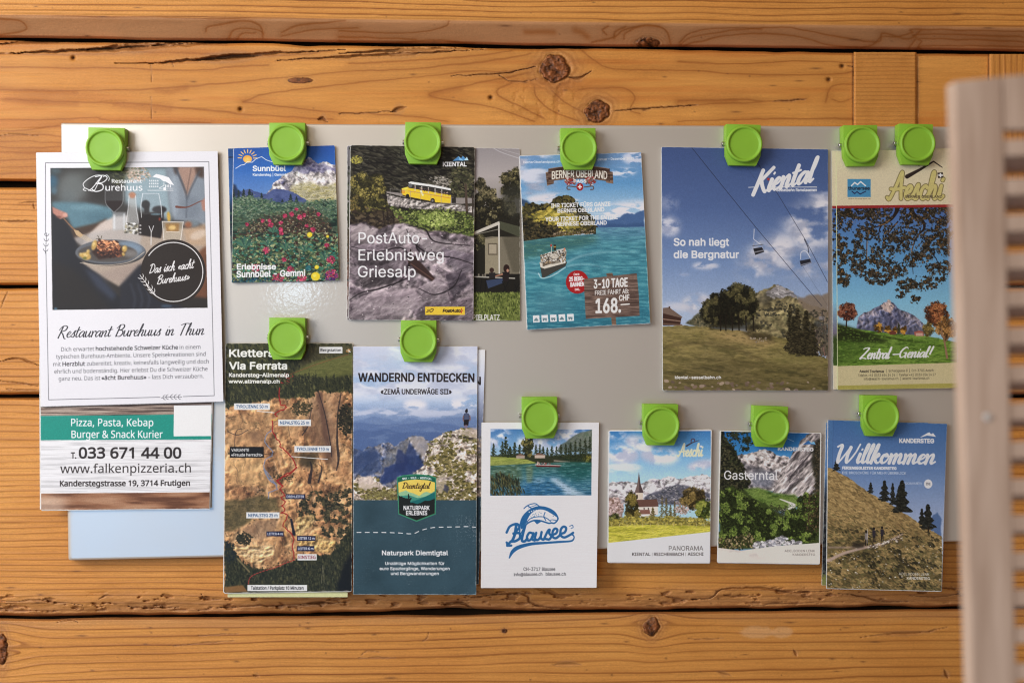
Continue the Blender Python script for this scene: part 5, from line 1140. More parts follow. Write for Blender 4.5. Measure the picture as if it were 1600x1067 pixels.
    for k in range(5):
        x = 102 + k * 42; y = 951 - k * 1.8; cv.poly([(x, y), (x + 32, y - 1.5), (x + 34, y + 33), (x + 2, y + 35)], (232, 240, 240)); yy = y + 18
        if k in (0, 3): cv.poly([(x + 6, yy + 4), (x + 16, yy - 8), (x + 27, yy + 2)], (70, 110, 120), .8); cv.rect(x + 6, yy + 3, x + 27, yy + 9, (70, 110, 120), .8)
        else: cv.rect(x + 6, yy - 4, x + 27, yy + 6, (70, 110, 120), .75); cv.ell(x + 11, yy + 8, 3, 3, (70, 110, 120)); cv.ell(x + 23, yy + 8, 3, 3, (70, 110, 120))
    cv.wear(.45); return cv

def art_kiental():
    cv = Canvas([(1033.6, 230), (1294, 233.6), (1294, 610), (1035.7, 610)], (60, 90, 150), 17); cv.zoom(2.424, 1020, 180)
    cv.put(1.0, cv.vgrad([(122, (56, 84, 150)), (350, (70, 102, 168)), (560, (102, 136, 192)), (760, (150, 172, 204))]))
    X, Y = cv.XY()
    cl = np.maximum.reduce([cv.mell(600, 420, 110, 90, -.7, 24), cv.mell(440, 530, 130, 60, -.55, 20), cv.mell(640, 350, 60, 60, 0, 20), cv.mell(380, 605, 30, 14, 0, 7), cv.mell(560, 570, 130, 34, .1, 18)])
    cv.clouds(cl, (206, 202, 206), 70, 46, 3, .36, .22, .95, (158, 164, 186)); cv.clouds(cv.mell(60, 420, 44, 38, .4, 10), (196, 196, 206), 40, 26, 5, .34, .2, .9, (150, 160, 190)); cv.clouds(cv.mell(60, 335, 36, 26, 0, 12), (150, 160, 190), 40, 26, 6, .4, .2, .6); cv.clouds(cv.mell(200, 570, 50, 13, 0, 6), (194, 194, 204), 40, 14, 7, .36, .15, .9); cv.clouds(cv.mell(165, 715, 60, 34, -.2, 9), (200, 196, 200), 40, 26, 8, .34, .2, .95, (166, 170, 190)); cv.clouds(cv.mell(90, 725, 50, 18, 0, 7), (190, 190, 200), 40, 20, 9, .36, .2, .8); cv.clouds(cv.mell(120, 604, 20, 6, 0, 3), (150, 166, 200), 20, 10, 9, .3, .2, .6)
    m = cv.mpoly([(360, 830), (370, 690), (400, 670), (440, 655), (475, 643), (515, 660), (545, 690), (600, 720), (670, 740), (670, 900), (360, 860)], 1, 8); cv.rock(m, [(84, 80, 46), (110, 100, 56), (140, 122, 70), (104, 92, 54)], 90, 46, .5, 11, .12)
    cv.poly([(545, 690), (600, 680), (670, 672), (670, 800), (600, 760)], (130, 108, 84), .9, soft=3, rough=8); r2 = cv.mpoly([(420, 672), (475, 644), (530, 670), (560, 690), (500, 684), (460, 690)], 3, 6); cv.put(r2, (84, 84, 92), .85); cv.dabs(r2, 70, [(170, 164, 162), (130, 124, 124)], 5, 2)
    cv.dabs(m * sstep(690, 740, Y) * sstep(.5, .6, cv.fbm(40, 22, 14, 3)), 240, [(66, 62, 44), (56, 54, 40)], 4.5, 1.5, a=.8)
    cv.poly([(380, 690), (440, 660), (470, 690), (420, 720)], (76, 70, 62), .5, soft=8)
    cv.poly([(610, 780), (670, 790), (670, 860), (640, 840)], (70, 76, 80), .8, soft=4, rough=6); cv.dabs(cv.mpoly([(600, 800), (670, 800), (670, 920), (600, 900)], 6), 120, [(60, 54, 44), (90, 80, 60), (110, 90, 70)], 7)
    cv.poly([(120, 790), (170, 750), (220, 760), (220, 810)], (86, 84, 56), 1, soft=2, rough=5); cv.dabs(cv.mpoly([(130, 785), (180, 760), (230, 770), (220, 805)]), 70, [(66, 66, 40), (120, 106, 66), (92, 84, 52)], 5)
    gd = cv.mpoly([(30, 800), (120, 795), (200, 800), (330, 815), (430, 830), (520, 850), (560, 890), (670, 925), (670, 1060), (30, 1060)], 1, 4); cv.grass(gd, [(84, 76, 30), (122, 106, 40), (146, 124, 54), (104, 92, 36)], 110, 20, 31, 1, .3, .7, .1)
    cv.poly([(180, 830), (330, 815), (430, 835), (470, 860), (420, 880), (260, 850)], (178, 138, 70), .75, soft=12); cv.poly([(330, 815), (450, 830), (455, 855), (380, 850)], (56, 46, 24), .85, soft=6); cv.poly([(440, 900), (560, 905), (650, 925), (560, 950), (450, 930)], (120, 112, 44), .5, soft=16); cv.poly([(30, 980), (250, 900), (500, 990), (670, 950), (670, 1060), (30, 1060)], (66, 54, 28), .4, soft=30); cv.line([(40, 880), (160, 860), (300, 880), (420, 930)], 9, (74, 56, 28), .5, True, 6); cv.line([(300, 930), (450, 950), (600, 960)], 12, (70, 56, 28), .45, True, 8)
    cv.dabs(gd, 420, [(100, 88, 36), (84, 72, 30), (140, 120, 56)], 4, 2.6, .1, .4, a=.28); cv.dabs(gd * sstep(1000, 1020, Y), 26, [(150, 124, 100), (120, 92, 74)], 7, 1.6); cv.dabs(cv.mell(400, 850, 40, 10), 14, [(150, 130, 104)], 4)
    # trees
    for q in ((320, 722, 72, 66), (245, 742, 46, 54), (285, 770, 90, 36), (208, 758, 22, 30)): cv.put(cv.mell(*q, 0, 5), (44, 42, 22), .92)
    cv.crown(320, 720, 85, 78, (36, 34, 18), (74, 68, 30), (110, 98, 46), 900, 6, (-.3, -.9), lobes=9); cv.crown(245, 735, 55, 70, (36, 34, 18), (72, 66, 30), (104, 92, 42), 500, 6, (-.5, -.8)); cv.crown(205, 750, 28, 40, (40, 38, 20), (78, 72, 32), (104, 92, 42), 160, 5)
    for x in (255, 275, 300, 325, 352, 380): cv.line([(x, 760), (x + 2, 815)], 5, (34, 26, 16))
    cv.rect(215, 795, 410, 812, (44, 38, 18), .7, 4)
    for q in ((520, 715, 900, 44), (548, 730, 905, 60), (580, 740, 912, 70), (535, 760, 905, 62), (605, 790, 912, 56)): cv.conifer(*q, [(34, 30, 16), (58, 50, 26), (44, 40, 20), (74, 64, 34)], 420)
    cv.poly([(38, 730), (62, 728), (112, 764), (108, 770), (38, 752)], (120, 92, 74)); cv.poly([(38, 750), (108, 768), (104, 796), (38, 796)], (74, 42, 30)); cv.line([(38, 772), (104, 780)], 4, (150, 110, 84)); cv.line([(38, 790), (110, 794)], 4, (120, 84, 60)); cv.rect(60, 724, 66, 732, (90, 60, 50))
    # chairlift
    cab = (38, 44, 70); cv.line([(148, 124), (260, 264), (386, 420), (520, 580), (640, 722)], 1.9, cab, .9); cv.line([(398, 184), (480, 310), (580, 476), (662, 632)], 1.8, cab, .85); cv.line([(345, 184), (380, 232), (440, 300)], 1.4, cab, .3); cv.line([(560, 560), (668, 730)], 1.2, cab, .3)
    cv.line([(384, 432), (382, 470), (408, 490)], 2.6, (196, 200, 210), .9); cv.poly([(380, 505), (415, 500), (422, 518), (388, 530)], (40, 40, 48)); cv.line([(384, 480), (380, 508)], 2.4, (150, 156, 172)); cv.line([(408, 478), (416, 504)], 2.4, (150, 156, 172)); cv.line([(378, 496), (418, 490)], 2.2, (60, 64, 80)); cv.line([(384, 520), (420, 512)], 4, (150, 150, 158), .8)
    cv.line([(574, 470), (588, 500), (590, 520)], 3, (60, 64, 84)); cv.line([(560, 545), (562, 520), (580, 516), (596, 540)], 2.6, (206, 208, 214), .9, True); cv.poly([(556, 552), (596, 544), (600, 560), (562, 572)], (40, 42, 56)); cv.line([(560, 568), (600, 558)], 4, (120, 126, 146)); cv.line([(640, 745), (640, 765)], 1.6, (60, 60, 70)); cv.rect(630, 762, 650, 775, (130, 124, 124), .9); cv.line([(642, 740), (650, 815)], 3, (60, 52, 46), .8); cv.line([(645, 880), (652, 912)], 3, (150, 100, 84), .9)
    w_ = (236, 236, 236)
    cv.script('Kiental', 380, 300, 628, 42, w_, 11, .32, -.22, taper=True); cv.line([(363, 274), (386, 273)], 2.5, w_, .8); cv.line([(446, 273), (621, 273)], 2.5, w_, .9); cv.ell(438, 243, 5, 5, (206, 40, 44)); cv.text('Sesselbahn Ramslauenen', 468, 289, 621, 11, w_, 1.3, 'i')
    cv.text('So nah liegt', 80, 494, 288, 27, w_, 2.4, 'i'); cv.text('die Bergnatur', 80, 541, 326, 27, w_, 2.4, 'i'); cv.text('kiental-sesselbahn.ch', 84, 998, 258, 11, w_, 1.2, 'i')
    cv.wear(.3, (176, 178, 190)); return cv

def aeschi_logo(cv, x0, y, x1, h, col, out=None, w=10):
    if out: cv.script('Aeschi', x0, y, x1, h, out, w * 1.45, .16)
    cv.script('Aeschi', x0, y, x1, h, col, w, .16)

def art_aeschi():
    cv = Canvas([(1307, 238), (1494, 232), (1499, 606), (1309, 609)], (206, 192, 150), 18); cv.zoom(2.371, 1290, 180)
    X, Y = cv.XY()
    ph = cv.mpoly([(30, 345), (500, 340), (500, 915), (30, 928)])
    cv.put(ph, cv.vgrad([(340, (70, 106, 178)), (520, (84, 150, 204)), (700, (120, 184, 214)), (780, (140, 190, 210))]))
    z = cv.zoom; cv.zoom(3.556, 1310, 310)
    m = cv.mpoly([(100, 725), (110, 660), (140, 635), (175, 625), (215, 602), (250, 580), (280, 567), (305, 580), (345, 620), (400, 640), (450, 672), (475, 700), (475, 760), (100, 760)], 1, 3); cv.rock(m, [(66, 74, 108), (88, 94, 124), (112, 112, 136), (152, 142, 150)], 46, 24, 1.0, 3, .3); cv.poly([(282, 570), (330, 620), (380, 680), (330, 740), (250, 690)], (84, 82, 116), .35, soft=14); cv.dabs(cv.mpoly([(240, 600), (282, 566), (310, 600), (280, 640)]), 40, [(206, 180, 166), (180, 156, 148)], 5, 2.5, 1.0)
    cv.poly([(100, 720), (200, 715), (330, 725), (475, 745), (475, 770), (100, 770)], (80, 84, 110), .7, soft=8)
    fld = cv.mpoly([(-20, 700), (60, 715), (120, 728), (300, 752), (480, 762), (660, 800), (660, 930), (-20, 935)], 1); cv.grass(fld, [(58, 88, 22), (92, 132, 34), (120, 156, 52), (72, 108, 28)], 70, 12, 5); cv.poly([(-20, 690), (60, 712), (160, 750), (300, 800), (100, 800), (-20, 790)], (36, 42, 20), .85, soft=7); cv.line([(100, 742), (260, 770), (420, 795), (500, 802)], [14, 9, 3], (40, 52, 20), .7, True, 2); cv.poly([(-20, 800), (200, 790), (100, 900), (-20, 930)], (50, 76, 22), .5, soft=20)
    for k in range(10): cv.line([(300, 870 - k * 6), (420, 830 - k * 5), (560, 800 - k * 3)], 2, (60, 100, 28), .5, True)
    cv.dabs(fld, 300, [(76, 112, 30), (110, 146, 46)], 4, 2, 0, .3, a=.6)
    for x, y, rx, ry in ((225, 720, 30, 26), (275, 726, 18, 24), (315, 730, 18, 20), (362, 732, 20, 26)): cv.crown(x, y, rx, ry, (120, 80, 24), (196, 132, 36), (226, 168, 58), 120, 5, lobes=5)
    cv.conifer(335, 688, 755, 26, [(50, 56, 34), (64, 66, 40)]); cv.poly([(282, 742), (300, 734), (322, 742), (318, 757), (286, 757)], (120, 60, 44)); cv.poly([(420, 742), (450, 734), (472, 740), (474, 765), (425, 764)], (176, 92, 76)); cv.rect(430, 748, 468, 764, (206, 170, 150), .8)
    cv.crown(50, 630, 56, 54, (92, 42, 28), (146, 80, 54), (186, 120, 84), 320, 5, lobes=8); cv.line([(46, 660), (44, 712)], [5, 8], (50, 32, 24))
    cv.crown(545, 640, 70, 72, (104, 56, 30), (168, 92, 50), (208, 134, 70), 420, 6, lobes=9); cv.crown(600, 720, 60, 70, (120, 78, 34), (176, 122, 58), (206, 156, 84), 320, 6); cv.crown(500, 730, 32, 44, (96, 80, 34), (136, 112, 48), (170, 140, 66), 140, 5); cv.line([(570, 720), (590, 800), (604, 885)], [5, 9, 13], (150, 112, 80), 1, True); cv.line([(592, 800), (630, 750)], 5, (140, 104, 74)); cv.line([(590, 790), (560, 740)], 4, (130, 96, 66))
    # overhanging oak branches
    bk = (44, 34, 30)
    for q, w in (([(330, 45), (320, 80), (290, 120), (240, 150), (225, 200), (232, 260)], [30, 18, 12, 6, 3]), ([(400, 45), (420, 90), (470, 130), (475, 170), (440, 210), (410, 290), (415, 420)], [28, 20, 16, 10, 5, 3]), ([(560, 45), (600, 60), (640, 70)], [24, 20]), ([(470, 200), (500, 280), (540, 330), (560, 360), (620, 350)], [8, 5, 3]), ([(330, 130), (290, 180), (250, 240), (230, 370)], [8, 5, 2]), ([(160, 130), (158, 240), (155, 330)], [5, 3]), ([(240, 150), (180, 165), (110, 150)], [8, 3]), ([(500, 70), (540, 110), (600, 120)], [14, 5]), ([(300, 60), (220, 80), (150, 70)], [10, 3])): cv.line(q, w, bk, 1, True)
    for q, w in (([(300, 105), (262, 140), (225, 150)], 6), ([(325, 140), (295, 165), (280, 190)], 5), ([(160, 240), (158, 330)], 4), ([(420, 240), (405, 300)], 4)): cv.line(q, w, (170, 120, 66), .8, True)
    lv = [(28, 26, 22), (44, 38, 28), (62, 52, 36), (90, 76, 52), (36, 34, 30)]; hi = [(120, 84, 44), (140, 102, 56), (96, 86, 72)]
    for cx, cy, rx, ry, n in ((120, 75, 80, 40, 200), (30, 120, 55, 60, 150), (230, 90, 70, 50, 180), (100, 290, 45, 60, 130), (150, 380, 80, 50, 220), (240, 300, 60, 80, 200), (310, 400, 65, 42, 200), (220, 440, 70, 38, 180), (150, 190, 60, 50, 170), (350, 240, 60, 60, 170), (450, 90, 60, 50, 150), (560, 90, 70, 50, 220), (580, 190, 50, 60, 190), (520, 220, 60, 60, 170), (590, 270, 40, 40, 110), (480, 300, 50, 50, 130), (420, 340, 50, 40, 110), (540, 390, 50, 28, 100), (590, 385, 30, 35, 80), (480, 470, 75, 32, 170), (390, 480, 60, 34, 140), (345, 520, 24, 28, 50), (430, 560, 30, 16, 40), (380, 90, 40, 50, 90), (0, 250, 50, 45, 150), (30, 320, 30, 40, 90), (25, 450, 40, 34, 120), (0, 400, 26, 30, 60), (400, 180, 50, 50, 110), (300, 190, 50, 50, 100), (570, 450, 24, 20, 40), (40, 60, 60, 30, 110)):
        mk = cv.mell(cx, cy, rx * 1.06, ry * 1.06, 0, 6) * sstep(.37, .50, cv.fbm(16, None, 70, 3)); cv.dabs(mk, int(n * 1.55), lv, 4.2, 1.5, 0, 1.6, .85, .2)
        cv.dabs(mk, n // 11, hi, 4.2, 1.5, 0, 1.6, .9, .2)
    cv.zoom(2.371, 1290, 180)
    hd = cv.mpoly([(30, 130), (500, 130), (500, 338), (30, 338)]); cv.put(hd, (208, 194, 156)); cv.poly([(30, 336), (500, 331), (500, 341), (30, 346)], (172, 40, 40))
    cv.poly([(30, 930), (500, 916), (500, 1030), (30, 1030)], (196, 182, 132)); cv.poly([(30, 1002), (500, 992), (500, 1030), (30, 1030)], (168, 158, 70))
    cv.rect(81, 237, 167, 304, (62, 142, 190)); w_ = (236, 236, 230); ik = (52, 46, 40)
    cv.line([(96, 262), (108, 250), (118, 258), (130, 247), (148, 262)], 4.5, w_); cv.text('thunersee', 84, 277, 163, 12, (38, 52, 74), 1.6, 'i'); cv.line([(98, 283), (108, 291), (116, 284), (128, 293), (148, 283)], 4, (38, 52, 100)); cv.text('www.thunersee.ch', 84, 312, 166, 4, ik, .6, 'i', .8)
    aeschi_logo(cv, 228, 310, 436, 48, (196, 182, 104), (120, 106, 62), 12); cv.line([(302, 228), (350, 202), (400, 172), (432, 194)], [16, 10, 5, 3], (56, 44, 38)); cv.line([(340, 180), (346, 186)], 6, (70, 50, 44)); cv.poly([(414, 214), (434, 212), (437, 232), (417, 234)], (60, 46, 40)); cv.rect(423, 215, 428, 231, w_); cv.rect(418, 220, 434, 226, w_); cv.text('BERNER OBERLAND', 296, 307, 432, 9, (84, 72, 56), 1.1, 'i')
    cv.script('Zentral', 128, 902, 246, 20, w_, 5, .32, -.012, taper=True); cv.line([(250, 886), (272, 885)], 4.5, w_); cv.script('Genial!', 276, 897, 400, 19, w_, 5, .32, -.012, taper=True)
    cv.text('Aeschi Tourismus', 126, 953, 216, 9, ik, 1.1, 'i', .9); cv.text('|  Scheidgasse 8  |  CH-3703 Aeschi', 225, 951, 402, 9, ik, .5, 'i', .9, slope=-.01); cv.text('Telefon +41 (0)33 654 14 24  |  Telefax +41 (0)33 654 14 27', 120, 968, 408, 9, ik, .5, 'i', .9, slope=-.012); cv.text('info@aeschi-tourismus.ch  |  aeschi-tourismus.ch', 142, 981, 384, 9, ik, .5, 'i', .9, slope=-.012)
    cv.wear(.2); return cv

def art_kletter():
    cv = Canvas([(352.6, 536.4), (550.8, 536.4), (549.7, 923), (349.7, 926)], (150, 110, 70), 19); cv.zoom(3.81, 340, 480)
    def q2(pts): return [((x / 4.85) * 3.81, (y / 4.85 + 250) * 3.81) for x, y in pts]      # lower enlargement -> this one
    one = np.ones((cv.H, cv.W))
    cv.rock(one, [(92, 58, 40), (164, 108, 66), (206, 150, 92), (226, 180, 124)], 150, 130, .5, 1, .55)
    cv.rock(one, [(80, 52, 40), (166, 112, 70), (212, 158, 100), (230, 186, 134)], 52, 62, -.3, 7, .8, .5)
    cv.dabs(one * sstep(.56, .68, cv.fbm(110, 70, 19, 3)), 120, [(70, 62, 40), (96, 82, 50), (120, 92, 60)], 5, 1.6); cv.put(sstep(.55, .75, cv.fbm(150, 110, 29, 3)), (196, 132, 84), .35)
    for k in range(26):
        x = cv.rs.uniform(60, 800); y = cv.rs.uniform(620, 1450); cv.line(cv.roughen(np.array([(x, y), (x + cv.rs.uniform(-30, 30), y + cv.rs.uniform(40, 150))]), 14, 3, False), [1.5, cv.rs.uniform(3, 6), 1.5], (66, 46, 38), .65)
    for q, c, a in (([(500, 700), (600, 500), (700, 700), (720, 980), (620, 900), (560, 800)], (128, 92, 70), .6), ([(590, 495), (625, 500), (660, 740), (680, 900), (650, 890), (610, 640)], (112, 76, 62), .8), ([(640, 500), (740, 500), (730, 700), (700, 960), (680, 760)], (160, 120, 90), .5), ([(60, 640), (300, 620), (310, 780), (200, 900), (60, 850)], (206, 160, 104), .4), ([(60, 900), (280, 900), (320, 1067), (60, 1067)], (220, 176, 112), .45), ([(330, 640), (560, 600), (500, 760), (400, 740)], (190, 148, 98), .4), ([(190, 750), (260, 740), (270, 800), (210, 820)], (130, 92, 66), .6), ([(480, 870), (600, 860), (560, 960), (470, 930)], (66, 58, 36), .75)): cv.poly(q, c, a, soft=9, rough=14)
    for q, w in (([(735, 510), (715, 640), (712, 800), (720, 900), (708, 970)], [6, 8, 16, 6]), ([(505, 760), (540, 700), (560, 600)], [6, 4]), ([(600, 500), (640, 640), (670, 800), (680, 890)], [4, 6, 4]), ([(545, 1040), (560, 960), (552, 920)], [22, 12, 6]), ([(600, 1040), (620, 960), (600, 930)], [12, 6, 3]), ([(100, 860), (110, 740), (160, 720)], [3, 4]), ([(60, 740), (120, 760), (180, 730)], 4)): cv.line(q, w, (44, 38, 44), .8, True, 1)
    cv.dabs(cv.mell(770, 670, 50, 90, 0, 10), 220, [(52, 50, 34), (72, 66, 42), (36, 36, 28)], 7, 1.4); cv.dabs(cv.mell(500, 600, 60, 34, 0, 8), 90, [(66, 60, 36), (90, 80, 48)], 6, 1.4); cv.dabs(cv.mell(380, 1010, 80, 16, 0, 6), 50, [(60, 56, 34), (86, 76, 44)], 5)
    # forest and meadow on top
    X, Y = cv.XY(); fo = cv.mpoly([(30, 200), (820, 200), (820, 520), (740, 500), (600, 495), (540, 540), (400, 545), (300, 550), (200, 570), (130, 590), (30, 610)], 3, 14)
    cv.put(fo, (66, 68, 38)); cv.dabs(fo, 900, [(52, 56, 34), (84, 84, 46), (98, 96, 54), (40, 46, 30)], 7, 2.4, 1.3, .3); cv.poly([(440, 400), (560, 330), (700, 300), (820, 270), (820, 400), (700, 420), (560, 410)], (104, 108, 48), 1, soft=7, rough=8); cv.grass(cv.mpoly([(440, 400), (560, 330), (820, 270), (820, 400), (600, 412)], 6), [(92, 98, 42), (122, 122, 60), (104, 106, 50)], 40, 12, 9, .7); cv.poly([(440, 230), (640, 220), (820, 230), (820, 262), (640, 300), (500, 350)], (110, 100, 62), .6, soft=12)
    for k in range(120):
        x = cv.rs.uniform(45, 810); b = np.interp(x, [45, 200, 350, 480, 620, 800], [600, 560, 545, 535, 495, 505]) - cv.rs.uniform(0, 110); h = cv.rs.uniform(34, 64)
        if not (480 < x < 820 and b < 430): cv.conifer(x, b - h, b, h * .42, [(40, 46, 30), (58, 62, 38), (34, 40, 28), (76, 76, 44)], 26)
    cv.line([(430, 400), (560, 350), (680, 310), (780, 280)], 2.5, (180, 70, 50), .7, True)
    # lower band
    low = cv.mpoly(q2([(50, 250), (300, 215), (440, 230), (480, 330), (300, 360), (120, 480), (50, 500)]), 6, 12); cv.grass(low, [(70, 66, 38), (104, 92, 54), (126, 108, 66)], 26, 16, 13, .85)
    fr = cv.mpoly(q2([(640, 230), (760, 170), (900, 190), (1025, 150), (1025, 500), (940, 620), (860, 560), (760, 400), (600, 360)]), 4, 16); cv.dabs(fr * sstep(.40, .58, cv.fbm(26, None, 15, 4)), 1100, [(58, 56, 36), (84, 78, 48), (42, 44, 30), (104, 92, 58)], 6, 1.4)
    y1 = cv.mpoly(q2([(590, 390), (720, 360), (720, 440), (620, 520), (590, 500)]), 4, 12); cv.rock(y1, [(150, 116, 66), (206, 166, 100), (226, 190, 124)], 24, 24, 0, 17, .5, .9); y2 = cv.mpoly(q2([(600, 540), (750, 500), (900, 560), (850, 650), (620, 640)]), 4, 12); cv.rock(y2, [(140, 104, 52), (200, 156, 86), (216, 178, 112)], 24, 24, 0, 18, .6, .9)
    y3 = cv.mpoly(q2([(120, 600), (430, 590), (430, 660), (300, 740), (160, 660)]), 4, 8); cv.rock(y3, [(176, 132, 80), (214, 170, 110), (226, 190, 140)], 40, 16, 0, 19, .5, .9); cv.poly(q2([(180, 500), (300, 400), (480, 380), (420, 520), (300, 560)]), (146, 112, 84), .6, soft=8, rough=10)
    cv.dabs(cv.mell(*q2([(200, 540)])[0], 44, 34, 0, 6), 130, [(46, 48, 32), (66, 64, 42)], 6)
    f2 = cv.mpoly(q2([(50, 560), (120, 640), (250, 760), (430, 770), (600, 700), (860, 660), (940, 560), (1025, 460), (1025, 960), (50, 960)]), 4, 12); cv.put(f2, (58, 60, 36)); cv.dabs(f2, 1100, [(46, 52, 32), (72, 74, 44), (86, 84, 50), (38, 44, 28)], 6, 2.2, 1.45, .25)
    for k in range(110):
        x, y = q2([(cv.rs.uniform(55, 1015), cv.rs.uniform(700, 940))])[0]
        if y > q2([(0, 760)])[0][1] or x > q2([(600, 0)])[0][0]: cv.conifer(x, y - 40, y, 17, [(42, 48, 30), (66, 68, 42), (54, 56, 36)], 22)
    cv.poly(q2([(930, 830), (1025, 620), (1025, 960), (900, 960)]), (20, 22, 24), .9, soft=8, rough=10); cv.dabs(cv.mpoly(q2([(60, 560), (120, 580), (140, 700), (70, 720)]), 6), 90, [(36, 46, 50), (52, 58, 44)], 6); cv.poly(q2([(50, 905), (190, 890), (230, 940), (50, 950)]), (150, 104, 52), 1, soft=3)
    cv.line(q2([(150, 690), (240, 790)]), 10, (150, 130, 84), .8, soft=2); cv.poly(q2([(440, 460), (500, 360), (530, 370), (480, 520), (450, 720), (430, 740)]), (176, 132, 84), .6, soft=4); cv.poly(q2([(548, 390), (566, 388), (590, 510), (565, 515)]), (30, 36, 54), .95, soft=1, rough=3)
    py = q2([(795, 740), (800, 880)]); cv.line(q2([(798, 738), (786, 880)]), 2.5, (130, 124, 92), .9); cv.line(q2([(798, 738), (808, 880)]), 2.5, (130, 124, 92), .9); [cv.line(q2([(790 - i, 760 + 30 * i), (806 + i, 760 + 30 * i)]), 2, (130, 124, 92), .9) for i in range(4)]; cv.line(q2([(300, 880), (800, 760), (1000, 720)]), 1.2, (150, 150, 120), .35)
    # route
    red = (200, 28, 30)
    for q in ([(370, 480), (368, 540), (372, 578), (400, 582), (412, 595), (390, 612), (350, 628), (340, 636), (356, 650)], [(325, 670), (325, 735), (345, 770), (370, 800), (372, 830), (400, 850), (440, 890), (470, 955), (430, 985), (385, 1010), (355, 1035), (390, 1062)]): cv.line(cv.roughen(np.array(q, float), 5, 2, False), 6.0, red, .97)
    cv.line(cv.roughen(np.array(q2([(600, 0), (560, 40), (490, 70), (445, 100), (495, 145), (470, 165), (510, 215), (480, 225), (515, 260), (485, 290), (510, 320), (480, 345), (530, 360), (515, 400), (495, 445), (560, 500), (580, 540), (565, 600), (580, 690)])), 5, 2, False), 6.0, red, .97)
    dash = spl(q2([(580, 700), (500, 730), (430, 760), (330, 790), (250, 830), (230, 890)]), 8)
    for a_, b_ in zip(dash[:-1:2], dash[1::2]): cv.line([a_, b_], 5, (206, 56, 50), .95)
    cv.dabs(cv.mell(400, 420, 60, 40), 16, [(190, 50, 44)], 3.4, 2); cv.line(q2([(505, 350), (505, 450), (520, 520)]), 2.5, (226, 176, 50), .8); cv.line([(320, 668), (345, 672), (356, 655)], 3.5, (236, 196, 60), 1, True)
    blu = (120, 140, 176); cv.line(cv.roughen(np.array([(318, 735), (290, 760), (280, 800), (330, 860), (325, 885), (285, 905), (275, 950), (285, 990), (330, 1040), (355, 1062)] + q2([(350, 10), (380, 80), (440, 130), (455, 165), (385, 190), (385, 235)]), float), 4, 2, False), 5.2, blu, .92)
    w_ = (238, 236, 226)
    def box(x0, y0, x1, y1, t, fg, bgc, h, bold, f='n', lower=False):
        if lower: (x0, y0), (x1, y1) = q2([(x0, y0), (x1, y1)]); h *= .7856
        cv.rect(x0, y0, x1, y1, bgc); cv.text(t, x0 + (x1 - x0) * .06, (y0 + y1) / 2 + h * .5, x1 - (x1 - x0) * .06, h, fg, bold, f)
    bb = (44, 92, 150); wb = (226, 226, 222); nv = (26, 34, 82)
    box(605, 236, 743, 274, 'Bergstation', (50, 50, 54), wb, 16, 1.4); box(98, 572, 311, 610, 'TYROLIENNE 50 m', bb, wb, 18, 1.3); box(361, 668, 556, 706, 'NEPALSTEG 25 m', bb, wb, 18, 1.3); box(457, 825, 674, 862, 'TYROLIENNE 110 m', bb, wb, 18, 1.3)
    cv.line([(235, 618), (336, 627)], 4, wb); cv.line([(440, 888), (655, 904)], 4, wb)
    cv.rect(73, 830, 275, 895, (30, 28, 28)); cv.text('VARIANTE', 82, 858, 187, 17, wb, 1.1, 'n'); cv.text('«Freude herrscht»', 82, 886, 267, 17, wb, 1.6, 'n'); cv.line([(275, 875), (330, 868)], 2.5, (40, 36, 36))
    box(515, 202, 664, 240, 'DREHLEITER', (216, 220, 232), nv, 18, 1.6, lower=True); box(218, 340, 468, 385, 'NEPALSTEG 25 m', bb, wb, 24, 1.5, lower=True); box(370, 483, 501, 522, 'LEITER 4 m', (216, 220, 232), nv, 18, 1.6, lower=True); box(602, 518, 743, 556, 'LEITER 12 m', (216, 220, 232), nv, 18, 1.6, lower=True); box(602, 595, 733, 634, 'LEITER 6 m', (216, 220, 232), nv, 18, 1.6, lower=True); box(605, 656, 751, 703, 'EINSTIEG', (166, 40, 60), wb, 24, 1.7, lower=True); box(226, 889, 678, 936, 'Talstation / Parkplatz 10 Minuten', (44, 44, 46), wb, 24, 1.6, lower=True)
    cv.text('Kletters', 70, 294, 335, 42, w_, 5.0, 'i'); cv.text('Via Ferrata', 70, 369, 412, 42, w_, 5.0, 'i'); cv.text('Kandersteg–Allmenalp', 68, 414, 424, 22, w_, 3.0, 'i'); cv.text('www.allmenalp.ch', 66, 451, 368, 20, w_, 3.0, 'i'); cv.dabs(cv.mell(778, 258, 14, 10), 14, [(226, 150, 60), (240, 236, 220)], 4)
    cv.wear(.6, (226, 220, 204)); return cv

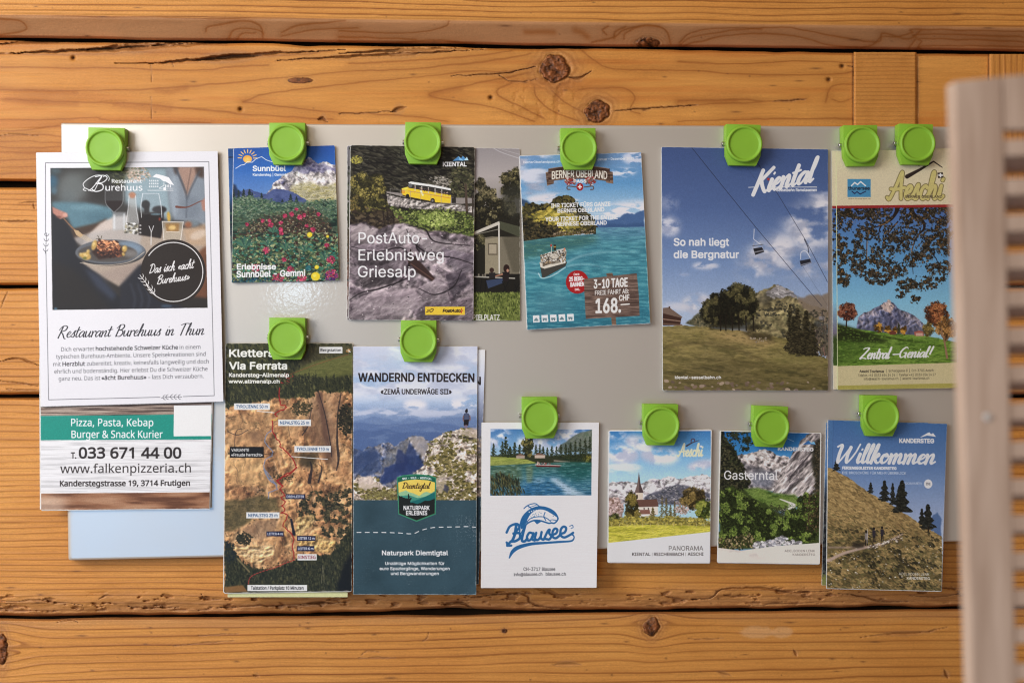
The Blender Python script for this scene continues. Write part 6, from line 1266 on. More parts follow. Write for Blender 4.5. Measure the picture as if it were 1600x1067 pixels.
def art_wandernd():
    cv = Canvas([(552, 541), (746, 541), (744, 928.5), (552, 928)], (160, 180, 210), 20); cv.zoom(4.64, 545, 490)
    def q2(pts): return [((x / 4.268) * 4.64, (y / 4.268 + 210) * 4.64) for x, y in pts]
    cv.put(1.0, cv.vgrad([(238, (200, 204, 222)), (450, (160, 184, 216)), (640, (150, 178, 214)), (720, (136, 158, 196)), (900, (80, 110, 160))]))
    X, Y = cv.XY()
    cv.clouds(sstep(700, 560, Y), (218, 220, 230), 190, 80, 3, .40, .16, .9, (186, 192, 212)); cv.clouds(np.maximum(cv.mell(480, 660, 90, 40, 0, 14), cv.mell(830, 655, 120, 40, 0, 14)), (222, 220, 226), 60, 36, 5, .36, .16); cv.clouds(cv.mell(400, 720, 500, 36, 0, 16), (200, 204, 220), 100, 30, 6, .40, .2, .8)
    for y0, c, s_ in ((750, (124, 150, 194), 3), (775, (104, 132, 182), 4), (810, (90, 118, 172), 5), (860, (80, 108, 164), 6)):
        xs = np.arange(10, 960, 30); ys = y0 - 14 * np.array([noise2(np.array([x / 90.0]), np.array([s_ * 1.0]), 77)[0] for x in xs]) * 3 + 10; cv.poly(np.vstack([np.c_[xs, ys], [[960, 1100], [10, 1100]]]), c, .75, soft=3, rough=4)
    cv.put(sstep(740, 800, Y) * sstep(.5, .7, cv.fbm(120, 30, 12, 4)), (116, 140, 182), .5)
    m = cv.mpoly([(30, 975), (100, 995), (140, 960), (200, 960), (290, 930), (330, 965), (385, 920), (430, 895), (490, 888), (540, 895), (580, 920), (620, 930), (640, 1900), (30, 1900)], 1, 10); cv.rock(m, [(48, 72, 124), (92, 106, 140), (130, 130, 144), (164, 156, 150)], 70, 50, .7, 13, .3)
    for q, c, a in (([(30, 975), (110, 995), (150, 960), (210, 1000), (240, 1130), (100, 1180), (30, 1150)], (52, 76, 128), .75), ([(440, 900), (480, 990), (520, 1060), (560, 1150), (440, 1150), (400, 1050)], (44, 66, 124), .85), ([(440, 895), (540, 893), (575, 940), (575, 1060), (500, 1000)], (170, 158, 150), .75), ([(330, 970), (430, 900), (440, 940), (380, 1060), (240, 1140), (260, 1040)], (122, 124, 130), .6)): cv.poly(q, c, a, soft=5, rough=12)
    for q, c, a in (([(230, 130), (380, 90), (470, 130), (400, 180), (330, 190), (240, 240), (210, 210)], (46, 68, 130), .9), ([(30, 60), (180, 20), (230, 60), (130, 110), (30, 180)], (58, 80, 130), .7), ([(330, 0), (400, 60), (380, 150), (300, 160)], (44, 62, 120), .8)): cv.poly(q2(q), c, a, soft=5, rough=14)
    hd = cv.mpoly([(575, 960), (600, 920), (660, 880), (760, 850), (820, 832), (870, 828), (940, 835), (960, 1300), (560, 1300), (590, 1100), (540, 1080)], 1, 9); cv.rock(hd, [(110, 92, 74), (166, 146, 128), (206, 190, 174), (140, 122, 98)], 40, 26, .3, 15, .55)
    X, Y = cv.XY(); cv.dabs(hd * sstep(.44, .56, cv.fbm(60, 34, 16, 4)), 500, [(104, 100, 48), (130, 120, 62), (80, 78, 40), (150, 136, 84)], 9, 1.6); cv.dabs(hd, 70, [(206, 192, 178), (86, 72, 64), (190, 174, 160)], 9, 2, .3)
    lw = cv.mpoly(q2([(30, 210), (60, 180), (130, 190), (170, 185), (220, 250), (300, 265), (340, 240), (420, 180), (480, 130), (530, 80), (560, -20), (860, -30), (860, 350), (30, 350)]), 1, 12); cv.rock(lw, [(104, 86, 70), (160, 140, 122), (206, 188, 172), (222, 208, 194)], 52, 36, .4, 17, .6)
    cv.dabs(lw * sstep(.46, .58, cv.fbm(80, 40, 18, 4)), 900, [(112, 102, 46), (136, 122, 62), (88, 82, 40), (156, 140, 84)], 9, 1.7); gl = cv.mpoly(q2([(100, 300), (300, 270), (330, 330), (100, 350)]), 8); cv.dabs(gl, 160, [(130, 120, 60), (150, 140, 76), (104, 90, 52)], 7, 2)
    cv.poly(q2([(60, 200), (150, 185), (210, 250), (150, 270), (60, 260)]), (212, 192, 178), .8, soft=3, rough=9); cv.poly(q2([(560, 220), (640, 170), (650, 240), (620, 300), (590, 280)]), (200, 182, 168), .6, soft=3, rough=9); cv.poly(q2([(640, 240), (670, 260), (660, 300), (630, 280)]), (70, 72, 100), .8, soft=3, rough=6)
    cv.poly([(800, 850), (870, 828), (940, 838), (940, 910), (860, 890)], (196, 176, 160), .7, soft=4, rough=8); cv.line([(790, 880), (860, 900), (930, 905)], 5, (70, 60, 56), .8, True)
    # hiker
    cv.ell(853, 706, 11, 12, (40, 30, 30)); cv.ell(856, 694, 7, 5, (40, 30, 30)); cv.poly([(838, 722), (850, 718), (868, 722), (880, 745), (876, 770), (868, 775), (838, 772), (830, 770), (828, 745)], (74, 84, 120)); cv.poly([(840, 726), (866, 726), (868, 768), (838, 768)], (86, 96, 130)); cv.line([(831, 740), (828, 765), (834, 780)], 6, (150, 104, 92), 1, True); cv.line([(878, 740), (880, 765), (874, 776)], 6, (150, 104, 92), 1, True); cv.poly([(836, 768), (872, 768), (866, 812), (852, 808), (838, 812), (832, 806)], (34, 28, 34)); cv.line([(843, 808), (842, 828)], 6, (160, 110, 96)); cv.line([(856, 808), (856, 828)], 6, (160, 110, 96))
    # teal lower panel
    tl = cv.mpoly(q2([(20, 346), (870, 346), (870, 990), (20, 990)])); cv.put(tl, cv.mix(cv.fbm(160, 160, 40, 4), [(46, 76, 88), (56, 88, 102), (62, 96, 110)]))
    cv.zoom(4.268, 545, 700); ww = (236, 238, 238)
    for a_ in (np.array([55, 80]),): pass
    p = spl([(54, 561), (200, 561), (330, 564), (400, 570), (440, 566), (480, 548), (540, 532), (600, 526), (720, 524), (790, 522), (845, 526)], 14); L = np.r_[0, np.cumsum(np.hypot(*np.diff(p, axis=0).T))]
    for k in range(15):
        a_, b_ = k * 55.5, k * 55.5 + 27; pts = [(np.interp(t, L, p[:, 0]), np.interp(t, L, p[:, 1])) for t in np.linspace(a_, min(b_, L[-1]), 5)]; cv.line(pts, 5, ww)
    # badge
    bd = [(320, 195), (360, 180), (450, 172), (540, 180), (583, 195), (580, 440), (452, 490), (330, 440)]; cv.poly(bd, (54, 150, 110)); ins = [(326, 200), (362, 187), (450, 179), (538, 187), (577, 200), (574, 436), (452, 482), (336, 436)]; cv.poly(ins, (20, 112, 84)); I = cv.mpoly([(330, 228), (380, 214), (450, 208), (530, 214), (574, 228), (572, 434), (452, 480), (336, 434)]); cv.put(I, (246, 198, 74))
    def sub(q, c): cv.put(cv.mpoly(q) * I, c)
    sub([(320, 300), (360, 288), (380, 280), (400, 292), (430, 300), (470, 318), (500, 295), (520, 290), (580, 310), (580, 400), (320, 400)], (140, 190, 140)); sub([(320, 320), (400, 312), (460, 332), (520, 320), (580, 280), (580, 400), (320, 400)], (60, 150, 130)); sub([(400, 360), (470, 340), (560, 300), (580, 290), (580, 420), (400, 420)], (20, 120, 118)); sub(cv.roughen(np.array([(320, 310), (350, 320), (390, 335), (420, 330), (412, 365), (460, 372), (520, 350), (580, 330), (580, 490), (320, 490)], float), 5), (34, 40, 36)); cv.line([(398, 308), (398, 335)], 7, (34, 40, 36)); cv.line([(398, 312), (408, 330)], 4, (34, 40, 36))
    cv.text('NATURPARK', 366, 411, 538, 27, ww, 3, 'i'); cv.text('ERLEBNIS', 383, 445, 522, 27, ww, 3, 'i'); cv.script('Diemtigtal', 360, 268, 546, 20, (54, 44, 30), 4.6, .2, 0, taper=True)
    cv.text('NAH  ▴  WILD  ▴  WERTVOLL'.replace('▴', '-'), 358, 210, 552, 13, ww, 1.5, 'i', arc=6)
    def slab_text(t, x0, y, x1, h, b):
        cv.text(t, x0, y, x1, h, ww, b, 'i')
    slab_text('Naturpark Diemtigtal', 222, 712, 661, 30, 3.0); slab_text('Unzählige Möglichkeiten für', 243, 777, 637, 20, 2.0); slab_text('eure Spaziergänge, Wanderungen', 206, 811, 672, 20, 2.0); slab_text('und Bergwanderungen', 281, 844, 600, 20, 2.0)
    X, Y = cv.XY(); cv.put(sstep(.80, .86, noise2(cv.xx / 1.1, cv.yy / 1.1, 333)) * sstep(420, 470, Y) * sstep(620, 830, X) * sstep(700, 560, Y), (190, 200, 206), .55)
    cv.zoom(4.64, 545, 490); dk = (50, 40, 40)
    cv.text('WANDERND', 70, 492, 474, 60, dk, 5.2, 'i', slope=0); cv.text('ENTDECKEN', 502, 492, 908, 60, dk, 5.2, 'i', slope=.005); cv.text('«ZEMÄ UNDERWÄGE SII»', 232, 583, 745, 36, dk, 3.2, 'i')
    cv.wear(.4); return cv

def art_blausee():
    cv = Canvas([(753.5, 660), (936, 660), (932, 917.5), (752.6, 918)], (226, 224, 224), 21); cv.zoom(3.333, 740, 610)
    keep = cv.a.copy(); F = cv.mpoly([(88, 200), (617, 203), (613, 545), (86, 547)])
    cv.put(1.0, cv.vgrad([(198, (70, 130, 200)), (300, (130, 180, 220)), (380, (180, 204, 220))]))
    cv.clouds(np.maximum.reduce([cv.mell(120, 240, 70, 60, 0, 12), cv.mell(330, 270, 110, 40, 0, 12), cv.mell(450, 260, 80, 60, -.4, 14), cv.mell(520, 220, 60, 24, 0, 8)]), (236, 236, 240), 50, 34, 3, .34, .2, .95, (180, 190, 214))
    cv.poly([(440, 300), (490, 260), (540, 225), (617, 200), (617, 320), (440, 320)], (104, 120, 112), 1, soft=2, rough=5); cv.grass(cv.mpoly([(470, 285), (540, 230), (617, 205), (617, 300)]), [(80, 100, 88), (132, 138, 122), (104, 124, 96)], 20, 10, 5, .8, rot=-.6)
    cv.poly([(86, 340), (240, 330), (380, 340), (617, 330), (617, 385), (86, 385)], (60, 66, 40), 1, soft=3); cv.poly([(86, 345), (200, 346), (280, 360), (330, 378), (86, 392)], (150, 160, 60), 1, soft=2); cv.grass(cv.mpoly([(86, 345), (280, 360), (330, 378), (86, 392)]), [(120, 140, 50), (170, 178, 80), (140, 150, 60)], 30, 6, 6, .8)
    for x, t, b, w in ((104, 275, 340, 36), (168, 240, 345, 54), (150, 262, 345, 40), (214, 268, 348, 44), (190, 290, 348, 50), (240, 280, 340, 40), (325, 280, 330, 24), (345, 278, 335, 24), (362, 290, 335, 24), (384, 295, 345, 26), (408, 285, 350, 36), (432, 290, 355, 32), (455, 280, 355, 38), (480, 278, 360, 40), (505, 268, 365, 40), (530, 258, 368, 44), (556, 250, 370, 44), (582, 242, 370, 44), (606, 236, 372, 44), (495, 300, 370, 40), (570, 300, 372, 40)): cv.conifer(x, t, b, w, [(34, 48, 28), (52, 66, 34), (72, 78, 40), (44, 56, 32)], 110)
    cv.crown(282, 290, 32, 58, (70, 74, 34), (126, 116, 54), (160, 144, 84), 300, 5); cv.crown(590, 355, 26, 18, (90, 92, 34), (150, 140, 50), (180, 166, 76), 60, 4); cv.rect(318, 334, 372, 352, (200, 178, 158)); cv.poly([(312, 336), (340, 324), (378, 336)], (130, 92, 74)); cv.rect(222, 338, 266, 354, (190, 168, 150), .9); cv.poly([(218, 340), (244, 328), (270, 340)], (150, 110, 92), .9); cv.line([(420, 365), (500, 372)], 7, (176, 158, 140), .8, soft=1)
    wt = cv.mpoly([(86, 392), (330, 378), (480, 372), (617, 374), (617, 550), (86, 550)]); cv.put(wt, cv.vgrad([(375, (58, 112, 92)), (430, (60, 130, 140)), (550, (52, 118, 160))])); cv.poly([(86, 395), (240, 385), (260, 470), (200, 500), (86, 480)], (92, 116, 74), .75, soft=12); cv.poly([(460, 375), (617, 376), (617, 450), (540, 470), (440, 430)], (26, 104, 96), .7, soft=14); cv.poly([(250, 470), (420, 450), (520, 520), (520, 550), (240, 550)], (46, 120, 180), .7, soft=16); cv.poly([(390, 450), (440, 455), (540, 520), (590, 545), (480, 545), (430, 490)], (206, 220, 232), .75, soft=7, rough=8); cv.poly([(272, 395), (310, 392), (306, 480), (276, 480)], (130, 140, 86), .6, soft=5); cv.ell(340, 470, 30, 14, (170, 200, 220), .5, soft=6)
    rp = cv.fbm(26, 4, 21, 4); cv.put(wt * sstep(.56, .7, rp), (150, 190, 196), .4); cv.put(wt * sstep(.45, .33, rp), (22, 70, 80), .4); cv.line([(560, 500), (617, 512)], 3, (110, 180, 180), .6)
    cv.dabs(cv.mpoly([(86, 440), (140, 430), (230, 470), (262, 540), (86, 548)], 6), 260, [(50, 56, 34), (84, 86, 48), (110, 104, 56), (36, 44, 36)], 3, 4.5, 1.35, .35)
    cv.poly([(318, 386), (456, 390), (448, 398), (330, 397)], (130, 40, 40)); cv.line([(320, 386), (456, 390)], 3, (226, 220, 210)); cv.dabs(cv.mpoly([(330, 374), (400, 378), (400, 386), (330, 384)]), 22, [(220, 200, 190), (60, 60, 80), (180, 80, 70)], 3.5); cv.line([(335, 370), (335, 386)], 3, (230, 200, 180))
    cv.a = keep * (1 - F[..., None]) + cv.a * F[..., None]
    b_ = (36, 116, 186); k = (226, 226, 228)
    # trout
    out = spl([(240, 735), (242, 700), (258, 655), (295, 620), (340, 605), (385, 612), (420, 632), (438, 660), (436, 675), (420, 690), (405, 688), (390, 690), (350, 678), (315, 676), (282, 690), (262, 715), (250, 740)], 8)
    cv.line(np.vstack([out]), 8, b_); cv.poly(spl([(245, 690), (262, 650), (298, 616), (340, 602), (385, 610), (422, 634), (438, 660), (405, 640), (370, 622), (335, 620), (300, 640), (278, 676), (262, 712), (246, 722)], 6), b_); cv.line([(300, 612), (280, 600), (262, 614), (285, 596), (320, 588), (342, 602)], 5, b_, 1, True); cv.line([(285, 610), (330, 594)], 3, b_); cv.poly([(312, 676), (345, 672), (352, 682), (330, 696)], b_); cv.line([(284, 690), (272, 670), (262, 690)], 4, b_); cv.line([(372, 634), (366, 655), (376, 676)], 5, b_, 1, True); cv.ell(414, 652, 6, 6, k); cv.ell(415, 652, 3, 3, b_); cv.line([(432, 676), (408, 672), (398, 678)], 4, b_, 1, True)
    cv.line([(262, 700), (300, 664), (350, 656), (380, 664), (400, 680)], 4.5, b_, 1, True)
    for i in range(9): cv.ell(290 + i * 12, 632 - 10 * math.sin(i / 8 * math.pi), 3.2, 3.2, k)
    cv.dabs(cv.mpoly([(290, 650), (340, 630), (365, 640), (350, 655), (300, 668)]), 14, [b_], 2.4)
    # lettering
    for q, w in (([(222, 702), (214, 750), (200, 785)], 13), ([(172, 738), (190, 706), (225, 694), (238, 712), (215, 738)], 11), ([(208, 744), (238, 742), (240, 768), (215, 784), (196, 784), (176, 806), (182, 796)], 12), ([(268, 704), (256, 750), (252, 780), (266, 784), (280, 770)], 12), ([(306, 742), (290, 740), (278, 762), (284, 780), (300, 772), (312, 742), (306, 772), (318, 780)], 11), ([(326, 740), (320, 768), (332, 778), (348, 762), (354, 736), (350, 766), (362, 776)], 11), ([(366, 774), (386, 732), (396, 724), (394, 742), (404, 758), (394, 774), (376, 772)], 11), ([(408, 752), (430, 742), (436, 724), (424, 718), (412, 734), (412, 760), (428, 768), (446, 756)], 11), ([(450, 746), (474, 738), (482, 716), (468, 708), (454, 724), (454, 752), (472, 764), (500, 752), (518, 740)], 11)):
        cv.line(q, w * 1.16, b_, 1, True)
    cv.line([(172, 790), (180, 806), (196, 806)], 12, b_, 1, True); cv.line([(500, 706), (514, 700), (518, 712), (508, 716)], 4, b_, 1, True)
    cv.poly(spl([(182, 872), (196, 832), (230, 806), (300, 790), (380, 786), (440, 782), (490, 780), (512, 776), (520, 764), (514, 754), (496, 752), (515, 746), (526, 760), (522, 778), (506, 788), (460, 792), (380, 798), (300, 806), (240, 824), (208, 846), (188, 874)], 6), b_)
    cv.line([(496, 753), (516, 750), (524, 764), (516, 780), (490, 786)], 5, b_, 1, True)
    g = (92, 92, 96); cv.text('CH-3717 Blausee', 260, 937, 425, 17, g, .9, 'i'); cv.text('info@blausee.ch', 210, 965, 358, 16, g, .9, 'i', slope=-.02); cv.text('blausee.ch', 376, 962, 480, 16, g, .9, 'i')
    f = cv.fbm(90, 3, 60, 3); cv.a = cv.a * (1 - .03 * f[..., None]); return cv

def art_panorama():
    cv = Canvas([(951, 672.5), (1112, 671.5), (1109, 879), (950, 878)], (222, 218, 214), 22); cv.zoom(3.81, 940, 620)
    keep = cv.a.copy(); F = cv.mpoly([(47, 205), (650, 202), (652, 802), (40, 868)])
    cv.put(1.0, cv.vgrad([(200, (52, 122, 190)), (330, (104, 166, 214)), (480, (160, 200, 224))]))
    cv.clouds(np.maximum.reduce([cv.mell(130, 345, 100, 60, 0, 16), cv.mell(340, 350, 120, 50, .1, 14), cv.mell(230, 280, 100, 50, .3, 14), cv.mell(590, 405, 80, 30, -.2, 10), cv.mell(90, 225, 60, 24, 0, 10)]), (224, 220, 224), 80, 54, 3, .30, .16, .97, (176, 180, 200)); cv.clouds(cv.mell(120, 420, 120, 34, 0, 12), (214, 216, 224), 70, 24, 5, .4, .2, .8)
    m = cv.mpoly([(40, 520), (80, 505), (150, 500), (220, 515), (290, 488), (350, 492), (400, 470), (440, 485), (500, 478), (560, 470), (600, 458), (650, 480), (650, 640), (40, 640)], 1, 8); cv.rock(m, [(120, 112, 124), (166, 158, 164), (220, 214, 212), (240, 236, 234)], 60, 24, .4, 6, .25); cv.poly([(250, 600), (330, 560), (390, 535), (440, 518), (520, 530), (600, 560), (650, 590), (650, 640), (250, 640)], (82, 84, 100), .9, soft=4, rough=8); cv.dabs(cv.mpoly([(260, 600), (440, 522), (640, 590), (640, 630), (260, 630)], 6), 160, [(70, 74, 84), (110, 108, 116), (150, 146, 148)], 6, 2); cv.poly([(40, 560), (130, 600), (130, 640), (40, 640)], (130, 122, 124), .6, soft=8)
    cv.poly([(40, 600), (100, 600), (130, 660), (120, 720), (40, 720)], (140, 104, 88), .9, soft=3); cv.dabs(cv.mell(80, 660, 50, 60), 130, [(176, 146, 140), (120, 90, 74), (200, 176, 170)], 7, 1.4)
    # church
    cv.poly([(222, 445), (232, 520), (250, 570), (196, 572), (212, 520)], (120, 98, 92)); cv.poly([(222, 445), (232, 520), (250, 570), (224, 570)], (86, 68, 66)); cv.rect(204, 570, 246, 612, (206, 190, 170)); cv.rect(206, 582, 216, 604, (90, 70, 60)); cv.poly([(200, 612), (330, 608), (340, 652), (215, 655)], (110, 74, 62)); cv.poly([(215, 655), (335, 652), (338, 700), (228, 712)], (214, 200, 186)); cv.poly([(228, 672), (285, 670), (290, 696), (230, 698)], (140, 92, 78)); cv.rect(240, 698, 284, 714, (226, 216, 204)); [cv.rect(x, 658, x + 7, 670, (96, 80, 74)) for x in (250, 275, 300)]
    for x, y, rx, ry in ((180, 640, 42, 80), (185, 700, 50, 40)): cv.crown(x, y, rx, ry, (66, 60, 24), (112, 98, 38), (150, 130, 58), 420, 7)
    for q in ((360, 590, 712, 36), (385, 600, 712, 40), (410, 640, 712, 36), (305, 655, 714, 40), (435, 620, 712, 30)): cv.conifer(*q, [(84, 74, 36), (120, 104, 50), (98, 88, 42)], 150)
    cv.dabs(cv.mell(480, 665, 44, 34, 0, 6), 110, [(190, 168, 160), (160, 134, 120), (130, 110, 90)], 6); cv.crown(545, 600, 78, 70, (74, 60, 28), (120, 98, 46), (150, 124, 66), 500, 8); cv.crown(610, 670, 60, 66, (70, 84, 24), (122, 132, 44), (160, 160, 66), 400, 8); cv.crown(80, 730, 40, 36, (60, 66, 28), (104, 108, 46), (140, 134, 66), 160, 7)
    h = cv.mpoly([(40, 735), (120, 715), (300, 712), (420, 712), (560, 720), (655, 740), (655, 790), (40, 780)], 4, 8); cv.put(h, (140, 126, 44), .8); cv.dabs(h, 600, [(160, 146, 54), (190, 172, 70), (110, 104, 40), (130, 116, 44)], 7, 1.4)
    g = cv.mpoly([(40, 770), (200, 760), (420, 762), (655, 770), (655, 802), (40, 870)], 2); cv.grass(g, [(150, 146, 34), (184, 178, 50), (204, 192, 66), (168, 164, 40)], 60, 10, 13)
    for x in range(60, 640, 46): cv.line([(x, 752), (x, 772)], 2.4, (206, 190, 140), .7)
    aeschi_logo(cv, 452, 352, 602, 36, (236, 220, 170), None, 9); cv.line([(505, 292), (540, 272), (580, 258)], [9, 6, 3], (70, 60, 70)); cv.line([(532, 272), (536, 252), (550, 250), (554, 262)], 5, (90, 50, 70), 1, True); cv.text('BERNER OBERLAND', 500, 353, 600, 7, (226, 216, 186), .7, 'i', .8); cv.ell(592, 294, 6, 6, (220, 220, 226))
    cv.a = keep * (1 - F[..., None]) + cv.a * F[..., None]
    d = (72, 66, 66); cv.text('PANORAMA', 400, 913, 605, 27, d, .8, 'i'); cv.text('KIENTAL', 182, 944, 290, 18, d, 1.7, 'i'); cv.text('REICHENBACH', 312, 944, 488, 18, d, 1.7, 'i'); cv.text('AESCHI', 513, 943, 606, 18, d, 1.7, 'i'); cv.line([(301, 926), (301, 945)], 1.6, d); cv.line([(500, 926), (500, 945)], 1.6, d)
    cv.wear(.5); return cv

def art_gastern():
    cv = Canvas([(1125, 672.3), (1283.4, 676.2), (1281, 881), (1121, 878.5)], (212, 202, 190), 23); cv.zoom(3.95, 1110, 625)
    keep = cv.a.copy(); F = cv.mpoly([(66, 192), (678, 206), (670, 880), (400, 900), (190, 928), (48, 910)])
    cv.put(1.0, cv.vgrad([(190, (20, 100, 180)), (330, (50, 136, 206)), (400, (110, 160, 200))])); cv.line([(470, 235), (515, 255)], 2.5, (200, 216, 230), .7)
    m = cv.mpoly([(150, 350), (190, 330), (250, 325), (300, 303), (350, 310), (400, 330), (440, 345), (490, 360), (500, 560), (150, 560)], 1, 9); cv.rock(m, [(92, 86, 92), (146, 134, 132), (190, 176, 170), (206, 194, 188)], 60, 30, .5, 3, .35); cv.poly([(160, 350), (240, 400), (330, 420), (420, 440), (400, 470), (250, 430), (190, 420)], (66, 66, 76), .7, soft=10, rough=10); cv.poly([(230, 440), (400, 450), (380, 540), (260, 540)], (100, 108, 128), .7, soft=12)
    r = cv.mpoly([(380, 575), (420, 480), (470, 400), (500, 340), (540, 300), (570, 240), (620, 205), (690, 200), (690, 600), (500, 590)], 1, 10); cv.rock(r, [(84, 76, 80), (132, 122, 122), (172, 160, 156), (192, 180, 174)], 30, 100, .75, 5, .45)
    for k in range(9): cv.line([(480 + k * 22, 520 - k * 30), (520 + k * 20, 440 - k * 22), (600 + k * 8, 360 - k * 14)], [2, 5, 2], (66, 58, 62), .6, True, 1)
    cv.poly([(640, 260), (690, 240), (690, 620), (650, 560), (630, 420)], (40, 40, 28), .9, soft=8, rough=14); cv.dabs(cv.mpoly([(640, 270), (690, 240), (690, 600), (640, 560)], 8), 140, [(40, 38, 26), (66, 60, 40), (92, 80, 56)], 6)
    l = cv.mpoly([(40, 190), (80, 190), (110, 260), (160, 320), (200, 400), (240, 480), (230, 560), (40, 580)], 3, 12); cv.put(l, (30, 32, 22)); cv.dabs(l, 500, [(38, 42, 26), (58, 62, 36), (24, 26, 20), (80, 76, 48)], 7, 1.4)
    vm = cv.mpoly([(200, 545), (300, 540), (400, 575), (520, 580), (560, 640), (500, 690), (380, 680), (260, 620)], 5, 6); cv.grass(vm, [(56, 84, 26), (92, 122, 40), (116, 142, 56), (74, 104, 32)], 40, 12, 7)
    cv.line([(430, 610), (470, 625), (520, 648), (490, 668), (430, 680)], [6, 10, 16, 12, 5], (206, 200, 196), .9, True, 1); cv.dabs(cv.mell(500, 650, 26, 10), 20, [(226, 222, 216), (150, 150, 140)], 4)
    for k in range(26): cv.conifer(300 + k * 7, 630 + 10 * math.sin(k) + k * 1.2, 720, 22, [(44, 48, 28), (62, 62, 36)], 40)
    gm = cv.mpoly([(45, 560), (140, 530), (220, 560), (300, 620), (400, 690), (450, 720), (520, 680), (560, 600), (680, 560), (675, 900), (400, 900), (48, 925)], 4, 12); cv.put(gm, (58, 74, 26))
    for cx, cy, rx, ry in ((130, 600, 90, 60), (220, 660, 90, 70), (110, 720, 80, 80), (310, 720, 90, 60), (380, 760, 70, 60), (200, 800, 100, 70), (320, 830, 90, 50), (110, 850, 80, 60), (530, 740, 80, 80), (600, 640, 70, 70), (640, 720, 60, 90), (480, 810, 70, 50), (590, 830, 70, 50)): cv.crown(cx, cy, rx, ry, (44, 56, 22), (92, 118, 36), (136, 156, 60), 260, 8, (-.4, -.8))
    cv.dabs(cv.mpoly([(580, 600), (680, 580), (680, 820), (600, 800)], 10), 130, [(48, 44, 26), (70, 60, 34), (100, 80, 50)], 7); cv.dabs(cv.mpoly([(45, 860), (260, 820), (280, 910), (48, 920)], 6), 160, [(130, 112, 66), (74, 70, 38), (160, 140, 96), (50, 50, 30)], 7)
    cv.dabs(cv.mpoly([(270, 880), (350, 870), (440, 840), (500, 870), (570, 880), (400, 905), (270, 915)], 4), 150, [(196, 192, 196), (150, 150, 160), (110, 108, 112), (214, 208, 206)], 9, 1.4)
    for k in range(60): cv.dabs(cv.mell(cv.rs.uniform(110, 250), cv.rs.uniform(190, 320), 16, 10), 4, [(30, 36, 26), (54, 60, 36)], 5, 1.6, a=.9)
    cv.poly([(570, 275), (605, 248), (622, 262), (640, 255), (650, 275), (615, 272)], (40, 110, 190)); cv.poly([(605, 248), (622, 262), (640, 256), (648, 272), (620, 268)], (120, 190, 226), .9)
    w_ = (236, 234, 228); cv.text('KANDERSTEG', 417, 310, 635, 20, w_, 3, 'i', slope=.02); cv.text('Gasterntal', 85, 489, 416, 54, w_, 1.3, 'i', .95, slope=.008)
    cv.a = keep * (1 - F[..., None]) + cv.a * F[..., None]
    lo = (1 - F) ; f = sstep(.5, .62, cv.fbm(90, 40, 66, 4)); cv.put(lo * f * cv.mpoly([(48, 905), (400, 905), (380, 970), (48, 960)], 10), (190, 182, 174), .7); d = (104, 96, 92); cv.text('ADELBODEN LENK', 458, 936, 645, 14, d, .9, 'i', .95); cv.text('KANDERSTEG', 508, 959, 646, 14, d, 1.0, 'i', .95)
    cv.wear(.5); return cv

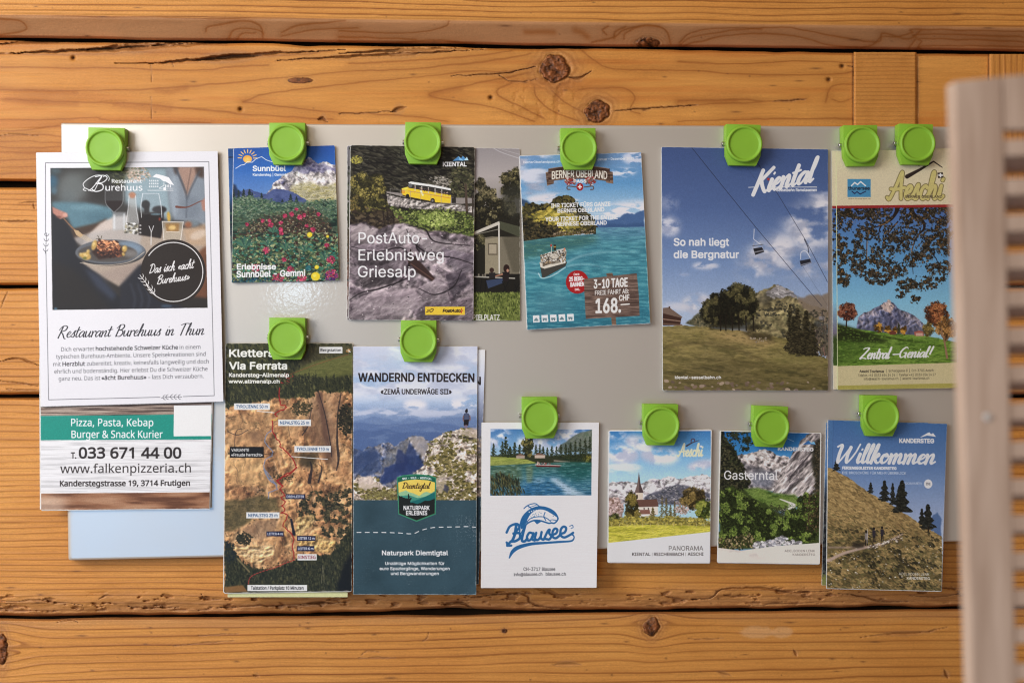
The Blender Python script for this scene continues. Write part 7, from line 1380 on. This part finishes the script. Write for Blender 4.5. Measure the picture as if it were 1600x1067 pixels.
def art_willkommen():
    cv = Canvas([(1294, 656), (1479.6, 662), (1471, 923), (1291.7, 918.5)], (70, 110, 170), 24); cv.zoom(3.14, 1270, 600)
    cv.put(1.0, cv.vgrad([(170, (52, 104, 172)), (400, (84, 124, 184)), (600, (130, 154, 196)), (750, (160, 174, 200))])); cv.poly([(60, 170), (98, 178), (95, 520), (60, 520)], (66, 116, 176), .6, soft=2); cv.line([(101, 178), (94, 500), (75, 1000)], 1.6, (40, 76, 120), .5, True)
    cv.poly([(590, 640), (610, 625), (632, 660), (632, 760), (560, 700)], (70, 104, 160), .9, soft=2, rough=4)
    h = cv.mpoly([(60, 400), (95, 415), (160, 450), (230, 500), (300, 545), (370, 580), (440, 630), (520, 680), (570, 710), (632, 745), (632, 1030), (50, 1030)], 1, 4)
    cv.grass(h, [(112, 88, 46), (152, 120, 62), (174, 140, 76), (134, 106, 54)], 70, 16, 3, 1, .25, .75, .55); X, Y = cv.XY()
    dn = h * sstep(620, 800, Y + (300 - X) * .25); cv.put(dn * sstep(.48, .62, cv.fbm(40, 24, 6, 4)), (84, 72, 36), .7); cv.dabs(dn, 1200, [(110, 96, 46), (78, 68, 34), (140, 120, 62), (66, 60, 34), (104, 100, 50)], 5, 2.2, .4, .4, a=.5); cv.dabs(h * (1 - dn), 500, [(176, 140, 76), (140, 108, 56), (110, 88, 46)], 5, 2.4, .5, .3, a=.6)
    cv.dabs(h * sstep(.52, .62, cv.fbm(60, 30, 9, 4)) * sstep(680, 760, Y), 220, [(56, 52, 30), (66, 58, 34), (48, 44, 30)], 6, 2, .6, .5, a=.75)
    cv.line([(75, 865), (150, 830), (240, 805), (330, 785), (400, 755), (440, 735)], [16, 14, 11, 8, 6], (184, 154, 136), .9, True, 2); cv.line([(75, 800), (200, 800), (260, 795)], 9, (170, 140, 124), .7, True, 3); cv.poly([(190, 770), (270, 770), (250, 800), (195, 800)], (44, 36, 30), .8, soft=5, rough=5); cv.dabs(cv.mpoly([(270, 795), (430, 745), (440, 765), (280, 812)]), 40, [(206, 190, 172), (90, 74, 60)], 4, 2); cv.line([(425, 820), (440, 870), (510, 915)], [16, 12, 6], (52, 46, 28), .9, True, 3); cv.dabs(h * sstep(780, 820, Y), 45, [(206, 196, 176), (176, 164, 146)], 3.4, 1.6)
    for x, y in ((300, 740), (340, 735), (263, 755)): cv.ell(x, y - 32, 6, 7, (40, 32, 30)); cv.poly([(x - 8, y - 24), (x + 8, y - 24), (x + 7, y + 10), (x - 7, y + 10)], (52, 46, 56) if x != 263 else (130, 120, 116)); cv.line([(x - 3, y + 8), (x - 4, y + 34)], 5, (40, 34, 34)); cv.line([(x + 4, y + 8), (x + 5, y + 34)], 5, (40, 34, 34))
    cv.line([(268, 712), (266, 780)], 2.5, (206, 196, 186), .8)
    dk = [(26, 28, 24), (40, 42, 34), (32, 36, 30), (54, 54, 44)]
    for q in ((116, 372, 424, 40), (284, 480, 535, 34), (352, 472, 575, 60), (392, 485, 592, 40), (438, 472, 628, 86), (425, 500, 620, 60), (565, 588, 712, 74), (535, 610, 690, 44)): cv.conifer(*q, dk, int(150 + 2.4 * (q[2] - q[1])))
    cv.line([(567, 700), (567, 722)], 6, (40, 32, 26))
    w_ = (238, 238, 238)
    cv.poly([(525, 262), (548, 248), (562, 240), (572, 236), (580, 246), (590, 240), (604, 258), (580, 254), (560, 252)], w_); cv.text('KANDERSTEG', 425, 287, 594, 20, w_, 2.8, 'i', slope=.01)
    cv.script('Willkommen', 122, 384, 600, 44, w_, 12, .26, .012, dry=.35, taper=True)
    cv.text('FERIENBEGLEITER KANDERSTEG', 145, 417, 410, 13, w_, 1.9, 'i', .95, slope=.008); cv.text('DIE BROSCHÜRE FÜR MEHR ÜBERBLICK', 145, 440, 458, 12, w_, .4, 'i', .75, slope=.008); cv.text('SOMMER', 452, 492, 534, 11, w_, .3, 'i', .6); cv.ell(566, 489, 20, 22, (236, 234, 226)); cv.text('DE', 556, 494, 577, 11, (60, 64, 80), 1.6, 'i'); cv.text('ADELBODEN LENK', 422, 936, 572, 13, (220, 216, 204), .8, 'i', .9, slope=.02); cv.text('KANDERSTEG', 462, 957, 574, 13, (220, 216, 204), .9, 'i', .9, slope=.02)
    cv.wear(.3, (190, 190, 190)); return cv
# ================================================================== leaflets on the board
def hang(bow=0.0, out=0.0, left=0.0, right=0.0):
    """bow: bottom corners come forward; out: whole lower edge comes forward; left/right: that side lifts"""
    return lambda u_, v_: v_ ** 2 * (out + bow * (2 * u_ - 1) ** 2) + left * np.clip(1 - 2.5 * u_, 0, 1) ** 2 * v_ + right * np.clip(2.5 * u_ - 1.5, 0, 1) ** 2 * v_
def b(mm): return D0 + mm * 0.001

GL_L, GL_M, GL_R = 0.98, 1.14, 1.38
# --- restaurant and pizza leaflets on the far left
leaflet('takeaway_flyer', art_pizza(), b(0.2), b(1.9), GL_L, 'wooden patterned pizza takeaway flyer with teal stripe under the white restaurant leaflet', 'flyer', hang(out=.0012), radius=0, sheets=7, jitter=1.2, seed=1)
leaflet('restaurant_leaflet', art_restaurant(), b(2.1), b(3.5), GL_L, 'large white restaurant leaflet with a photo of a plated meal and wine glasses', 'leaflet', hang(bow=.0012, out=.0008), sheets=6, jitter=0.7, seed=2, satn=.95, deep=.34)

# --- alpine flowers
def pb(cv):
    cv.put(1.0, cv.vgrad([(232, (30, 86, 160)), (300, (50, 110, 190)), (330, (24, 50, 70)), (442, (26, 58, 60))])); X, Y = cv.XY()
    cv.dabs(sstep(320, 340, Y), 240, [(40, 80, 70), (20, 40, 46), (60, 90, 70)], 3); cv.line([(356, 246), (370, 246)], 1.6, (10, 30, 60)); cv.wear(.3)
leaflet('mountain_leaflet', art_plain([(356.3, 232.5), (500, 230), (505, 440), (361.5, 441)], pb, 31), b(0.2), b(0.9), GL_L, 'dark blue leaflet peeking out behind the left edge of the alpine flower brochure', 'leaflet', sheets=2, seed=3)
leaflet('flower_brochure', art_sunnbuel(), b(1.1), b(2.2), GL_L, 'brochure with red and yellow alpine flowers below a sunlit rock peak and deep blue sky', 'brochure', hang(bow=.0006), radius=2.5, sheets=4, seed=4, jitter=.4, satn=.92, deep=.18)

# --- camper awning, bus
leaflet('camping_leaflet', art_camping(), b(0.2), b(1.0), GL_M, 'leaflet showing a camper van awning on grass, half hidden behind the yellow bus brochure', 'leaflet', hang(bow=.0003), radius=2, sheets=3, seed=5)
def pb2(cv):
    cv.put(1.0, cv.vgrad([(228, (120, 116, 122)), (280, (90, 84, 80)), (330, (60, 66, 40)), (440, (120, 70, 50)), (500, (120, 110, 112))])); cv.dabs(np.ones((cv.H, cv.W)), 500, [(50, 56, 36), (90, 96, 70), (40, 40, 36), (150, 140, 140)], 3.2); cv.wear(.6)
leaflet('folded_leaflet', art_plain([(542.6, 228), (700, 229.5), (700, 500), (542.2, 500.5)], pb2, 32), b(1.1), b(1.8), GL_M, 'creased leaflet showing only a thin strip left of the yellow bus brochure', 'leaflet', radius=3, sheets=3, seed=6)
leaflet('bus_brochure', art_postauto(), b(1.9), b(2.9), GL_M * 1.04, 'brochure with a yellow post bus on a mountain road above grey boulders', 'brochure', hang(bow=.0007), radius=4, sheets=4, seed=7, jitter=.5)

# --- lake steamer
leaflet('travel_pass_brochure', art_bop(), b(1.2), b(3.2), GL_M, 'tilted brochure with a paddle steamer on a turquoise lake and a wooden price board', 'brochure', hang(bow=.0006, right=.0008), sheets=6, seed=8, jitter=.8)

# --- chairlift
leaflet('chairlift_brochure', art_kiental(), b(0.3), b(2.6), GL_R, 'large brochure with chairlift seats in a blue sky above trees and a dry meadow', 'brochure', hang(bow=.0004), radius=2, sheets=6, seed=9, jitter=.7, satn=.68, deep=.14)

# --- autumn oak pair
def pb3(cv):
    cv.put(1.0, (206, 194, 158)); cv.rect(1290, 322, 1500, 326, (172, 40, 40)); X, Y = cv.XY(); p = sstep(325, 327, Y) * sstep(572, 570, Y)
    cv.put(p, cv.vgrad([(326, (70, 106, 178)), (470, (120, 184, 214)), (520, (120, 110, 130)), (530, (60, 84, 30)), (572, (70, 100, 34))])); cv.dabs(p * sstep(420, 400, Y), 500, [(40, 36, 28), (70, 60, 44)], 2.4); cv.wear(.4)
leaflet('village_brochure', art_plain([(1299.3, 236), (1480, 234), (1482, 607), (1302, 608)], pb3, 33), b(0.3), b(1.4), GL_R * .88, 'cream topped brochure peeking out behind the left edge of the autumn oak brochure', 'brochure', sheets=3, seed=10)
leaflet('village_brochure', art_aeschi(), b(1.6), b(2.9), GL_R * .88, 'cream topped brochure with oak branches over a green meadow and pointed grey mountain', 'brochure', hang(bow=.0006, left=.0006), sheets=4, seed=11, mat=M_CREAM, satn=.84, deep=.16)

# --- climbing route
def pb4(cv): cv.put(1.0, (216, 216, 150)); cv.wear(.2)
leaflet('pale_yellow_sheet', art_plain([(356.8, 545), (544.5, 545), (543, 932.3), (356.4, 932.3)], pb4, 34), b(0.2), b(1.2), GL_L, 'pale yellow folded sheet peeking out below the climbing route leaflet', 'sheet', hang(out=.001), sheets=3, seed=12, mat=M_CREAM)
leaflet('climbing_leaflet', art_kletter(), b(1.4), b(2.7), GL_L * 1.03, 'tall leaflet of a brown cliff with a red climbing route and small white labels', 'leaflet', hang(bow=.0008, out=.0012), radius=3, sheets=5, seed=13, jitter=.8, mat=M_PAPER)

# --- hiking
def pb5(cv):
    cv.put(1.0, cv.vgrad([(546, (226, 226, 232)), (600, (196, 204, 224)), (660, (110, 120, 150)), (720, (120, 104, 96)), (775, (130, 112, 100)), (778, (44, 70, 82)), (912, (44, 70, 82))])); cv.text('N', 741, 601, 751, 12, (50, 40, 40), 1, 'i'); cv.dabs(cv.mpoly([(700, 690), (760, 680), (760, 776), (700, 776)]), 160, [(150, 130, 110), (80, 76, 50), (180, 160, 140)], 3); cv.wear(.6)
leaflet('hiking_leaflet', art_plain([(600, 547), (758, 546.5), (748, 912), (600, 912)], pb5, 35), b(0.2), b(1.0), GL_M, 'pale leaflet peeking out on the right behind the hiker and teal leaflet', 'leaflet', hang(right=.0008), sheets=3, seed=14)
leaflet('hiking_leaflet', art_wandernd(), b(1.2), b(2.5), GL_M, 'tall leaflet with a hiker on a rocky ridge above a plain dark teal lower part', 'leaflet', hang(bow=.0022, out=.0004), sheets=4, seed=15, jitter=.6)

# --- trout lake
leaflet('lake_leaflet', art_blausee(), b(1.5), b(3.0), GL_M, 'white leaflet with a photo of a blue lake above a blue leaping trout drawing', 'leaflet', hang(bow=.0018, out=.0006), sheets=6, seed=16, jitter=.8)

# --- three small ones on the right
leaflet('church_brochure', art_panorama(), b(0.3), b(2.9), GL_R * .97, 'small brochure with a church spire before snowy mountains under white clouds', 'brochure', hang(bow=.0004), radius=2.5, sheets=6, seed=17, jitter=1.3, satn=.86, deep=.15)
leaflet('valley_brochure', art_gastern(), b(0.3), b(2.4), GL_R, 'small brochure of a bushy green valley below steep grey cliffs with torn paper footer', 'brochure', hang(bow=.0003), radius=2, sheets=4, seed=18, jitter=.8, satn=.8, deep=.18)
def pb6(cv):
    cv.put(1.0, cv.vgrad([(656, (60, 108, 168)), (740, (90, 130, 180)), (780, (40, 50, 60)), (890, (60, 64, 66)), (900, (120, 124, 60)), (915, (130, 130, 70))])); cv.dabs(cv.mpoly([(1280, 780), (1310, 780), (1310, 900), (1280, 900)]), 120, [(40, 44, 50), (90, 90, 84), (30, 34, 40)], 3); cv.wear(.3)
leaflet('guest_guide', art_plain([(1291, 660), (1450, 660), (1450, 914), (1284, 914)], pb6, 36), b(0.3), b(1.3), GL_R, 'dark lower booklet peeking out behind the left edge of the grassy slope guide', 'booklet', sheets=3, seed=19)
leaflet('guest_guide', art_willkommen(), b(1.4), b(3.6), GL_R, 'guide booklet with hikers and dark firs on a steep grassy slope below blue sky', 'booklet', hang(bow=.0005, right=.0015), sheets=8, seed=20, jitter=1.0, satn=.74, deep=.14)

# ================================================================== green magnet clips
K = 0.001
def loc(x, y, z): return (x * K, -y * K, z * K)     # x right, y out of the wall, z up, in millimetres
def ringc(r, y, n=56): return [loc(r * math.cos(t_), y, r * math.sin(t_)) for t_ in np.linspace(0, 2 * math.pi, n, endpoint=False)]
def make_clip():
    root = empty('magnet_clip', (0, 0, 0))
    # upper housing with the lever, straight top edge
    mb = MB(); f = [(-14.4, 16.8), (14.4, 16.8), (14.4, 1.5), (-14.4, 1.5)]
    mb.prism([loc(x, 0.3, z) for x, z in f], [loc(x, 8.6 + (0.6 if z > 10 else 0), z) for x, z in f])
    mb.build('housing', M_GREEN, root, smooth=True, bevel=0.0007)
    # front jaw: tapers to a lip that presses on the paper
    mb = MB(); o = [(-14.2, 3.0), (14.2, 3.0), (14.7, -3.0), (14.4, -9.2), (11.2, -16.9), (-11.2, -16.9), (-14.4, -9.2), (-14.7, -3.0)]
    dz = lambda z: 11.2 + (z - 3.0) * 0.12
    mb.prism([loc(x, 4.2, z) for x, z in o], [loc(x, dz(z), z) for x, z in o])
    mb.build('jaw', M_GREEN, root, smooth=True, bevel=0.0006)
    # raised round button with a rim
    mb = MB()
    mb.rings([ringc(14.6, 9.00), ringc(15.0, 11.40), ringc(14.9, 12.80), ringc(14.5, 13.60), ringc(13.8, 13.90), ringc(13.0, 13.70), ringc(12.5, 13.00), ringc(12.2, 12.65), ringc(11.4, 12.55), ringc(6, 12.60), ringc(0.5, 12.62)], cap0=True)
    d = mb.build('button', M_GREEN, root, smooth=False)
    for p in d.data.polygons: p.use_smooth = True
    # steel hinge pin, two rolled ends
    for sx in (-1, 1):
        mb = MB()
        rr = lambda x, r: [loc(sx * x, 4.2 + r * math.cos(t_), 1.2 + r * math.sin(t_)) for t_ in np.linspace(0, 2 * math.pi, 14, endpoint=False)]
        mb.rings([rr(14.0, 2.0), rr(16.4, 2.0), rr(16.7, 1.7), rr(16.7, 1.0), rr(15.9, .9)], cap0=True)
        mb.build('hinge_pin', M_STEEL, root, smooth=True)
    mb = MB(); f = [(-13.8, 1.4), (13.8, 1.4), (13.0, -2.0), (-13.0, -2.0)]
    mb.prism([loc(x, 0.05, z) for x, z in f], [loc(x, 0.28, z) for x, z in f]); mb.build('magnet_plate', M_STEEL, root)
    return root
proto = make_clip()
CL = [(163, 231, 0.6, 'green magnet clip holding the white restaurant leaflet, farthest from the shutter'),
      (447.5, 223, -0.5, 'green magnet clip holding the brochure of red and yellow alpine flowers'),
      (660.5, 222, 0.4, 'green magnet clip holding the yellow bus brochure'),
      (904.5, 231, -0.8, 'green magnet clip holding the tilted lake steamer brochure'),
      (1163.5, 225, 1.0, 'green magnet clip holding the large chairlift brochure'),
      (1348, 226, -1.2, 'green magnet clip on the cream topped brochure, above its small blue square'),
      (1434.5, 224, 0.8, 'green magnet clip on the cream topped brochure, beside the shutter'),
      (447, 529, 0.2, 'green magnet clip holding the brown cliff climbing leaflet'),
      (653.5, 533, 0.4, 'green magnet clip holding the leaflet with the hiker on a ridge'),
      (844, 653, -0.4, 'green magnet clip holding the white trout leaflet'),
      (1034, 664, 0.5, 'green magnet clip holding the small church spire brochure'),
      (1206, 667, 2.2, 'green magnet clip holding the small bushy valley brochure'),
      (1378, 650, 0.6, 'green magnet clip holding the guide with firs on a grassy slope')]
for k, (px, py, rot, lab) in enumerate(CL):
    p = P(px, py, D0 + 0.0132)
    if k == 0: r = proto; kids = []
    else:
        r = proto.copy(); COL.objects.link(r)
        for ch in list(proto.children):
            c = ch.copy(); COL.objects.link(c); c.parent = r; c.matrix_parent_inverse = Matrix.Identity(4)
    r.location = (p[0], -D0, p[2]); r.rotation_euler = (0, math.radians(rot), 0)
    tag(r, lab, 'magnet clip', 'green magnet clips on the board')
for ch in proto.children: ch.matrix_parent_inverse = Matrix.Identity(4)
